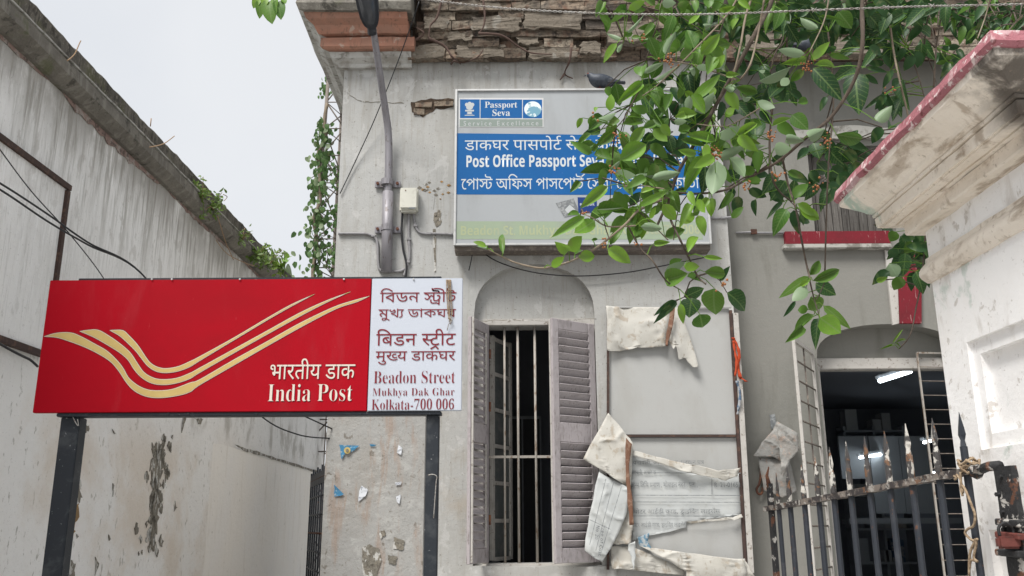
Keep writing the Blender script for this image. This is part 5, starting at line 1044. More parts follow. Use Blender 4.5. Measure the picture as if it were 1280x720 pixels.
SW = [(sa_([(22, 292), (100, 270), (185, 268), (250, 292), (330, 335), (400, 375), (460, 430), (500, 480), (535, 540), (590, 585), (650, 610), (720, 615), (800, 605), (900, 568)]) + sb_([(0, 548), (200, 432), (400, 322), (600, 210), (800, 115), (920, 75), (1020, 48)]),
       sb_([(1020, 48), (940, 85), (820, 125), (620, 228), (420, 340), (220, 455), (0, 582)]) + sa_([(900, 625), (820, 648), (720, 660), (640, 652), (570, 620), (520, 570), (470, 495), (420, 440), (340, 390), (260, 352), (180, 322), (100, 298), (22, 292)])),
      (sa_([(238, 260), (290, 252), (350, 252), (420, 290), (490, 340), (545, 390), (585, 450), (625, 505), (680, 538), (740, 548), (820, 540), (900, 510)]) + sb_([(0, 478), (200, 368), (400, 258), (600, 148), (760, 75), (905, 22)]),
       sb_([(905, 22), (780, 78), (620, 160), (420, 270), (220, 382), (0, 508)]) + sa_([(900, 545), (820, 572), (740, 582), (670, 572), (610, 538), (565, 490), (530, 435), (480, 390), (400, 340), (320, 295), (238, 260)])),
      (sa_([(418, 254), (450, 252), (500, 255), (540, 290), (590, 345), (630, 405), (665, 450), (710, 475), (760, 482), (830, 470), (900, 440)]) + sb_([(0, 410), (200, 300), (400, 182), (550, 98), (690, 36)]),
       sb_([(690, 36), (560, 105), (410, 190), (210, 310), (0, 437)]) + sa_([(900, 474), (830, 500), (760, 510), (700, 502), (650, 472), (610, 425), (575, 380), (530, 335), (480, 290), (418, 254)]))]
for i, (u, l) in enumerate(SW):
    poly = [(p.x, p.z) for p in smoothpath(u, 5)] + [(p.x, p.z) for p in smoothpath(l, 5)[1:-1]]
    n = len(poly)
    ar_ = sum(poly[k][0] * poly[(k + 1) % n][1] - poly[(k + 1) % n][0] * poly[k][1] for k in range(n))
    sg_ = 1 if ar_ > 0 else -1
    for nm_, gr_, dy_, mt in (('stripe_outline', .0035, .0012, m_shadow_line), ('stripe_edge', .0005, .0018, m_cream_t), ('gold_stripe', -.0025, .0025, m_gold)):
        big = []
        for k in range(n):
            a_, b_ = V(poly[k - 2]), V(poly[(k + 2) % n]); t_ = (b_ - a_).normalized()
            big.append((poly[k][0] + t_.y * gr_ * sg_, poly[k][1] - t_.x * gr_ * sg_))
        bm = nb(); prism(bm, [big], (0, YS - dy_, 0), (1, 0, 0), (0, 0, 1), (0, 0, 0)); obj(nm_, bm, mt, sg)
YT = YS - .003
for dx, dY, mt in ((.7, .001, m_shadow_line), (0, -.001, m_cream_t)):
    fit(indic('hi_post'), (338 + dx, 448 + dx, 444 + dx, 474 + dx), YT + dY, mt, sg, 'cream Hindi lettering' if dx == 0 else None)
    latin(serif('India Post'), (335 + dx, 480 + dx, 440.5 + dx, 501.5 + dx), YT + dY, mt, sg, 'cream lettering India Post' if dx == 0 else None, off=-.0125)
fit(indic('bn_beadon'), (475, 360, 570.6, 381), YT, m_maroon, sg, 'maroon Bengali lettering, upper line')
fit(indic('bn_mukhya'), (473, 385.5, 570, 400.6), YT, m_maroon, sg, 'maroon Bengali lettering, second line')
fit(indic('hi_beadon'), (470.3, 411, 569.8, 437), YT, m_maroon, sg, 'maroon Hindi lettering, upper line')
fit(indic('hi_mukhya'), (469.5, 439, 569.3, 455.6), YT, m_maroon, sg, 'maroon Hindi lettering, second line')
latin(serif('Beadon Street'), (467.2, 463.5, 568.8, 479), YT, m_maroon, sg, 'maroon lettering Beadon Street', off=-.014)
latin(serif('Mukhya Dak Ghar'), (465.6, 485, 568, 497), YT, m_maroon, sg, 'maroon lettering Mukhya Dak Ghar', off=-.012, space=1.08)
latin(serif('Kolkata-700 006'), (464.5, 498.3, 567.4, 512), YT, m_maroon, sg, 'maroon lettering Kolkata-700 006', off=-.012)
# string tied over the white panel
st = thing('jute_string', 'frayed jute string hanging over the top right of the white sign panel', 'string', at(561, 350, YS - .02))
for i in range(7):
    r = random.Random(i); x = 558 + i * .9
    P = [at(x, 352, YS + .05), at(x, 350.5, YS - .008), at(x + r.uniform(-1, 1), 370, YS - .012), at(x + 1 + r.uniform(-1.5, 1.5), 390, YS - .012), at(562 + r.uniform(-2, 2), 398 + r.uniform(0, 8), YS - .012)]
    tubeo('strand', smoothpath(P, 4), .0022, m_rope, st, 4)
P = [at(562, 396, YS - .015), at(565, 401, YS - .02), at(561, 405, YS - .015), at(559, 413, YS - .012)]
tubeo('strand', smoothpath(P, 4), .003, m_wire, st, 4)
# wires tied to the posts
for pts, lab in (([(535, 594), (541, 593), (546, 596), (545, 605), (542, 648)], 'bent wire hooked round the right sign post'), ([(91, 521), (95, 529), (98, 532), (97, 524)], 'short bent wire at the top of the left sign post')):
    setp(tubeo('tie_wire', smoothpath([at(x, y, YS + .02) for x, y in pts], 4), .003, m_wire, None, 5), lab, 'wire')

# ------------------------------------------------------------------ blue and grey board on the facade
YB2 = YF - .22
bx0, bx1 = at(568, 210, YB2).x, at(883.5, 210, YB2).x
bz1, bz0 = at(720, 111, YB2).z, at(720, 306, YB2).z
bd = thing('passport_office_board', 'large grey board with a blue band of lettering in three scripts', 'signboard', ((bx0 + bx1) / 2, YB2, bz0))
boxo('box', (bx0 + .004, YB2 + .012, bz0 + .004), (bx1 - .004, YF - .03, bz1 - .004), m_bface, bd)
YQ = YB2 + .008
boxo('face', (bx0 + .02, YQ, bz0 + .02), (bx1 - .02, YB2 + .011, bz1 - .02), m_bface, bd)
for a, b in (((bx0, YB2 - .01, bz0), (bx0 + .022, YB2 + .03, bz1)), ((bx1 - .022, YB2 - .01, bz0), (bx1, YB2 + .03, bz1)), ((bx0 + .0225, YB2 - .009, bz0 - .001), (bx1 - .0225, YB2 + .03, bz0 + .02)), ((bx0 + .0225, YB2 - .009, bz1 - .02), (bx1 - .0225, YB2 + .03, bz1 + .001))):
    boxo('trim', a, b, m_alu, bd, .003)
boxo('lower_rail', (bx0 + .01, YB2 + .03, bz0 - .045), (bx1 - .01, YF - .02, bz0 - .002), m_grille, bd)
YQ -= .0015
flatshape('blue_band', [(570.5, 166.5), (877, 170), (876, 244), (570, 243)], YQ, m_blue, bd)
flatshape('green_band', [(570.5, 276.5), (878.5, 277), (878.5, 299.5), (570.5, 299)], YQ, m_green_band, bd)
q = YQ - .001
fit(indic('hi_board'), (581, 169.5, 866, 189.5), q, m_btext, bd, 'white Hindi lettering')
latin(sansb('Post Office Passport Seva Kendra, Kolkata'), (583, 192.5, 868, 213), q, m_btext, bd, 'white English lettering', off=.004)
fit(indic('bn_board'), (576.5, 217, 874, 238.5), q, m_btext, bd, 'white Bengali lettering')
latin(sansb('Beadon St. Mukhya Dak Ghar, Kolkata-700006'), (576, 281, 875, 297), q, m_green_text, bd, 'faded yellow lettering')
def r4(x0, y0, x1, y1): return [(x0, y0), (x1, y0), (x1, y1), (x0, y1)]
flatshape('logo_border', r4(573.5, 122.3, 679.4, 159), q, m_alu, bd)
for b in ((575, 124.2, 599.6, 147.5), (600.6, 124.4, 652.6, 147.6), (653.6, 124.6, 677.6, 147.8)): flatshape('logo_tile', r4(*b), q - .001, m_blue, bd)
flatshape('logo_tile', r4(574.5, 149, 678.2, 158.2), q - .001, m_greyband, bd)
latin(serif('Passport'), (606, 127, 646.5, 136.8), q - .002, m_btext, bd, 'white lettering Passport')
latin(serif('Seva'), (615.5, 136.8, 637.5, 145), q - .002, m_btext, bd, 'white lettering Seva')
latin('Service Excellence', (579.5, 151, 673, 157), q - .002, m_emblem, bd, 'pale spaced lettering Service Excellence', space=1.5)
g = at(666, 136.5, q - .002); bm = nb(); tube(bm, [g, g + V((0, .0005, 0))], .088, 28); obj('globe', bm, m_globe, bd)
# lion capital emblem: three heads, abacus, bell base
ex, ez = at(587, 136, q).x, at(587, 136, q).z
bm = nb()
def disc(cx, cz, rx, rz, n=14): prism(bm, [[(cx + rx * math.cos(k * 2 * PI / n), cz + rz * math.sin(k * 2 * PI / n)) for k in range(n)]], (ex, q - .002 - random.random() * .0005, ez), (1, 0, 0), (0, 0, 1), (0, 0, 0))
disc(0, .052, .022, .026); disc(-.030, .045, .018, .022); disc(.030, .045, .018, .022); disc(0, .018, .036, .03)
for pts in ([(-.045, -.012), (.045, -.012), (.045, -.03), (-.045, -.03)], [(-.028, -.034), (.028, -.034), (.018, -.05), (.034, -.062), (-.034, -.062), (-.018, -.05)], [(-.05, -.07), (.05, -.07), (.05, -.078), (-.05, -.078)]):
    prism(bm, [pts], (ex, q - .002, ez), (1, 0, 0), (0, 0, 1), (0, 0, 0))
obj('emblem', bm, m_emblem, bd)
# tilted print and passport booklet graphic
flatshape('tilted_print', [(694.5, 254), (717, 248), (725.5, 268), (705.5, 272)], q, m_print, bd)
flatshape('tilted_print', [(706, 262), (712, 256), (716, 259), (720, 263), (714, 267), (709, 266)], q - .001, m_emblem, bd)
flatshape('booklet_print', [(722, 246.5), (746, 247), (746, 266), (723, 266)], q - .0005, m_blue2, bd)
latin(sansb('Passport'), (725, 254, 743, 258), q - .0012, m_btext, bd, None)

# ------------------------------------------------------------------ torn notice board
YN = YF - .05
tb = thing('torn_notice_board', 'white metal notice board with torn and hanging banner flex', 'notice board', at(840, 700, YN))
def quad(name, pts, Y, mat, d=.006): 
    bm = nb(); prism(bm, [W(pts, Y)], (0, Y, 0), (1, 0, 0), (0, 0, 1), (0, d, 0)); return obj(name, bm, mat, tb)
quad('upper_sheet', [(762, 386), (911, 386), (920, 543), (762, 543)], YN, m_sheet)
quad('lower_sheet', [(762, 547), (920, 547), (930, 712), (762, 712)], YN, m_sheet)
def fbar(a, b, w_=.03, mat=m_dframe, name='frame_bar'):
    bm = nb(); obox(bm, at(*a, YN - .015), at(*b, YN - .015), w_, .03, (1, 0, 0) if abs(a[0] - b[0]) < 40 else (0, 0, 1)); return obj(name, bm, mat, tb)
fbar((760, 386), (760, 712), .022); fbar((913, 388), (932, 712), .026); fbar((763, 545), (919, 545), .018); fbar((757, 384), (914, 384), .016, m_sheet)
bm = nb(); obox(bm, at(918.5, 392, YN), at(938, 716, YN), .05, .07, (1, 0, 0)); obj('side_strip', bm, m_frame, tb)
def flap(name, pts, Y, mat, lab=None, bulge=.05, curl=.03, seed=0, n=3, amp=.006, par=tb, th=.002, lean=0):
    """a hanging sheet: outline in pixels on the plane Y, pushed out of plane by folds"""
    O = [V((p[0], p[1])) for p in W(pts, Y)]
    q = rag(O, amp, n, seed)
    bm = nb(); prism(bm, [q], (0, Y, 0), (1, 0, 0), (0, 0, 1), (0, 0, 0))
    bmesh.ops.subdivide_edges(bm, edges=bm.edges[:], cuts=2, use_grid_fill=True)
    bmesh.ops.triangulate(bm, faces=bm.faces[:])
    for _ in range(2): bmesh.ops.subdivide_edges(bm, edges=[e for e in bm.edges if e.calc_length() > .035], cuts=1)
    bmesh.ops.triangulate(bm, faces=bm.faces[:])
    zt_ = max(p.y for p in O); zb_ = min(p.y for p in O); xm = sum(p.x for p in O) / len(O)
    for v in bm.verts:
        h = (zt_ - v.co.z) / max(zt_ - zb_, .01)
        f = noise.noise(V((v.co.x * 5 + seed, v.co.z * 2.2, seed)))
        f2 = noise.noise(V((v.co.x * 14 + seed, v.co.z * 8, seed + 3)))
        cr_ = (1 - min(1, abs(noise.noise(V((v.co.x * 4 + v.co.z * 3 + seed, v.co.z * 2.5 - v.co.x * 2, seed * 2)))) * 5)) ** 2
        v.co.y -= .6 * bulge * math.sin(min(h, 1) * PI * .8) + .8 * curl * f + .006 * f2 + lean * h + (.018 * cr_ if bulge > .015 else 0)
    bmesh.ops.recalc_face_normals(bm, faces=bm.faces)
    r = bmesh.ops.extrude_face_region(bm, geom=bm.faces[:])
    for v in [g for g in r['geom'] if isinstance(g, bmesh.types.BMVert)]: v.co.y += th
    o = obj(name, bm, mat, par, True)
    if lab: o['label'] = lab
    return o
def Z8(pts): return [(700 + x / 2.057, 370 + y / 2.057) for x, y in pts]
def Z7(pts): return [(720 + x / 3.274, 500 + y / 3.274) for x, y in pts]
# printed remnants of the lower banner
flap('printed_remnant', Z7([(222, 232), (330, 260), (420, 290), (560, 315), (672, 300), (680, 468), (600, 480), (520, 488), (452, 500), (450, 522), (380, 540), (290, 556), (232, 575)]), YN - .02, m_flexw, None, .0, .004, 3, 3, .003)
YP = YN - .036
fit(indic('n1'), (785, 574, 880, 581.5), YP, m_print, tb, None); fit(indic('n1')[:14], (785, 586.5, 820, 594), YP, m_print, tb, None)
fit(indic('n2'), (789, 601, 872, 610), YP, m_print, tb, None)
latin('R. 21-01651', (893, 603, 925, 609), YP, m_print, tb, None)
fit(indic('n3'), (792, 635, 900, 643.5), YP, m_print, tb, None); fit(indic('n3'), (790, 652, 858, 660), YP, m_print, tb, None)
for y in (590.5, 618.5, 627, 644.5): flatshape('printed_rule', [(788, y), (926, y + .5), (926, y + 1.3), (788, y + .8)], YP, m_print, tb)
flatshape('printed_rule', [(889.4, 598), (890.2, 598), (890.2, 618), (889.4, 618)], YP, m_print, tb)
# flaps
flap('hanging_flap', Z8([(118, 27), (285, 30), (278, 70), (268, 132), (200, 134), (150, 143), (119, 142)]), YN - .03, m_flex, 'cream flap folded over the top of the board', .06, .03, 1)
flap('hanging_flap', Z8([(284, 30), (305, 30), (330, 95), (355, 183), (340, 184), (322, 160), (303, 165), (296, 130), (290, 140), (280, 120)]), YN - .05, m_flex, 'narrow cream tongue hanging from the top of the board', .05, .05, 2)
flap('torn_edge', Z8([(285, 32), (296, 30), (286, 90), (276, 130), (270, 128)]), YN - .11, m_torn, None, .02, .01, 5)
flap('hanging_flap', Z8([(124, 300), (58, 420), (92, 440), (130, 466), (180, 497), (186, 380), (160, 345)]), YN - .04, m_flex, 'diamond shaped folded cream flap at the left of the board', .09, .04, 4)
flap('hanging_flap', Z8([(100, 452), (140, 474), (182, 498), (170, 560), (140, 630), (108, 684), (85, 672), (62, 655), (75, 560)]), YN - .08, m_flexw, 'white printed flap with ruled lines hanging lowest at the left', .05, .015, 6)
flap('hanging_flap', Z8([(180, 497), (188, 590), (182, 636), (150, 640), (135, 636), (165, 570)]), YN - .05, m_flex, None, .03, .03, 7)
flap('torn_edge', Z8([(170, 365), (184, 380), (178, 440), (186, 520), (190, 588), (178, 590), (172, 500), (168, 430)]), YN - .14, m_torn, None, .0, .03, 8)
flap('hanging_flap', Z7([(228, 205), (330, 232), (420, 255), (500, 270), (580, 290), (668, 278), (655, 312), (610, 330), (560, 318), (470, 300), (420, 288), (340, 258), (232, 226)]), YN - .05, m_flex, 'long cream strip torn across the middle of the board', .05, .03, 9)
flap('hanging_flap', Z7([(450, 498), (560, 487), (640, 480), (676, 466), (682, 480), (650, 492), (560, 496), (470, 506)]), YN - .045, m_flex, None, .03, .02, 10)
flap('torn_edge', Z7([(250, 562), (300, 545), (295, 580), (308, 612), (262, 600)]), YN - .05, MAT('blue_torn_print', (.12, .22, .30), .8, [(30, (1, 1, 1), .48, .54, (.4, .42, .42), .9)]), None, .01, .01, 11)
flap('hanging_flap', Z7([(258, 596), (330, 608), (450, 625), (560, 640), (690, 650), (690, 740), (450, 740), (448, 700), (360, 650)]), YN - .05, m_flex, 'large cream flap folded down across the foot of the board', .06, .03, 12)
flap('hanging_flap', Z7([(692, 655), (735, 730), (690, 740), (672, 740)]), YN - .04, m_flex, None, .03, .02, 13)
flap('hanging_flap', Z7([(140, 600), (218, 598), (330, 640), (440, 696), (440, 716), (190, 692), (146, 690)]), YN - .03, m_flex, None, .02, .02, 14)
flap('hanging_flap', Z7([(214, 588), (240, 578), (244, 640), (232, 700), (226, 640), (212, 615)]), YN - .10, m_flexw, None, .02, .02, 15)
# ruled lines and words on the white hanging flap (real strips lying on it)
yy = YN - .150
for a, b in (((118, 470), (76, 640)), ((138, 478), (92, 655)), ((158, 490), (106, 660)), ((76, 575), (130, 600))):
    A, B = at(*Z8([a])[0], yy), at(*Z8([b])[0], yy); bm = nb(); obox(bm, A, B, .005, .001, (0, 1, 0) if False else (1, 0, 0)); obj('printed_rule', bm, m_print, tb)
A = at(*Z8([(108, 590)])[0], yy); B = at(*Z8([(98, 668)])[0], yy)
for s, sh in (('Free of Cost', 0), ('No. 20', -.05)):
    ux_ = (B - A) * (1 if sh == 0 else .45); uz = V((-ux_.z, 0, ux_.x)).normalized() * .03
    Mx = Matrix.Identity(4); Mx.col[0][:3] = ux_; Mx.col[1][:3] = uz; Mx.col[3][:3] = A + V((sh, 0, 0))
    latin(sansb(s), None, 0, m_print, tb, None, matrix=Mx)
# coloured rags tied to its right edge
def ribbon(name, pts, Y, r, mat, lab, cat, parent=None, seed=0):
    P = smoothpath([at(x, y, Y) for x, y in pts], 5); bm = nb(); a, b = [], []
    rr = random.Random(seed)
    for i, p in enumerate(P):
        wv = r * (0.55 + .45 * abs(math.sin(i * .9 + seed)))
        a.append(bm.verts.new(p + V((-wv, math.sin(i * .8) * .01, 0)))); b.append(bm.verts.new(p + V((wv, -math.cos(i * .7) * .012, 0))))
    for i in range(len(P) - 1): bm.faces.new((a[i], a[i + 1], b[i + 1], b[i]))
    rx = bmesh.ops.extrude_face_region(bm, geom=bm.faces[:])
    for v in [g for g in rx['geom'] if isinstance(g, bmesh.types.BMVert)]: v.co.y += .006
    return setp(obj(name, bm, mat, parent, True), lab, cat)
og = thing('orange_rag', 'bright orange rag knotted to the right edge of the notice board', 'rag', at(922, 430, YN - .05))
ribbon('strip', [(916, 422), (921, 430), (924, 444), (923, 460), (926, 474)], YN - .06, .015, m_orange, None, None, og, 1)
ribbon('strip', [(917, 426), (919, 440), (921, 455), (919, 470)], YN - .07, .014, m_orange, None, None, og, 2)
ribbon('strip', [(924, 470), (929, 474), (933, 477)], YN - .08, .014, m_orange, None, None, og, 3)
ribbon('blue_rag', [(921, 476), (925, 490), (924, 505), (922, 518)], YN - .06, .014, m_bluecloth, 'thin faded blue rag hanging below the orange rag', 'rag', None, 4)

# torn plastic hanging beside the door grille
pk = thing('torn_plastic_bag', 'torn cloudy plastic and cloth hanging on the wall beside the door grille', 'plastic bag', at(975, 540, YR - .1))
def Z2(pts): return [(880 + x / 2.25, 400 + y / 2.25) for x, y in pts]
flap('plastic_sheet', Z2([(205, 285), (260, 320), (262, 365), (245, 375), (222, 400), (190, 385), (135, 383), (160, 345), (185, 320)]), YR - .06, m_plastic, None, .06, .06, 21, par=pk)
flap('cloth_scrap', Z2([(206, 300), (230, 330), (262, 370), (240, 392), (222, 440), (214, 435), (212, 380), (208, 330)]), YR - .14, m_plastic, 'pinkish torn strip', .04, .05, 22, par=pk)
flap('plastic_sheet', Z2([(150, 385), (240, 395), (262, 480), (220, 500), (165, 480)]), YR - .05, m_plastic, None, .04, .05, 23, par=pk)
patch('printed_label', Z2([(184, 268), (198, 264), (206, 304), (190, 306)]), YR - .02, m_print, pk, 5, .004)
tubeo('rusty_hook', smoothpath([at(*Z2([p])[0], YR - .05) for p in ((158, 390), (160, 430), (156, 460), (148, 475), (152, 488), (162, 488), (166, 470))], 4), .012, m_rust, pk, 6)

# ------------------------------------------------------------------ street lamp
lp = thing('street_lamp', 'grey bracket street lamp rising from the facade wall with a dark flat head', 'street lamp', at(484, 338, YF - .06))
LP = [at(x, y, Y) for x, y, Y in ((483, 340, YF - .07), (484, 290, YF - .07), (485, 240, YF - .07))]
LQ = [at(x, y, Y) for x, y, Y in ((485, 246, YF - .07), (486, 200, YF - .08), (485.5, 168, YF - .11), (482, 140, YF - .2), (476, 100, YF - .38), (470, 60, YF - .58), (465, 26, YF - .78))]
tubeo('pole', LP, .055, m_pole, lp, 14)
tubeo('arm', smoothpath(LQ, 5), .040, m_pole, lp, 14, .032)
for y in (228, 285):
    p = at(484, y, YF - .07)
    bm = nb(); tube(bm, [p + V((0, 0, -.03)), p + V((0, 0, .03))], .062, 14); obj('clamp', bm, m_pole, lp)
    boxo('clamp_plate', p + V((-.13, .035, -.04)), p + V((.13, .06, .03)), m_pole, lp, .004)
    for s in (-.1, .1):
        bm = nb(); tube(bm, [p + V((s, .036, 0)), p + V((s, .015, 0))], .016, 6); obj('bolt', bm, m_rust, lp)
h0 = at(464, 32, YF - .80); h1 = at(455, -22, YF - 1.25)
ax = (h1 - h0).normalized(); sd_ = V((1, 0, 0)); sd_ = (sd_ - ax * sd_.dot(ax)).normalized(); dn = ax.cross(sd_)
if dn.z > 0: dn = -dn
def lampshape(name, s0, s1, w0, w1, t0_, t1_, mat):
    bm = nb(); n = 20; Lr = (h1 - h0).length
    lo = [];
    for k in range(n):
        a = k * 2 * PI / n
        u_ = (1 - math.copysign(abs(math.cos(a)) ** .6, math.cos(a))) / 2; v_ = math.copysign(abs(math.sin(a)) ** .7, math.sin(a))
        s = s0 + (s1 - s0) * u_
        lo.append(h0 + ax * Lr * s + sd_ * v_ * (w0 + (w1 - w0) * u_))
    A = [bm.verts.new(p + dn * t0_) for p in lo]; B = [bm.verts.new(p + dn * t1_) for p in lo]
    bm.faces.new(A); bm.faces.new(B[::-1])
    for k in range(n): bm.faces.new((A[k], A[(k + 1) % n], B[(k + 1) % n], B[k]))
    bmesh.ops.bevel(bm, geom=[e for e in bm.edges if e.is_boundary or len(e.link_faces) == 2 and (len(e.link_faces[0].verts) > 6 or len(e.link_faces[1].verts) > 6)], offset=.008, segments=2, affect='EDGES')
    return obj(name, bm, mat, lp, True)
lampshape('lamp_head', -.05, 1, .085, .115, -.05, .03, m_lamp)
lampshape('lens', .08, .92, .06, .085, .031, .046, m_lens)
tubeo('head_collar', [at(465, 42, YF - .7), at(464, 26, YF - .82)], .044, m_lamp, lp, 12)

# meter box and conduits
mb = thing('meter_box', 'small ivory plastic junction box beside the street lamp pole', 'junction box', at(510, 264, YF))
a, b = at(499, 264, YF - .1), at(522.5, 234, YF - .1)
boxo('case', (a.x, YF - .10, a.z), (b.x, YF - .002, b.z), m_meter, mb, .018)
boxo('lid', (a.x + .008, YF - .115, a.z + .03), (b.x - .008, YF - .101, b.z - .01), m_meter, mb, .005)
g = at(507, 238, YF - .116); bm = nb(); tube(bm, [g, g + V((0, -.004, 0))], .006, 8); obj('screw', bm, m_rust, mb)
boxo('maker_mark', at(511, 261, YF - .118), at(519, 259, YF - .1165), m_print, mb)
cds = [('thin grey conduit running left from the lamp pole foot to the building corner', [(423, 292), (450, 292), (461, 293), (469, 297), (472, 306), (473, 330), (476, 338), (488, 339), (500, 339), (506, 336)], .014),
       ('grey conduit curving from the junction box to the left edge of the blue board', [(517, 266), (518, 276), (522, 288), (530, 292), (545, 292), (566, 293)], .013),
       ('thick grey conduit dropping straight from the middle of the junction box', [(511, 265), (511, 295), (512, 318), (509, 332), (505, 345)], .014),
       ('conduit crossing the wall right of the grey board to the bay wall corner', [(884, 272), (896, 273), (918, 271)], .012)]
for i, (lab, pts, r) in enumerate(cds):
    P = smoothpath([at(x, y, YF - r - .004) for x, y in pts], 6)
    t = thing('conduit', lab, 'conduit', P[0], 'conduits on the facade')
    tubeo('conduit_run', P, r, m_conduit, t, 8)
    for f in (.3, .7):
        p = P[int(f * (len(P) - 1))]; bm = nb(); box(bm, p + V((-.022, -.018, -.012)), p + V((.022, .016, .012))); bmesh.ops.bevel(bm, geom=bm.edges[:], offset=.004, segments=1, affect='EDGES'); obj('saddle', bm, m_conduit, t)
setp(tubeo('black_cable', smoothpath([at(x, y, YF - .03) for x, y in ((503, 266), (502, 290), (504, 312), (508, 330), (507, 348))], 6), .011, m_cable, None, 7), 'thick black cable dropping from the left of the junction box', 'cable')
P = [at(x, y, YR - .02) for x, y in ((920, 291), (942, 290), (944, 291), (985, 291))]
t = thing('conduit', 'conduit running along the bay wall left of the red sill band', 'conduit', P[0], 'conduits on the facade')
tubeo('conduit_run', P, .012, m_conduit, t, 7); bm = nb(); box(bm, P[1] + V((-.03, -.02, -.025)), P[1] + V((.03, .0, .025))); obj('saddle', bm, m_rust, t)

# ------------------------------------------------------------------ wires
def cable(pts, r, mat, lab, name='overhead_cable', cat='cable', grp=None, seg=6):
    return setp(tubeo(name, smoothpath([at(x, y, Y) for x, y, Y in pts], 8), r, mat, None, seg), lab, cat, grp)
cable([(-60, 196, 4.6), (0, 229, 5.0), (60, 268, 5.5), (110, 303, 6.0), (176, 341, 6.6), (250, 440, 7.2), (325, 519, 7.9), (372, 543, 8.3), (412, 548, YF - .02)], .0065, m_cable, 'lower of the two close black cables crossing the left wall panel', grp='black cables on the left')
cable([(-60, 205, 4.6), (0, 237, 5.0), (60, 277, 5.5), (110, 306, 6.0), (178, 343, 6.7), (260, 450, 7.3), (345, 505, 7.9), (380, 520, 8.2), (415, 536, YF - .02)], .0065, m_cable, 'upper of the two close black cables crossing the left wall panel', grp='black cables on the left')
cable([(-40, 130, 4.6), (0, 187, 5.0), (40, 240, 5.4), (85, 290, 5.8), (127, 344, 6.3), (160, 400, 6.7)], .004, m_cable, 'thinnest black wire slanting steeply across the left wall panel', grp='black cables on the left')
cable([(524, 2, YF - .40), (500, 70, YF - .2), (470, 145, YF - .1), (445, 200, YF - .03), (425, 242, YF - .02)], .006, m_cable, 'thin straight wire slanting down the facade to the left corner', 'thin_wire', 'wire')
cable([(592, 306, YF - .05), (620, 326, YF - .06), (665, 340, YF - .06), (720, 345, YF - .06), (780, 341, YF - .06), (830, 332, YF - .06), (880, 322, YF - .06)], .006, m_cable, 'thin wire sagging under the grey board over the niche', 'thin_wire', 'wire')
cable([(592, 310, YF - .05), (588, 330, YF - .05), (586, 338, YF - .05)], .005, m_cable, 'short loose wire end under the lower left corner of the board', 'thin_wire', 'wire')
# twisted barbed wire
bw = thing('barbed_wire', 'pale twisted barbed wire stretched across the top in front of the cornice', 'wire', at(900, 17, 3.9))
ctl = smoothpath([at(x, y, 3.9) for x, y in ((500, -6), (560, 3), (640, 11), (740, 16.5), (820, 18), (900, 17.5), (1000, 13.5), (1120, 9), (1200, 7), (1300, 5))], 60)
for ph in (0, PI):
    P = []
    for i, p in enumerate(ctl):
        a = i * .42 * 2 + ph; P.append(p + V((0, math.cos(a) * .0035, math.sin(a) * .0035)))
    tubeo('strand', P, .0026, m_wire, bw, 4)
for x in (1018, 1108, 1165):
    p = at(x, 13.5 - (x - 1000) * .035, 3.9)
    for s in (-1, 1):
        tubeo('barb', [p + V((-.012 * s, 0, -.012)), p + V((.004 * s, -.006, .004)), p + V((.014 * s, .004, .016))], .002, m_wire, bw, 4)

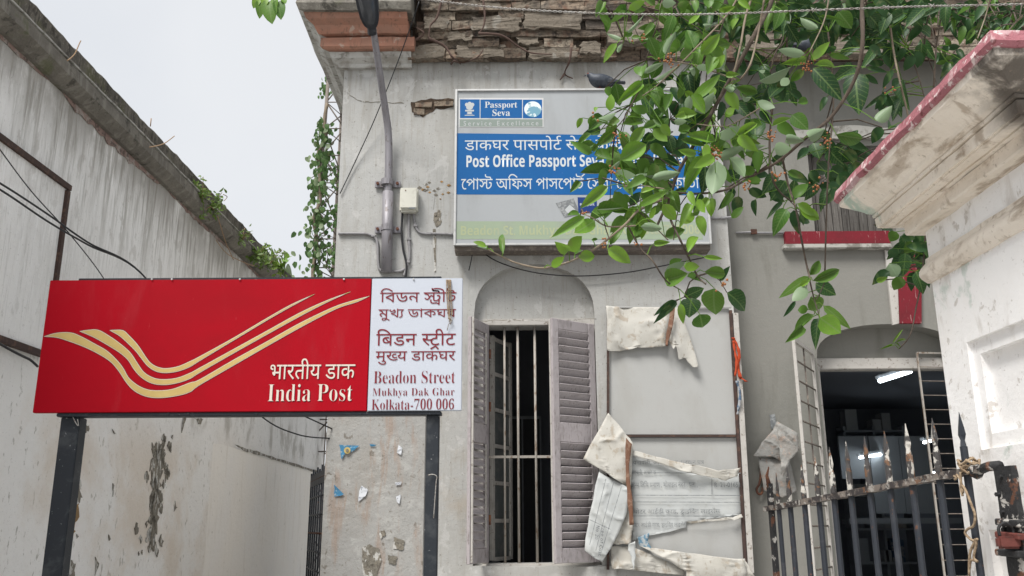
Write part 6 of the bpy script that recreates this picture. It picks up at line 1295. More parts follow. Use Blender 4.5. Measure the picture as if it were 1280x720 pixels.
# ------------------------------------------------------------------ pigeons
def pigeon(base, face, lab, sc_=1.0):
    """face: +1 looks right, -1 looks left"""
    t = thing('pigeon', lab, 'pigeon', base, 'pigeons on the facade')
    def pt(x, z, y=0): return V((x * face * sc_, y * sc_, z * sc_))
    me = bpy.data.meshes.new('body'); bm = nb()
    ch = [(-.12, .090, .024), (-.08, .088, .048), (-.03, .084, .074), (.03, .088, .082), (.07, .104, .068), (.095, .128, .044), (.110, .146, .036), (.126, .148, .027), (.140, .143, .010)]
    sk = bm.verts.layers.skin.new(); prev = None
    for x, z, r in ch:
        v = bm.verts.new(pt(x, z)); v[sk].radius = (r * sc_, r * sc_ * .95)
        if prev: bm.edges.new((prev, v))
        else: v[sk].use_root = True
        prev = v
    bm.to_mesh(me); bm.free()
    o = bpy.data.objects.new('body', me); C.objects.link(o)
    o.modifiers.new('s', 'SKIN'); sb = o.modifiers.new('u', 'SUBSURF'); sb.levels = 2
    dg = bpy.context.evaluated_depsgraph_get(); me2 = bpy.data.meshes.new_from_object(o.evaluated_get(dg)); bpy.data.objects.remove(o)
    me2.name = 'body'; me2.materials.clear(); me2.shade_smooth()
    link('body', me2, m_pig, t, V(base))
    for s in (-1, 1):                                     # folded wings
        bm = nb()
        out = [(.06, .10), (.02, .118), (-.05, .105), (-.12, .085), (-.175, .078), (-.13, .062), (-.05, .05), (.02, .055), (.055, .075)]
        vs = [bm.verts.new(pt(x, z, s * (.052 - .10 * max(0, -x - .02) ) )) for x, z in out]
        c = bm.verts.new(pt(-.02, .082, s * .060))
        for i in range(len(vs)): bm.faces.new((vs[i], vs[(i + 1) % len(vs)], c))
        rr = bmesh.ops.extrude_face_region(bm, geom=bm.faces[:])
        for v in [g for g in rr['geom'] if isinstance(g, bmesh.types.BMVert)]: v.co.y -= s * .006
        obj('wing', bm, m_pigw, t, False, V(base))
    bm = nb()                                             # tail fan
    vs = [bm.verts.new(pt(x, z, y)) for x, z, y in ((-.11, .082, -.02), (-.11, .082, .02), (-.215, .072, .03), (-.222, .071, 0), (-.215, .072, -.03))]
    bm.faces.new(vs); rr = bmesh.ops.extrude_face_region(bm, geom=bm.faces[:])
    for v in [g for g in rr['geom'] if isinstance(g, bmesh.types.BMVert)]: v.co.z -= .008
    obj('tail', bm, m_pigw, t, False, V(base))
    bm = nb(); tube(bm, [pt(.148, .147), pt(.172, .138)], .007 * sc_, 6, .001); obj('beak', bm, m_pigw, t, True, V(base))
    for s in (-1, 1):
        bm = nb(); tube(bm, [pt(.02, .03, s * .02), pt(.025, 0, s * .02)], .005, 5); tube(bm, [pt(.025, .004, s * .02), pt(.05, .003, s * .02)], .004, 5); tube(bm, [pt(.025, .004, s * .02), pt(.0, .003, s * .02)], .003, 5)
        obj('leg', bm, m_redrust, t, True, V(base))
        bm = nb(); e = pt(.130, .157, s * .021); tube(bm, [e, e + V((0, s * .003, 0))], .005, 8); obj('eye', bm, m_orange, t, True, V(base))
    return t
m_pig = MAT('slate_pigeon_feathers', (.035, .042, .055), .55, [(20, (1, 1, 1), .45, .6, (.06, .07, .085), .7)])
m_pigw = MAT('dark_wing_feathers', (.05, .055, .065), .6, [(30, (3, 1, 1), .5, .6, (.022, .024, .03), .8)])
g = at(752, 109.5, YB2 + .06)
pigeon(V((g.x, YB2 + .02, bz1 + .0)), -1, 'dark pigeon resting on the top edge of the grey signboard', 1.1)
# a second one on the ledge of the hood, half hidden
g = at(1006, 60, YF - .2)
pigeon(V((g.x, YF - .2, g.z - .04)), 1, 'dark pigeon half hidden by leaves under the cornice', .9)
# ------------------------------------------------------------------ gate pillar
XP_, YFAR, YNEAR = 1.75, 3.57, 2.72
XOUT = 3.0
gpil = thing('gate_pillar', 'large white gate pillar with a mouldy stepped cornice edged in pink', 'pillar', (XP_ + .5, 3.1, 0))
N2 = V((1, 1, 0)).normalized()
def mit(x, y):
    p = atp(x, y, V((XP_, YFAR, 0)), N2); return (XP_ - p.x, p.z)
for q in ((1165, 352), (1148, 342), (1163, 322), (1160, 290), (1130, 284), (1129, 277), (1094, 273), (1094, 266), (1060, 262), (1046, 250), (1044, 240)): print('mit', q, [round(v, 3) for v in mit(*q)])
def prun(name, prof, mat, jit=0, seed=0, par=gpil, sub=.07):
    """profile (overhang, z) swept round the far, left and near sides of the pillar"""
    bm = nb(); rows = []
    def seg(a, b, c, d):
        n = max(1, int((V(b) - V(a)).length / sub)); 
        return [(V(a).lerp(V(b), i / n), V(c).lerp(V(d), i / n)) for i in range(n)]
    cs = [((XOUT, YFAR), (0, 1)), ((XP_, YFAR), (-1, 1)), ((XP_, YNEAR), (-1, -1)), ((XOUT, YNEAR), (0, -1))]
    path = []
    for (a, ca), (b, cb) in zip(cs, cs[1:]): path += seg(a, b, ca, cb) if True else []
    # directions are constant along a run except exactly at the corners
    path = []
    for i, ((a, ca), (b, cb)) in enumerate(zip(cs, cs[1:])):
        n = max(1, int((V(b) - V(a)).length / sub)); dr = [(0, 1), (-1, 0), (0, -1)][i]
        for k in range(n + 1):
            p = V(a).lerp(V(b), k / n); A_, B_ = V(ca), V(cb)
            f = k / n
            # keep mitre: offset runs from the corner position to the other corner position
            path.append((V(a), A_, V(b), B_, f))
    R = []
    for (a, A_, b, B_, f) in path:
        if R and f == 0: continue
        r = []
        for o, z in prof:
            p0 = a + A_ * o; p1 = b + B_ * o; p = p0.lerp(p1, f)
            q = V((p.x, p.y, z)); r.append(bm.verts.new(q + noise.noise_vector(q * 9 + V((seed, 0, 0))) * jit + noise.noise_vector(q * 30) * jit * .4))
        R.append(r)
    n = len(prof)
    for a, b in zip(R, R[1:]):
        for k in range(n - 1): bm.faces.new((a[k], a[k + 1], b[k + 1], b[k]))
    return obj(name, bm, mat, par)
# shaft: left face with two recessed panels
def pz(x, y, X=XP_): return atp(x, y, V((X, 0, 0)), V((1, 0, 0)))
o1 = pz(1208, 428); o2 = pz(1223, 563); i1 = pz(1237, 450, XP_ + .02)
zc = mit(1160, 290)[1]
ZP = pz(1230, 662).z
def yzslab(name, loops, x0, x1, mat):
    bm = nb(); prism(bm, loops, (x0, 0, 0), (0, 1, 0), (0, 0, 1), (x1 - x0, 0, 0)); return obj(name, bm, mat, gpil)
def rc(y0, y1, z0, z1): return [(y0, z0), (y1, z0), (y1, z1), (y0, z1)]
ya, yb = YNEAR + .16, o1.y
yzslab('shaft_face', [rc(YNEAR, YFAR, 0, zc + .02), rc(ya, yb, o2.z, o1.z), rc(ya, yb + .03, .35, ZP)], XP_, XP_ + .05, m_pillar)
d2 = .055
yzslab('inner_frame', [rc(ya - .03, yb + .05, o2.z - .02, o1.z + .02), rc(ya + d2, yb - d2, o2.z + d2, o1.z - d2)], XP_ + .018, XP_ + .07, m_pillar)
yzslab('inner_frame', [rc(ya - .03, yb + .06, .30, ZP + .02), rc(ya + d2, yb - d2, .42, ZP - d2)], XP_ + .03, XP_ + .07, m_pillar)
yzslab('recessed_panel', [rc(ya - .02, yb + .04, .3, o1.z + .02)], XP_ + .048, XP_ + .08, m_pillar)
boxo('shaft', (XP_ + .08, YNEAR, 0), (XOUT, YFAR, zc + .02), m_pillar, gpil)
boxo('shaft_edge', (XP_ + .05, YFAR - .1, 0), (XP_ + .079, YFAR, zc + .02), m_pillar, gpil)
boxo('shaft_edge', (XP_ + .05, YNEAR, 0), (XP_ + .079, YNEAR + .1, zc + .02), m_pillar, gpil)
# small ledge between the panels
g = pz(1229, 618)
# astragal
z_a, z_b = mit(1165, 354)[1], mit(1163, 322)[1]; zm_ = (z_a + z_b) / 2; rr_ = (z_b - z_a) / 2
oo = mit(1148, 340)[0]
prun('astragal', [(-.01, z_a)] + [(oo * (.35 + .65 * math.sin(PI * k / 8)), z_a + (z_b - z_a) * k / 8 * .8) for k in range(9)] + [(oo * .3, z_b * .97 + z_a * .03), (-.01, z_b)], m_pcorn, .003)
Z0 = zc; o_a = mit(1130, 284)[0]; o_b = mit(1094, 271)[0]; z_1 = mit(1129, 277)[1]
ztop = mit(1044, 240)[1]; zpk = mit(1045, 248)[1]; o_t = mit(1045, 248)[0]
H_ = zpk - Z0
prun('cornice_moulding', [(-.01, Z0), (o_a * .93, Z0 + H_ * .02), (o_a, Z0 + H_ * .05), (o_a * 1.0, Z0 + H_ * .24)], m_pcorn, .004, 1)
prun('cornice_moulding', [(o_a * .8, Z0 + H_ * .242), (o_a + (o_b - o_a) * .22, Z0 + H_ * .244), (o_a + (o_b - o_a) * .24, Z0 + H_ * .285), (o_a + (o_b - o_a) * .30, Z0 + H_ * .287), (o_a + (o_b - o_a) * .34, Z0 + H_ * .25), (o_a + (o_b - o_a) * .8, Z0 + H_ * .25), (o_a + (o_b - o_a) * .82, Z0 + H_ * .28), (o_a + (o_b - o_a) * .88, Z0 + H_ * .28), (o_b * .98, Z0 + H_ * .27), (o_b, Z0 + H_ * .30), (o_b * 1.01, Z0 + H_ * .44), (o_b * .92, Z0 + H_ * .46)], m_pcorn, .004, 2)
prun('cornice_moulding', [(o_b * .9, Z0 + H_ * .462), (o_b * 1.05, Z0 + H_ * .465), (o_b * 1.06, Z0 + H_ * .51), (o_b * 1.0, Z0 + H_ * .515), (o_b + (o_t - o_b) * .22, Z0 + H_ * .56), (o_b + (o_t - o_b) * .28, Z0 + H_ * .60), (o_b + (o_t - o_b) * .62, Z0 + H_ * .72), (o_t * .93, Z0 + H_ * .80), (o_t * .965, Z0 + H_ * .83), (o_t * .975, Z0 + H_ * 1.0)], m_pcorn, .004, 3)
prun('pink_edge', [(o_t * .9, zpk - .022), (o_t, zpk - .02), (o_t * 1.04, zpk - .004), (o_t * 1.0, ztop + .004), (o_t * .8, ztop + .012), (-.4, ztop + .03), (-.55, ztop + .03)], m_pink, .008, 4, sub=.03)
boxo('cap_slab', (XP_ - .1, YNEAR - .1, ztop - .05), (XOUT, YFAR + .1, ztop + .025), m_moss, gpil)

# ------------------------------------------------------------------ iron gate
GA = V((1.69, 2.95, 0)); GB = at(962, 600, 4.8); GB.z = 0
gd_ = (GB - GA).normalized(); gn = V((gd_.y, -gd_.x, 0))
def gp_(x, y): return atp(x, y, GA, gn)
gt = thing('iron_gate', 'old black iron gate leaf with flaking white spear tips, standing open', 'gate', GA)
zx = lambda x, y: (930 + x / 2.117, 380 + y / 2.117)
tips = [(92, 446), (122, 425), (160, 424), (198, 402), (238, 376), (283, 361), (333, 348), (387, 333), (445, 313), (517, 298), (590, 282)]
rail = lambda x: 543 - (x - 60) * .1875
def spear(p_tip, p_rail, white, r=.015):
    bt = V((p_rail.x, p_rail.y, 0.12))
    tip = V((p_rail.x, p_rail.y, p_tip.z)); hh = .125; L = (tip.z - p_rail.z)
    bm = nb(); tube(bm, [bt, V((tip.x, tip.y, tip.z - hh))], r, 8)
    # leaf-shaped spearhead, flat across the gate
    sec = [(0, r, r), (.18, r * .75, r * .7), (.34, r * 1.6, r * .6), (.55, r * 1.2, r * .5), (.8, r * .55, r * .3), (1.0, .0012, .0012)]
    R = []
    for h, a, b in sec:
        c = V((tip.x, tip.y, tip.z - hh + .0005 + hh * h)); R.append([bm.verts.new(c + gd_ * a), bm.verts.new(c + gn * b), bm.verts.new(c - gd_ * a), bm.verts.new(c - gn * b)])
    for a, b in zip(R, R[1:]):
        for k in range(4): bm.faces.new((a[k], a[(k + 1) % 4], b[(k + 1) % 4], b[k]))
    bm.faces.new(R[0][::-1]); bm.faces.new(R[-1])
    # split: everything above the rail is the flaking white head
    me = bpy.data.meshes.new('spear_bar'); bmesh.ops.recalc_face_normals(bm, faces=bm.faces)
    zcut = p_rail.z + (.01 if white else 9)
    if white: bmesh.ops.bisect_plane(bm, geom=bm.verts[:] + bm.edges[:] + bm.faces[:], plane_co=(0, 0, zcut), plane_no=(0, 0, 1))
    bm.to_mesh(me); bm.free(); me.materials.append(m_gate); me.materials.append(m_spear)
    for p in me.polygons:
        if p.center.z > zcut: p.material_index = 1
    return link('spear_bar', me, None, gt)
for i, (x, y) in enumerate(tips):
    spear(gp_(*zx(x, y)), gp_(*zx(x, rail(x))), i < 10, .0138 if i else .012)
# broken thick end bar on the left
p = gp_(*zx(67, 475)); q = V((p.x, p.y, .1))
bm = nb(); obox(bm, q, V((p.x, p.y, p.z)), .036, .02, gd_); obj('end_stile', bm, m_hinge, gt)
r_ = gp_(*zx(67, 430))
tubeo('broken_tip', [V((p.x, p.y, p.z - .02)), V((p.x - .01, p.y, p.z + .04)), V((p.x + .004, p.y, r_.z))], .014, m_rust, gt, 6, .003)
pa, pb = gp_(*zx(60, rail(60))), gp_(*zx(625, rail(625)))
bm = nb(); n = 40
for i in range(n + 1): pass
obox(bm, pa, pb, .026, .04, (0, 0, 1)); bmesh.ops.subdivide_edges(bm, edges=[e for e in bm.edges if e.calc_length() > 1], cuts=40)
for v in bm.verts: v.co += noise.noise_vector(v.co * 25) * .003
obj('top_rail', bm, m_rail, gt)
for z in (.45,):
    a_, b_ = V((pa.x, pa.y, z)), V((pb.x, pb.y, z)); bm = nb(); obox(bm, a_, b_, .03, .04, (0, 0, 1)); obj('bottom_rail', bm, m_rail, gt)
# hinge side: flat strap, link to the rail, hooks
h0_ = gp_(1256, 583); h1_ = gp_(1258, 640)
bm = nb(); obox(bm, V((h0_.x, h0_.y, .2)), V((h0_.x, h0_.y, h0_.z)), .085, .022, gd_)
bmesh.ops.subdivide_edges(bm, edges=[e for e in bm.edges if e.calc_length() > 1], cuts=50)
for v in bm.verts: v.co += noise.noise_vector(v.co * 30) * .004
obj('hinge_stile', bm, m_hinge, gt)
tubeo('hinge_link', [gp_(1222, 588) , gp_(1236, 583), gp_(1250, 582)], .017, m_hinge, gt, 8)
tubeo('hinge_link', [gp_(1222, 588) + V((0, 0, -.005)), gp_(1212, 586)], .028, m_hinge, gt, 8, .022)
for (x, y) in ((1256, 596), (1252, 618), (1258, 640), (1260, 662)):
    c = gp_(x, y) - gn * .0; bm = nb(); tube(bm, [c - gn * .022, c + gn * .022], .008, 6); obj('rivet', bm, m_hinge, gt)
for y0, y1 in ((652, 664), (668, 676), (690, 698)):
    a_, b_ = gp_(1254, y0), gp_(1285, y0 + 3)
    bm = nb(); obox(bm, a_ - gn * .02, b_ - gn * .02, .022, .03, (0, 0, 1)); bmesh.ops.bevel(bm, geom=bm.edges[:], offset=.004, segments=1, affect='EDGES'); obj('hinge_knuckle', bm, m_hinge if y0 != 668 else m_redrust, gt)
pl = thing('padlock', 'red-brown rusty padlock hooked on the hinge side of the iron gate', 'padlock', gp_(1272, 676))
c = gp_(1276, 677) - gn * .05
bm = nb(); box(bm, c + V((-.035, -.014, -.022)), c + V((.04, .014, .018))); bmesh.ops.bevel(bm, geom=bm.edges[:], offset=.007, segments=2, affect='EDGES'); obj('lock_body', bm, m_redrust, pl)
tubeo('shackle', smoothpath([c + V((-.022, 0, .018)), c + V((-.022, 0, .045)), c + V((0, 0, .06)), c + V((.024, 0, .045)), c + V((.024, 0, .018))], 4), .005, m_hinge, pl, 6)
# rope lashed round the last spear
rp = thing('coir_rope', 'frayed coir rope lashed round the dark spear nearest the pillar', 'rope', gp_(1212, 586))
c = gp_(1213, 586) - gn * 0
P = []
for i in range(44):
    a = i * .75; P.append(c + gd_ * (math.cos(a) * .026 + .012 * math.sin(i * .31)) + gn * math.sin(a) * .034 + V((0, 0, .03 - i * .0009 + .012 * math.sin(i * 1.9))))
tubeo('lashing', P, .0052, m_rope, rp, 5)
def S5(pts): return [(1160 + x / 3, 480 + y / 3) for x, y in pts]
for pts in ([(150, 330), (152, 370), (160, 410), (155, 380), (170, 400), (190, 450), (205, 490), (200, 530), (175, 545), (168, 560), (185, 580), (205, 588), (215, 580), (200, 600), (185, 640), (183, 720)],
            [(135, 340), (150, 360), (150, 390), (158, 420)], [(205, 580), (210, 600), (200, 650), (215, 665), (190, 660), (185, 690)], [(125, 345), (135, 352), (128, 358)]):
    tubeo('rope_end', smoothpath([gp_(x, y) - gn * .03 for x, y in S5(pts)], 4), .0048, m_rope, rp, 5)

# ------------------------------------------------------------------ door grilles
def grille(name, lab, A, B, z0, z1, rungs, n_mid, r, mat):
    """A,B plan points; frame posts, rungs"""
    t = thing(name, lab, 'grille', (A[0], A[1], 0), 'steel door grilles of the office doorway')
    A, B = V((*A, 0)), V((*B, 0)); u = (B - A).normalized(); L = (B - A).length
    for s in (0, L):
        bm = nb(); p = A + u * s; obox(bm, p + V((0, 0, z0)), p + V((0, 0, z1)), r * 2.0, r * 2.0, u); obj('frame_post', bm, mat, t)
    for z in (z0, z1):
        bm = nb(); obox(bm, A + V((0, 0, z)), B + V((0, 0, z)), r * 2.2, r * 2.2, (0, 0, 1)); obj('frame_rail', bm, mat, t)
    for i in range(1, rungs):
        z = z0 + (z1 - z0) * i / rungs; tubeo('rung', [A + V((0, 0, z)), B + V((0, 0, z))], r * .62, m_grille, t, 5)
    for k in range(n_mid):
        s = L * (k + 1) / (n_mid + 1); tubeo('inner_bar', [A + u * s + V((0, 0, z0)), A + u * s + V((0, 0, z1))], r * .55, m_grille, t, 5)
    return t
fl = at(992, 425, YR - .70); hg = at(1016, 450, YR - .03)
grille('door_grille', 'left steel grille leaf folded outward beside the torn plastic', (fl.x, YR - .70), (hg.x, YR - .03), .1, fl.z, 17, 1, .014, m_frame)
gl = at(1146, 441, DY - .08); 
grille('door_grille', 'right steel grille leaf, nearly closed beside the white pillar', (gl.x, DY - .08), (gl.x + .55, DY - .02), .1, gl.z, 22, 1, .008, m_bars)

# ------------------------------------------------------------------ lattice mast and creeper
MY = 15.5
mt_ = thing('lattice_mast', 'tall thin rusty lattice mast rising behind the office corner', 'mast', at(400, 345, MY))
top_, bot_ = at(411, 92, MY), at(391, 345, MY)
dv = (bot_ - top_) / (top_.z - bot_.z)
L0 = lambda z: top_ + dv * (top_.z - z)
dx_ = at(434, 200, MY).x - at(404, 200, MY).x
legs = [V((0, 0, 0)), V((dx_, .0, 0)), V((dx_ / 2, .7, 0))]
zlo, zhi = .1, top_.z + .6
def mpt(i, z):
    k = 1.25 - .5 * (z - zlo) / (zhi - zlo); return L0(z) + (legs[i] - legs[1] * 0) * k
for i in range(3): tubeo('mast_leg', [mpt(i, zlo), mpt(i, zhi)], .035, m_mast, mt_, 6)
z = zlo; fl_ = 0
while z < zhi - .6:
    for i in range(3):
        j = (i + 1) % 3
        tubeo('brace', [mpt(i, z), mpt(j, z + .55)] if fl_ else [mpt(j, z), mpt(i, z + .55)], .014, m_mast, mt_, 4)
        tubeo('brace', [mpt(i, z), mpt(j, z)], .012, m_mast, mt_, 4)
    z += .55; fl_ ^= 1
def leafmesh(name, mat, n=6, fold=.18, arch=.22, heart=0, lenw=.5):
    """unit leaf, length 1 along +Y, width 1 along X; front faces +Z"""
    bm = nb(); rows = []
    for i in range(n + 1):
        t = i / n
        if heart: wv = .5 * (max(0, math.sin(PI * min(1, (t * .78 + .18)))) ** .8) * (1 if t < .97 else .1)
        else: wv = .5 * math.sin(PI * (t ** .82)) ** .72 if 0 < t < 1 else 0
        if t > .85 and not heart: wv *= .9
        z_ = -arch * (t - .1) ** 2
        rows.append((t, wv, z_))
    V_ = []
    for t, wv, z_ in rows:
        if wv < .01: V_.append([bm.verts.new((0, t, z_))] * 3)
        else:
            c = bm.verts.new((0, t, z_)); V_.append([bm.verts.new((-wv, t - .02, z_ + fold * wv)), c, bm.verts.new((wv, t - .02, z_ + fold * wv))])
    for a, b in zip(V_, V_[1:]):
        for k in (0, 1):
            q = []
            for v in (a[k], a[k + 1], b[k + 1], b[k]):
                if v not in q: q.append(v)
            if len(q) > 2: bm.faces.new(q)
    for f in bm.faces:
        f.normal_update()
        if f.normal.z < 0: f.normal_flip()
    me = bpy.data.meshes.new(name); bm.to_mesh(me); bm.free(); me.materials.append(mat); me.shade_smooth()
    return me
def leafM(base, tip, width, back=False, tilt=.5, r=random, face=None):
    y = tip - base; L = y.length; yn = y.normalized()
    f = (EYE - base).normalized() if face is None else face
    f = (f + V((r.uniform(-tilt, tilt), r.uniform(-tilt, tilt), r.uniform(-tilt * .3, tilt * 1.4)))).normalized()
    if back: f = -f
    z = (f - yn * f.dot(yn)).normalized(); x = yn.cross(z)
    M = Matrix((x * width, yn * L, z * L)).transposed().to_4x4(); M.translation = base
    return M
def leafobj(me, M, parent):
    o = bpy.data.objects.new('leaf', me); C.objects.link(o); o.parent = parent
    q = Matrix.Translation(-V(parent.location)); o.matrix_basis = q @ M
    return o
def joined(name, Ms, mes, mat_parent, kind='stuff'):
    """many leaves in one mesh"""
    vs, fs, mi, mats = [], [], [], []
    for (M, me) in Ms:
        o = len(vs); mt = me.materials[0]
        if mt not in mats: mats.append(mt)
        vs += [M @ v.co for v in me.vertices]
        for p in me.polygons: fs.append([o + i for i in p.vertices]); mi.append(mats.index(mt))
    me = bpy.data.meshes.new(name); me.from_pydata(vs, [], fs)
    for mt in mats: me.materials.append(mt)
    for p, k in zip(me.polygons, mi): p.material_index = k
    me.shade_smooth()
    o = link(name, me, None, mat_parent)
    if kind: o['kind'] = kind
    return o
LM = {'m': [leafmesh('leaf', m_leaf, 6, f, a) for f, a in ((.18, .22), (.45, .1), (.05, .45), (.6, -.25), (.3, .7))],
      'b': [leafmesh('leaf', m_leafy, 6, f, a) for f, a in ((.2, .2), (.5, .05), (.4, .5), (.1, -.2))],
      'd': [leafmesh('leaf', m_leafd, 6, f, a) for f, a in ((.18, .25), (.35, .5))]}
VM = [leafmesh('leaf', m_vine, 4, .2, .3, 1)]; WM = [leafmesh('leaf', m_weed, 4, .2, .4)]
cr = thing('mast_creeper', 'green creeper climbing the lattice mast at the office corner', 'creeper', mpt(0, .1))
rr = random.Random(3); Ms = []
P = [mpt(0, zlo + (top_.z - zlo) * k / 30) + V((rr.uniform(-.07, .07), -.06, 0)) for k in range(29)]
tubeo('stem', smoothpath(P, 3), .035, m_bark, cr, 5)
for k in range(520):
    f = rr.random() ** .8; z = bot_.z - .6 + (at(404, 152, MY).z - bot_.z + .6) * f
    if 0.33 < (z * 1.7) % 1 and rr.random() < .35: continue
    sp = .10 if f > .45 else .17 - .25 * abs(f - .22)
    if f > .85: sp = .09
    b_ = mpt(0, z) + V((rr.gauss(0, sp), rr.gauss(-.05, .15), 0)); tl_ = rr.uniform(.06, .13)
    t_ = b_ + V((rr.uniform(-.06, .06), rr.uniform(-.05, .05), -tl_)); Ms.append((leafM(b_, t_, tl_ * .8, rr.random() < .3, .8, rr), VM[0]))
for k in range(330):
    z = rr.uniform(bot_.z - .5, at(425, 185, MY).z); b_ = mpt(1, z) + V((rr.gauss(-.05, .10), rr.uniform(-.1, .1), 0)); tl_ = rr.uniform(.05, .09)
    if (z * 1.3) % 1 > .6: continue
    Ms.append((leafM(b_, b_ + V((rr.uniform(-.06, .06), 0, -tl_)), tl_ * .8, False, .8, rr), VM[0]))
for k in range(60):
    z = at(411, 95 + rr.uniform(0, 25), MY).z; b_ = mpt(0, z) + V((rr.gauss(-.02, .05), 0, 0)); Ms.append((leafM(b_, b_ + V((0, 0, -.07)), .05, False, .8, rr), VM[0]))
joined('foliage', Ms, None, cr)
for k in range(14):                                        # loose bare tendrils
    z = rr.uniform(bot_.z - .3, top_.z - 1.5); a_ = mpt(0, z); 
    P = [a_, a_ + V((rr.uniform(-.15, .3), -.1, rr.uniform(-.1, .15))), a_ + V((rr.uniform(-.25, .6), 0, rr.uniform(-.4, .1)))]
    tubeo('tendril', smoothpath(P, 4), .007, m_barkd, cr, 4)

# ------------------------------------------------------------------ weeds on the left parapet
def weed(x, y, lab, n, size, off=.05, stem=(0, 0), name='wild_plant', spread=.5, seed=0, dry=0):
    size *= .72
    b = onl(x, y, off); t = thing(name, lab, 'plant', b, 'weeds growing on the left parapet')
    r = random.Random(seed + 100); Ms = []
    for k in range(n):
        d = V((r.uniform(-1, 1), r.uniform(-1, 1), r.uniform(-.35, 1.1))).normalized()
        e = b + d * size * r.uniform(.4, 1); mid = b.lerp(e, .5) + V((0, 0, size * .15))
        tubeo('stem', smoothpath([b, mid, e], 2), .004, m_stem if (k % 3 == 0 or dry) else m_weed, t, 3)
        for j in range(9 if not dry else 3):
            p = b.lerp(e, r.uniform(.3, 1)) + V([r.uniform(-.05, .05) for _ in range(3)])
            L_ = size * r.uniform(.15, .32); q = p + V((r.uniform(-1, 1), r.uniform(-1, 1), r.uniform(-.8, .8))).normalized() * L_
            Ms.append((leafM(p, q, L_ * .42, r.random() < .3, .8, r), WM[0]))
    joined('foliage', Ms, None, t)
weed(253, 248, 'small bushy weed highest on the mossy left parapet', 16, .34, .16, seed=1)
weed(268, 262, 'trailing brownish weed just below the highest one on the parapet', 14, .32, .18, seed=2)
weed(303, 300, 'small bright weed sprouting midway between the other parapet weeds', 9, .22, .18, seed=3)
weed(322, 325, 'leafy weed spreading low on the parapet just above the red sign', 14, .4, .18, seed=4)
weed(336, 332, 'leafy weed beside the broad-leaved sapling above the red sign', 14, .4, .18, seed=5)
b = onl(353, 345, .1); t = thing('sapling', 'young broad-leaved yellow-green sapling above the red sign near the parapet end', 'plant', b, 'weeds growing on the left parapet')
tip_ = V(onl(357, 318, .1)); tubeo('stem', [b, tip_], .02, m_weed, t, 5); sap = leafmesh('leaf', m_leafy, 5, .3, .3)
r = random.Random(4)
for i, (x0, y0, x1, y1, w_) in enumerate(((355, 334, 342, 320, .13), (355, 332, 366, 320, .13), (354, 336, 345, 331, .1), (356, 336, 367, 337, .12), (357, 324, 352, 316, .1), (358, 323, 364, 317, .12), (356, 326, 349, 323, .1))):
    M = leafM(V(onl(x0, y0, .1)), V(onl(x1, y1, .1)) + V((r.uniform(-.1, .1), 0, 0)), w_, False, .5, r); leafobj(sap, M, t)
for i, pts in enumerate(([(272, 270), (278, 290), (283, 305), (292, 325)], [(279, 243), (284, 246), (280, 251)], [(84, 76), (93, 68), (99, 55), (101, 51)], [(187, 184), (204, 180), (218, 170)], [(188, 158), (189, 148)], [(270, 300), (285, 318), (310, 330), (318, 332)])):
    P = smoothpath([onl(x, y, .22) for x, y in pts], 4)
    t = setp(tubeo('dry_stem', P, .005, m_stem, None, 4), ['longest dry stem hanging down the left parapet below the weeds', 'short dry curl of stem beside the highest weed', 'thin bare twig sticking up high on the left parapet', 'bare twig sticking out midway along the left parapet', 'shortest bare twig midway along the parapet', 'dry stem trailing along the foot of the parapet'][i], 'twig', 'dry twigs on the left parapet')

# ------------------------------------------------------------------ fig tree hanging in from the top right
tree = thing('fig_tree', 'leafy green fig tree hanging its branches across the front from the upper right', 'tree', (5.2, 4.6, 0))
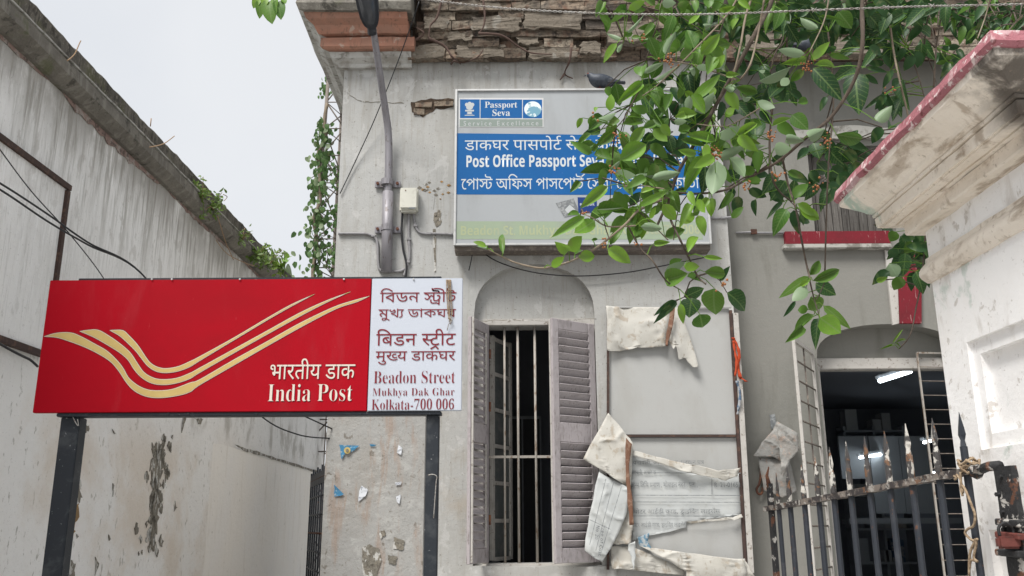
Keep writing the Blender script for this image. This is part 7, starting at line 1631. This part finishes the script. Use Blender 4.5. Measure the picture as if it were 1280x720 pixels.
# trunk and limb out of frame on the right
tubeo('trunk', smoothpath([(5.2, 4.6, 0), (5.25, 4.65, 1.5), (5.1, 4.6, 3.0), (4.7, 4.5, 4.3), (3.9, 4.4, 5.0)], 5), .26, m_bark, tree, 12, .16, jit=.05)
tubeo('limb', smoothpath([(4.7, 4.5, 4.2), (3.6, 4.4, 4.75), (2.4, 4.3, 4.95), (1.3, 4.3, 4.95), (.5, 4.25, 4.8), (-.2, 4.2, 4.75)], 6), .10, m_bark, tree, 9, .03, jit=.05)
DT = 4.2
BR = [  # branches: pixel paths, distance, start radius, end radius, colour
    ([(985, -60), (965, 0), (945, 40), (915, 95), (893, 135), (868, 180), (848, 215), (838, 245), (820, 285)], 4.2, .020, .008, 'k'),
    ([(1090, -60), (1078, 0), (1078, 55), (1068, 100), (1040, 145), (1010, 170), (975, 200), (940, 220), (905, 238), (860, 242), (830, 236)], 4.15, .016, .006, 'k'),
    ([(838, 245), (800, 262), (780, 282), (745, 310), (712, 327), (680, 335), (650, 330), (632, 323), (610, 312)], 4.1, .009, .004, 'p'),
    ([(960, -50), (935, 10), (925, 60), (913, 110)], 4.1, .009, .006, 'p'),
    ([(940, -50), (915, 10), (870, 60), (845, 85), (820, 108), (803, 120)], 4.1, .008, .004, 'p'),
    ([(955, 0), (948, 40), (938, 80), (925, 100)], 4.0, .008, .005, 'p'),
    ([(850, -50), (828, 0), (822, 30), (815, 50), (808, 75)], 4.2, .006, .004, 'k'),
    ([(812, 52), (795, 56), (780, 50)], 4.15, .004, .003, 'k'),
    ([(920, 100), (880, 85), (850, 78), (830, 76)], 4.1, .006, .004, 'p'),
    ([(803, 105), (790, 130), (780, 148), (770, 160)], 4.1, .005, .003, 'k'),
    ([(966, 130), (962, 175), (965, 220), (975, 240), (990, 252)], 4.3, .008, .005, 'k'),
    ([(978, 198), (985, 230), (995, 262), (1002, 300), (1008, 330), (1013, 350)], 4.2, .008, .005, 'k'),
    ([(1035, 40), (1042, 120), (1036, 200), (1033, 270), (1031, 345)], 4.4, .006, .005, 'k'),
    ([(1105, -30), (1115, 50), (1122, 90), (1133, 135), (1140, 170)], 4.5, .009, .005, 'p'),
    ([(1135, 60), (1148, 95), (1155, 120)], 4.8, .006, .004, 'k'),
    ([(1155, 60), (1165, 85), (1172, 110)], 4.8, .005, .003, 'k'),
    ([(1170, 60), (1162, 200), (1157, 290), (1152, 350), (1145, 385), (1138, 418), (1124, 436)], 4.9, .008, .004, 'k'),
    ([(1240, -10), (1232, 20), (1222, 48)], 3.4, .005, .003, 'p'),
    ([(1278, 20), (1266, 32), (1256, 44)], 4.6, .008, .004, 'p'),
    ([(836, 240), (837, 270), (848, 295), (860, 320), (872, 345), (882, 355)], 4.1, .008, .005, 'k'),
    ([(785, 282), (800, 310), (815, 325), (832, 350), (850, 362)], 4.1, .006, .004, 'k'),
    ([(835, 300), (820, 285), (800, 265)], 4.1, .004, .003, 'k'),
    ([(780, 233), (800, 232), (830, 236)], 4.05, .005, .004, 'p'),
    ([(795, 282), (760, 283), (740, 272), (730, 268)], 4.05, .005, .003, 'p'),
    ([(762, 300), (757, 285), (755, 275)], 4.05, .004, .003, 'k'),
    ([(975, -40), (980, 40), (968, 70), (960, 110), (964, 140)], 4.5, .007, .005, 'k'),
    ([(1040, -40), (1032, 20), (1012, 65)], 4.0, .006, .004, 'p'),
    ([(990, 20), (985, 45), (975, 60)], 4.5, .005, .004, 'k'),
    ([(905, 238), (930, 222), (960, 208)], 4.2, .006, .005, 'k'),
    ([(905, 25), (890, 60), (875, 38), (850, 20)], 4.3, .005, .003, 'k'),
    ([(862, 240), (848, 262), (842, 300)], 4.15, .004, .003, 'k'),
    ([(950, 135), (925, 150), (905, 158), (870, 155)], 4.1, .005, .003, 'p'),
    ([(1033, 345), (1028, 360), (1020, 375)], 4.3, .004, .003, 'k'),
    ([(1012, 350), (1018, 375), (1024, 395)], 4.2, .005, .003, 'k'),
]
def treept(x, y, d): return at(x, y, d)
BP = []
for pts, d, r0, r1, cc in BR:
    P = smoothpath([treept(x, y, d + .06 * math.sin(i * 2.1)) for i, (x, y) in enumerate(pts)], 5)
    BP += P
    tubeo('branch', P, r0 * .78, m_bark if cc == 'p' else m_barkd, tree, 6, r1 * .8, jit=.14)
CROPS = {
 'A': ((700, 0, 5.141), [(440, 60, 540, 5, 60, 'b'), (560, 45, 450, 62, 60, 'm'), (480, 80, 482, 152, 45, 'm'), (430, 202, 510, 155, 26, 'p'), (392, 252, 310, 225, 32, 'p'), (402, 280, 358, 352, 30, 'p'), (365, 278, 275, 395, 55, 'b'), (410, 225, 462, 215, 45, 'm'), (460, 240, 520, 235, 30, 'm'),
   (522, 492, 512, 362, 90, 'm'), (620, 385, 690, 235, 85, 'm'), (676, 350, 742, 205, 66, 'p'), (716, 352, 812, 215, 80, 'm'), (862, 312, 818, 185, 95, 'm'), (770, 370, 872, 330, 88, 'm'), (880, 300, 1010, 185, 80, 'd'), (905, 350, 1030, 215, 85, 'b'), (930, 170, 975, 160, 40, 'p'),
   (868, 432, 795, 505, 70, 'p'), (876, 432, 985, 440, 50, 'p'), (1000, 440, 1065, 312, 78, 'p'), (990, 440, 1060, 350, 60, 'b'), (532, 535, 362, 670, 68, 'b'), (562, 560, 470, 645, 75, 'm'), (620, 560, 650, 700, 90, 'm'), (580, 580, 560, 720, 100, 'd'), (318, 712, 330, 600, 62, 'b'), (540, 470, 660, 400, 42, 'p'),
   (600, 525, 800, 425, 30, 'p'), (855, 640, 1020, 500, 75, 'b'), (866, 712, 992, 565, 95, 'p'), (832, 612, 830, 720, 56, 'p'), (655, 18, 742, 22, 66, 'p'), (778, 5, 800, 70, 66, 'm'), (826, 155, 900, 95, 38, 'b'), (1025, 80, 1112, 45, 45, 'b'), (950, 0, 955, 60, 70, 'm'), (880, 10, 900, 80, 90, 'd'), (640, 690, 700, 600, 70, 'm'),
   (930, 580, 1131, 520, 60, 'd'), (590, 350, 600, 250, 60, 'd'), (780, 480, 860, 540, 60, 'd'), (720, 560, 770, 640, 70, 'd'), (1060, 560, 1125, 580, 40, 'p'), (1010, 180, 960, 250, 60, 'd'), (1050, 130, 1090, 210, 60, 'd'), (240, 690, 225, 720, 30, 'b')]),
 'D': ((700, 130, 5.141), [(145, 88, 103, 155, 38, 'b'), (232, 112, 352, 74, 55, 'p'), (225, 88, 215, 125, 30, 'p'), (402, 130, 608, 55, 85, 'm'), (372, 92, 312, 145, 60, 'm'), (606, 195, 690, 80, 85, 'm'), (452, 262, 545, 140, 75, 'b'), (345, 188, 235, 265, 75, 'm'), (200, 190, 95, 250, 42, 'm'), (260, 170, 170, 180, 60, 'd'),
   (375, 280, 228, 352, 62, 'm'), (385, 362, 558, 255, 120, 'b'), (430, 412, 632, 400, 66, 'd'), (470, 462, 655, 458, 52, 'p'), (590, 480, 782, 440, 66, 'p'), (350, 450, 462, 470, 80, 'p'), (330, 440, 115, 470, 88, 'm'), (320, 420, 385, 355, 30, 'p'), (305, 528, 128, 670, 76, 'b'), (450, 598, 375, 625, 62, 'm'),
   (328, 690, 448, 690, 50, 'm'), (205, 692, 345, 665, 52, 'm'), (500, 660, 690, 565, 52, 'b'), (452, 655, 510, 560, 66, 'd'), (715, 555, 740, 678, 95, 'm'), (935, 330, 785, 545, 85, 'b'), (778, 228, 935, 275, 48, 'm'), (1000, 240, 812, 195, 72, 'b'), (840, 285, 842, 355, 58, 'm'), (800, 60, 738, 85, 45, 'b'), (732, 115, 812, 112, 46, 'p'),
   (1012, 365, 985, 595, 135, 'p'), (1035, 330, 1131, 290, 66, 'p'), (1000, 205, 1115, 145, 62, 'p'), (905, 565, 868, 718, 58, 'd'), (642, 655, 575, 720, 52, 'm'), (1105, 565, 1035, 675, 52, 'm'), (470, 185, 490, 130, 60, 'd'), (540, 240, 610, 200, 50, 'm'), (760, 170, 840, 150, 70, 'm'), (520, 570, 600, 530, 40, 'b'), (620, 30, 640, 120, 50, 'd'),
   (870, 100, 960, 60, 70, 'd'), (1060, 80, 1120, 40, 50, 'b'), (250, 260, 200, 300, 50, 'm'), (130, 715, 40, 712, 44, 'm')]),
 'B': ((900, 0, 5.141), [(552, 385, 395, 410, 60, 'b'), (455, 430, 265, 490, 66, 'p'), (545, 345, 368, 325, 66, 'p'), (585, 385, 690, 282, 62, 'b'), (606, 418, 774, 408, 50, 'b'), (440, 500, 385, 565, 60, 'p'), (542, 448, 445, 525, 62, 'm'), (598, 440, 782, 625, 125, 'd'), (290, 448, 212, 492, 34, 'p'), (870, 470, 885, 705, 165, 'd'), (935, 480, 1022, 545, 40, 'd'), (862, 432, 752, 490, 90, 'd'),
   (938, 432, 1080, 462, 34, 'd'), (955, 300, 1055, 350, 62, 'd'), (760, 75, 850, 180, 110, 'm'), (950, 90, 1040, 185, 100, 'd'), (512, 112, 618, 160, 60, 'p'), (635, 100, 805, 126, 22, 'm'), (120, 5, 195, 62, 50, 'b'), (0, 72, 90, 48, 42, 'b'), (80, 190, 118, 115, 46, 'b'), (445, 600, 350, 625, 120, 'd'), (498, 662, 595, 628, 55, 'm'), (685, 620, 642, 705, 42, 'd'), (1055, 610, 935, 692, 32, 'd'),
   (1065, 610, 1000, 698, 52, 'd'), (1110, 450, 1045, 560, 46, 'd'), (35, 482, 125, 478, 42, 'b'), (205, 622, 85, 645, 42, 'p'), (100, 560, 218, 590, 66, 'm'), (240, 648, 352, 705, 80, 'p'), (28, 565, 92, 562, 42, 'p'), (700, 350, 835, 375, 40, 'm'), (700, 300, 740, 340, 90, 'd'), (480, 20, 600, 40, 90, 'd'), (620, 60, 700, 20, 70, 'd'), (850, 40, 920, 100, 80, 'd'), (350, 30, 450, 60, 90, 'd'), (430, 150, 500, 280, 80, 'd'),
   (20, 380, 0, 300, 60, 'b'), (150, 300, 110, 380, 60, 'd'), (250, 420, 180, 480, 60, 'd'), (1060, 60, 1131, 110, 70, 'd'), (780, 20, 700, 60, 80, 'd'), (560, 200, 640, 150, 60, 'd'), (320, 560, 280, 660, 60, 'd')]),
 'E': ((900, 130, 5.141), [(225, 235, 228, 40, 135, 'd'), (335, 142, 460, 88, 42, 'b'), (460, 70, 565, 155, 105, 'm'), (370, 120, 480, 200, 80, 'm'), (425, 222, 568, 240, 66, 'p'), (348, 285, 452, 290, 90, 'p'), (495, 358, 592, 250, 52, 'd'), (568, 212, 692, 148, 85, 'p'), (745, 195, 925, 228, 95, 'm'), (1005, 108, 1105, 15, 85, 'p'), (1040, 150, 975, 245, 75, 'd'), (75, 235, 245, 118, 56, 'b'), (0, 225, 135, 145, 72, 'p'),
   (130, 292, 292, 268, 42, 'p'), (60, 345, 192, 462, 85, 'p'), (0, 345, 128, 285, 66, 'p'), (198, 425, 265, 305, 58, 'd'), (35, 485, 138, 430, 95, 'd'), (218, 472, 325, 430, 62, 'd'), (92, 542, 8, 668, 52, 'd'), (120, 592, 98, 718, 72, 'd'), (180, 548, 305, 600, 62, 'd'), (342, 498, 350, 608, 76, 'd'), (368, 590, 455, 558, 66, 'd'), (435, 432, 545, 475, 52, 'm'), (480, 608, 555, 485, 76, 'm'), (498, 640, 615, 715, 66, 'b'),
   (402, 630, 305, 720, 34, 'd'), (390, 720, 442, 668, 66, 'd'), (330, 365, 435, 350, 76, 'd'), (600, 250, 640, 340, 90, 'd'), (700, 290, 760, 380, 100, 'd'), (620, 380, 700, 450, 90, 'd'), (760, 450, 840, 520, 95, 'd'), (800, 300, 880, 370, 90, 'd'), (580, 430, 640, 500, 60, 'd'), (720, 400, 790, 470, 90, 'd'), (850, 380, 900, 440, 70, 'd'), (40, 60, 95, 30, 50, 'b'), (1080, 160, 1131, 100, 70, 'd'), (700, 540, 780, 500, 60, 'd')]),
 'F': ((580, 260, 5.141), [(252, 295, 232, 115, 42, 'm'), (142, 248, 62, 212, 38, 'b'), (142, 262, 62, 248, 22, 'p'), (560, 375, 655, 315, 58, 'b'), (672, 272, 584, 218, 70, 'b'), (672, 275, 745, 185, 90, 'b'), (775, 55, 576, 175, 66, 'b'), (840, 80, 705, 175, 100, 'b'), (712, 300, 762, 268, 44, 'm'), (738, 318, 842, 308, 78, 'b'), (922, 262, 1080, 345, 92, 'b'), (940, 235, 1022, 98, 52, 'm'), (1065, 140, 1085, 5, 85, 'm'), (855, 12, 1045, 20, 62, 'm'), (1085, 190, 1131, 120, 80, 'm'), (820, 205, 868, 195, 20, 'm')]),
 'G': ((780, 260, 4.235), [(88, 98, 198, 112, 50, 'p'), (48, 120, 30, 15, 62, 'm'), (60, 162, 100, 68, 66, 'm'), (135, 55, 180, -5, 36, 'b'), (372, 42, 400, -10, 30, 'm'), (572, 55, 630, -10, 42, 'm'), (216, 152, 325, 112, 62, 'm'), (340, 235, 390, 112, 50, 'b'), (158, 188, 245, 180, 34, 'b'), (420, 258, 525, 268, 26, 'b'), (218, 352, 312, 282, 52, 'p'), (215, 385, 350, 350, 95, 'm'), (318, 312, 395, 310, 52, 'b'), (425, 338, 515, 352, 66, 'm'),
   (508, 385, 550, 312, 38, 'd'), (335, 362, 440, 360, 52, 'm'), (318, 472, 425, 425, 66, 'd'), (275, 488, 162, 560, 34, 'd'), (278, 492, 175, 590, 42, 'd'), (300, 505, 312, 612, 40, 'b'), (360, 475, 340, 570, 115, 'd'), (478, 425, 465, 570, 122, 'm'), (400, 562, 425, 648, 135, 'm'), (545, 448, 668, 535, 100, 'd'), (240, 300, 300, 270, 40, 'm')]),
 'H': ((960, 260, 3.79), [(200, 318, 235, 250, 46, 'm'), (212, 345, 346, 290, 54, 'm'), (200, 325, 70, 408, 48, 'm'), (198, 345, 140, 372, 26, 'b'), (182, 372, 118, 445, 62, 'p'), (130, 440, 78, 515, 22, 'd'), (225, 360, 322, 408, 66, 'd'), (190, 480, 132, 480, 42, 'm'), (200, 425, 262, 490, 80, 'm'), (262, 462, 384, 560, 44, 'm'), (218, 505, 122, 580, 44, 'm'), (165, 560, 88, 635, 44, 'm'), (242, 522, 215, 636, 48, 'd'), (245, 520, 345, 590, 95, 'b'),
   (575, 300, 492, 350, 50, 'd'), (575, 262, 612, 320, 72, 'p'), (628, 325, 604, 392, 60, 'm'), (650, 212, 645, 315, 58, 'd'), (608, 112, 578, 155, 66, 'm'), (512, 345, 565, 332, 28, 'b'), (500, 80, 640, 92, 52, 'd'), (695, 165, 640, 208, 50, 'm'), (690, 118, 755, 132, 46, 'm'), (88, 5, 28, 100, 70, 'm'), (150, 5, 245, 55, 55, 'b'), (590, 190, 600, 240, 50, 'd'), (640, 150, 700, 120, 40, 'd'), (700, 60, 770, 160, 60, 'd'), (720, 150, 770, 240, 60, 'd'),
   (590, 640, 640, 570, 10, 'b'), (590, 650, 530, 670, 10, 'b'), (600, 640, 655, 625, 10, 'b')]),
}
rr = random.Random(21); leaves = []
def addleaf(bx, by, tx, ty, wpx, tone, d):
    b_ = treept(bx, by, d + rr.uniform(-.03, .03)); t_ = treept(tx, ty, d + rr.uniform(-.06, .05))
    wd = wpx / F * (d / .95) * 1.02
    Lg = (t_ - b_).length
    wd = min(wd, Lg * 1.05)
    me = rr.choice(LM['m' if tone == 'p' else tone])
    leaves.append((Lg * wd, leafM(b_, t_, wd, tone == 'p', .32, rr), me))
    return b_
bases = []
for key, ((ox, oy, s), L) in CROPS.items():
    for (x0, y0, x1, y1, w_, tone) in L:
        X0_, Y0_, X1_, Y1_ = ox + x0 / s, oy + y0 / s, ox + x1 / s, oy + y1 / s
        if max(X0_, X1_) > ox + 1131 / s + 8: continue
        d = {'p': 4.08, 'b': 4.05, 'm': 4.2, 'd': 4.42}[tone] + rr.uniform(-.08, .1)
        if X0_ > 1085 and Y0_ > 255: d = 4.9
        bases.append((addleaf(X0_, Y0_, X1_, Y1_, w_ / s, tone, d), d))
# random darker fill further back
FILL = [(980, 22, 75, 24, 75, 'd', 4.7), (900, 8, 90, 14, 40, 'm', 4.4), (1060, 25, 60, 26, 75, 'd', 4.8), (1100, 5, 90, 12, 40, 'd', 4.6), (770, 8, 30, 14, 8, 'm', 4.2), (1120, 45, 35, 40, 30, 'd', 4.8), (1045, 205, 38, 34, 34, 'd', 4.9), (1235, 22, 48, 24, 130, 's', 5.2), (1190, 70, 14, 18, 22, 's', 5.2), (880, 25, 50, 25, 26, 'd', 4.6), (940, 105, 55, 45, 34, 'd', 4.6), (850, 120, 45, 40, 30, 'd', 4.5),
        (1110, 110, 22, 22, 10, 'd', 4.8), (790, 190, 60, 35, 20, 'm', 4.4), (850, 190, 50, 50, 22, 'd', 4.5), (800, 255, 50, 25, 14, 'm', 4.3), (805, 130, 65, 35, 15, 'm', 4.2), (870, 150, 60, 50, 18, 'b', 4.15), (780, 232, 60, 25, 8, 'm', 4.2), (845, 262, 60, 25, 12, 'b', 4.15), (930, 190, 40, 50, 14, 'm', 4.3), (850, 60, 60, 30, 14, 'm', 4.2), (1145, 310, 22, 30, 26, 'd', 5.0), (1000, 260, 30, 20, 5, 'd', 4.5), (1160, 10, 40, 12, 30, 's', 5.2), (830, 20, 25, 18, 8, 'm', 4.4), (965, 235, 35, 25, 6, 'd', 4.5)]
for cx, cy, rx, ry, n, tone, d in FILL:
    for k in range(n):
        a = rr.uniform(0, 2 * PI); q = math.sqrt(rr.random()); x, y = cx + rx * q * math.cos(a), cy + ry * q * math.sin(a)
        L_ = rr.uniform(17, 30) if tone != 's' else rr.uniform(10, 19)
        an = rr.gauss(PI / 2, 1.1)
        dd = d + rr.uniform(-.25, .25)
        b_ = addleaf(x, y, x + L_ * math.cos(an), y + L_ * math.sin(an), L_ * rr.uniform(.42, .62), tone if tone in 'dmb' else ('m' if rr.random() < .35 else 'd'), dd)
        bases.append((b_, dd))
# petioles: short stalks from each leaf base to the nearest branch point
bm = nb()
far = []
for b_, d in bases:
    best = min(BP, key=lambda p: (p - b_).length_squared)
    L_ = (best - b_).length
    if L_ < .22:
        mid = b_.lerp(best, .5) + V((0, 0, .012)); tube(bm, [b_, mid, best], .0022, 3, .003, cap=False)
    else: far.append((b_, best, L_))
o = obj('petioles', bm, m_leafy, tree); o['kind'] = 'stuff'
bm = nb(); hubs = []
for b_, best, L_ in far:                                   # twigs: join far leaves through hubs
    h = min(hubs, key=lambda p: (p - b_).length_squared) if hubs else None
    if h is not None and (h - b_).length < .16: tube(bm, [b_, h], .0025, 3, cap=False)
    else:
        st_ = b_ + (best - b_) * .25; hubs.append(b_); tube(bm, [b_, st_.lerp(best, .3) + V((0, 0, .03)), best if L_ < .5 else b_ + V((.03, .0, .18))], .003, 4, .005, cap=False)
o = obj('twigs', bm, m_barkd, tree); o['kind'] = 'stuff'
leaves.sort(key=lambda q: -q[0])
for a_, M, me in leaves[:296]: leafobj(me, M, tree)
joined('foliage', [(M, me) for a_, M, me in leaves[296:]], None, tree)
print('leaves', len(leaves))
# small figs in clusters
bm = nb()
for (x, y, n) in ((894, 192, 26), (766, 213, 12), (1009, 82, 16), (964, 170, 18), (932, 232, 12), (973, 218, 10), (840, 76, 12), (803, 48, 6), (743, 145, 5), (773, 170, 10), (727, 267, 6), (905, 357, 6), (755, 305, 8), (1032, 178, 12), (1020, 232, 10), (1113, 112, 6), (795, 305, 4), (835, 78, 8)):
    for k in range(n):
        p = treept(x + rr.gauss(0, 4), y + rr.gauss(0, 4), 4.05 + rr.uniform(-.03, .03))
        bmesh.ops.create_icosphere(bm, subdivisions=1, radius=rr.uniform(.004, .0075), matrix=Matrix.Translation(p))
o = obj('figs', bm, m_fruit, tree, True); o['kind'] = 'stuff'
# sprig at the top left
tw = thing('hanging_sprig', 'small sprig of heart-shaped green leaves hanging in at the top left', 'twig', at(345, -10, 4.6))
tubeo('twig', smoothpath([at(370, -70, 4.7), at(352, -25, 4.65), at(340, -6, 4.6), at(332, 2, 4.6)], 4), .004, m_weed, tw, 5)
HM = leafmesh('leaf', m_leaf, 8, .25, .2, 1); HM.materials.clear(); HM.materials.append(m_leafy)
HD = leafmesh('leaf', m_leaf, 8, .25, .2, 1)
for x0, y0, x1, y1, w_, me in ((324, 3, 325, 21, 9, HD), (336, 2, 339, 27, 16, HD), (348, 2, 351, 22, 12, HD), (331, -3, 330, 7, 8, HM), (322, -2, 317, 9, 8, HM), (343, -3, 345, 8, 7, HM), (352, -4, 357, 3, 7, HM)):
    leafobj(me, leafM(at(x0, y0, 4.6), at(x1, y1, 4.58), w_ / F * 6.6, False, .25, rr), tw)
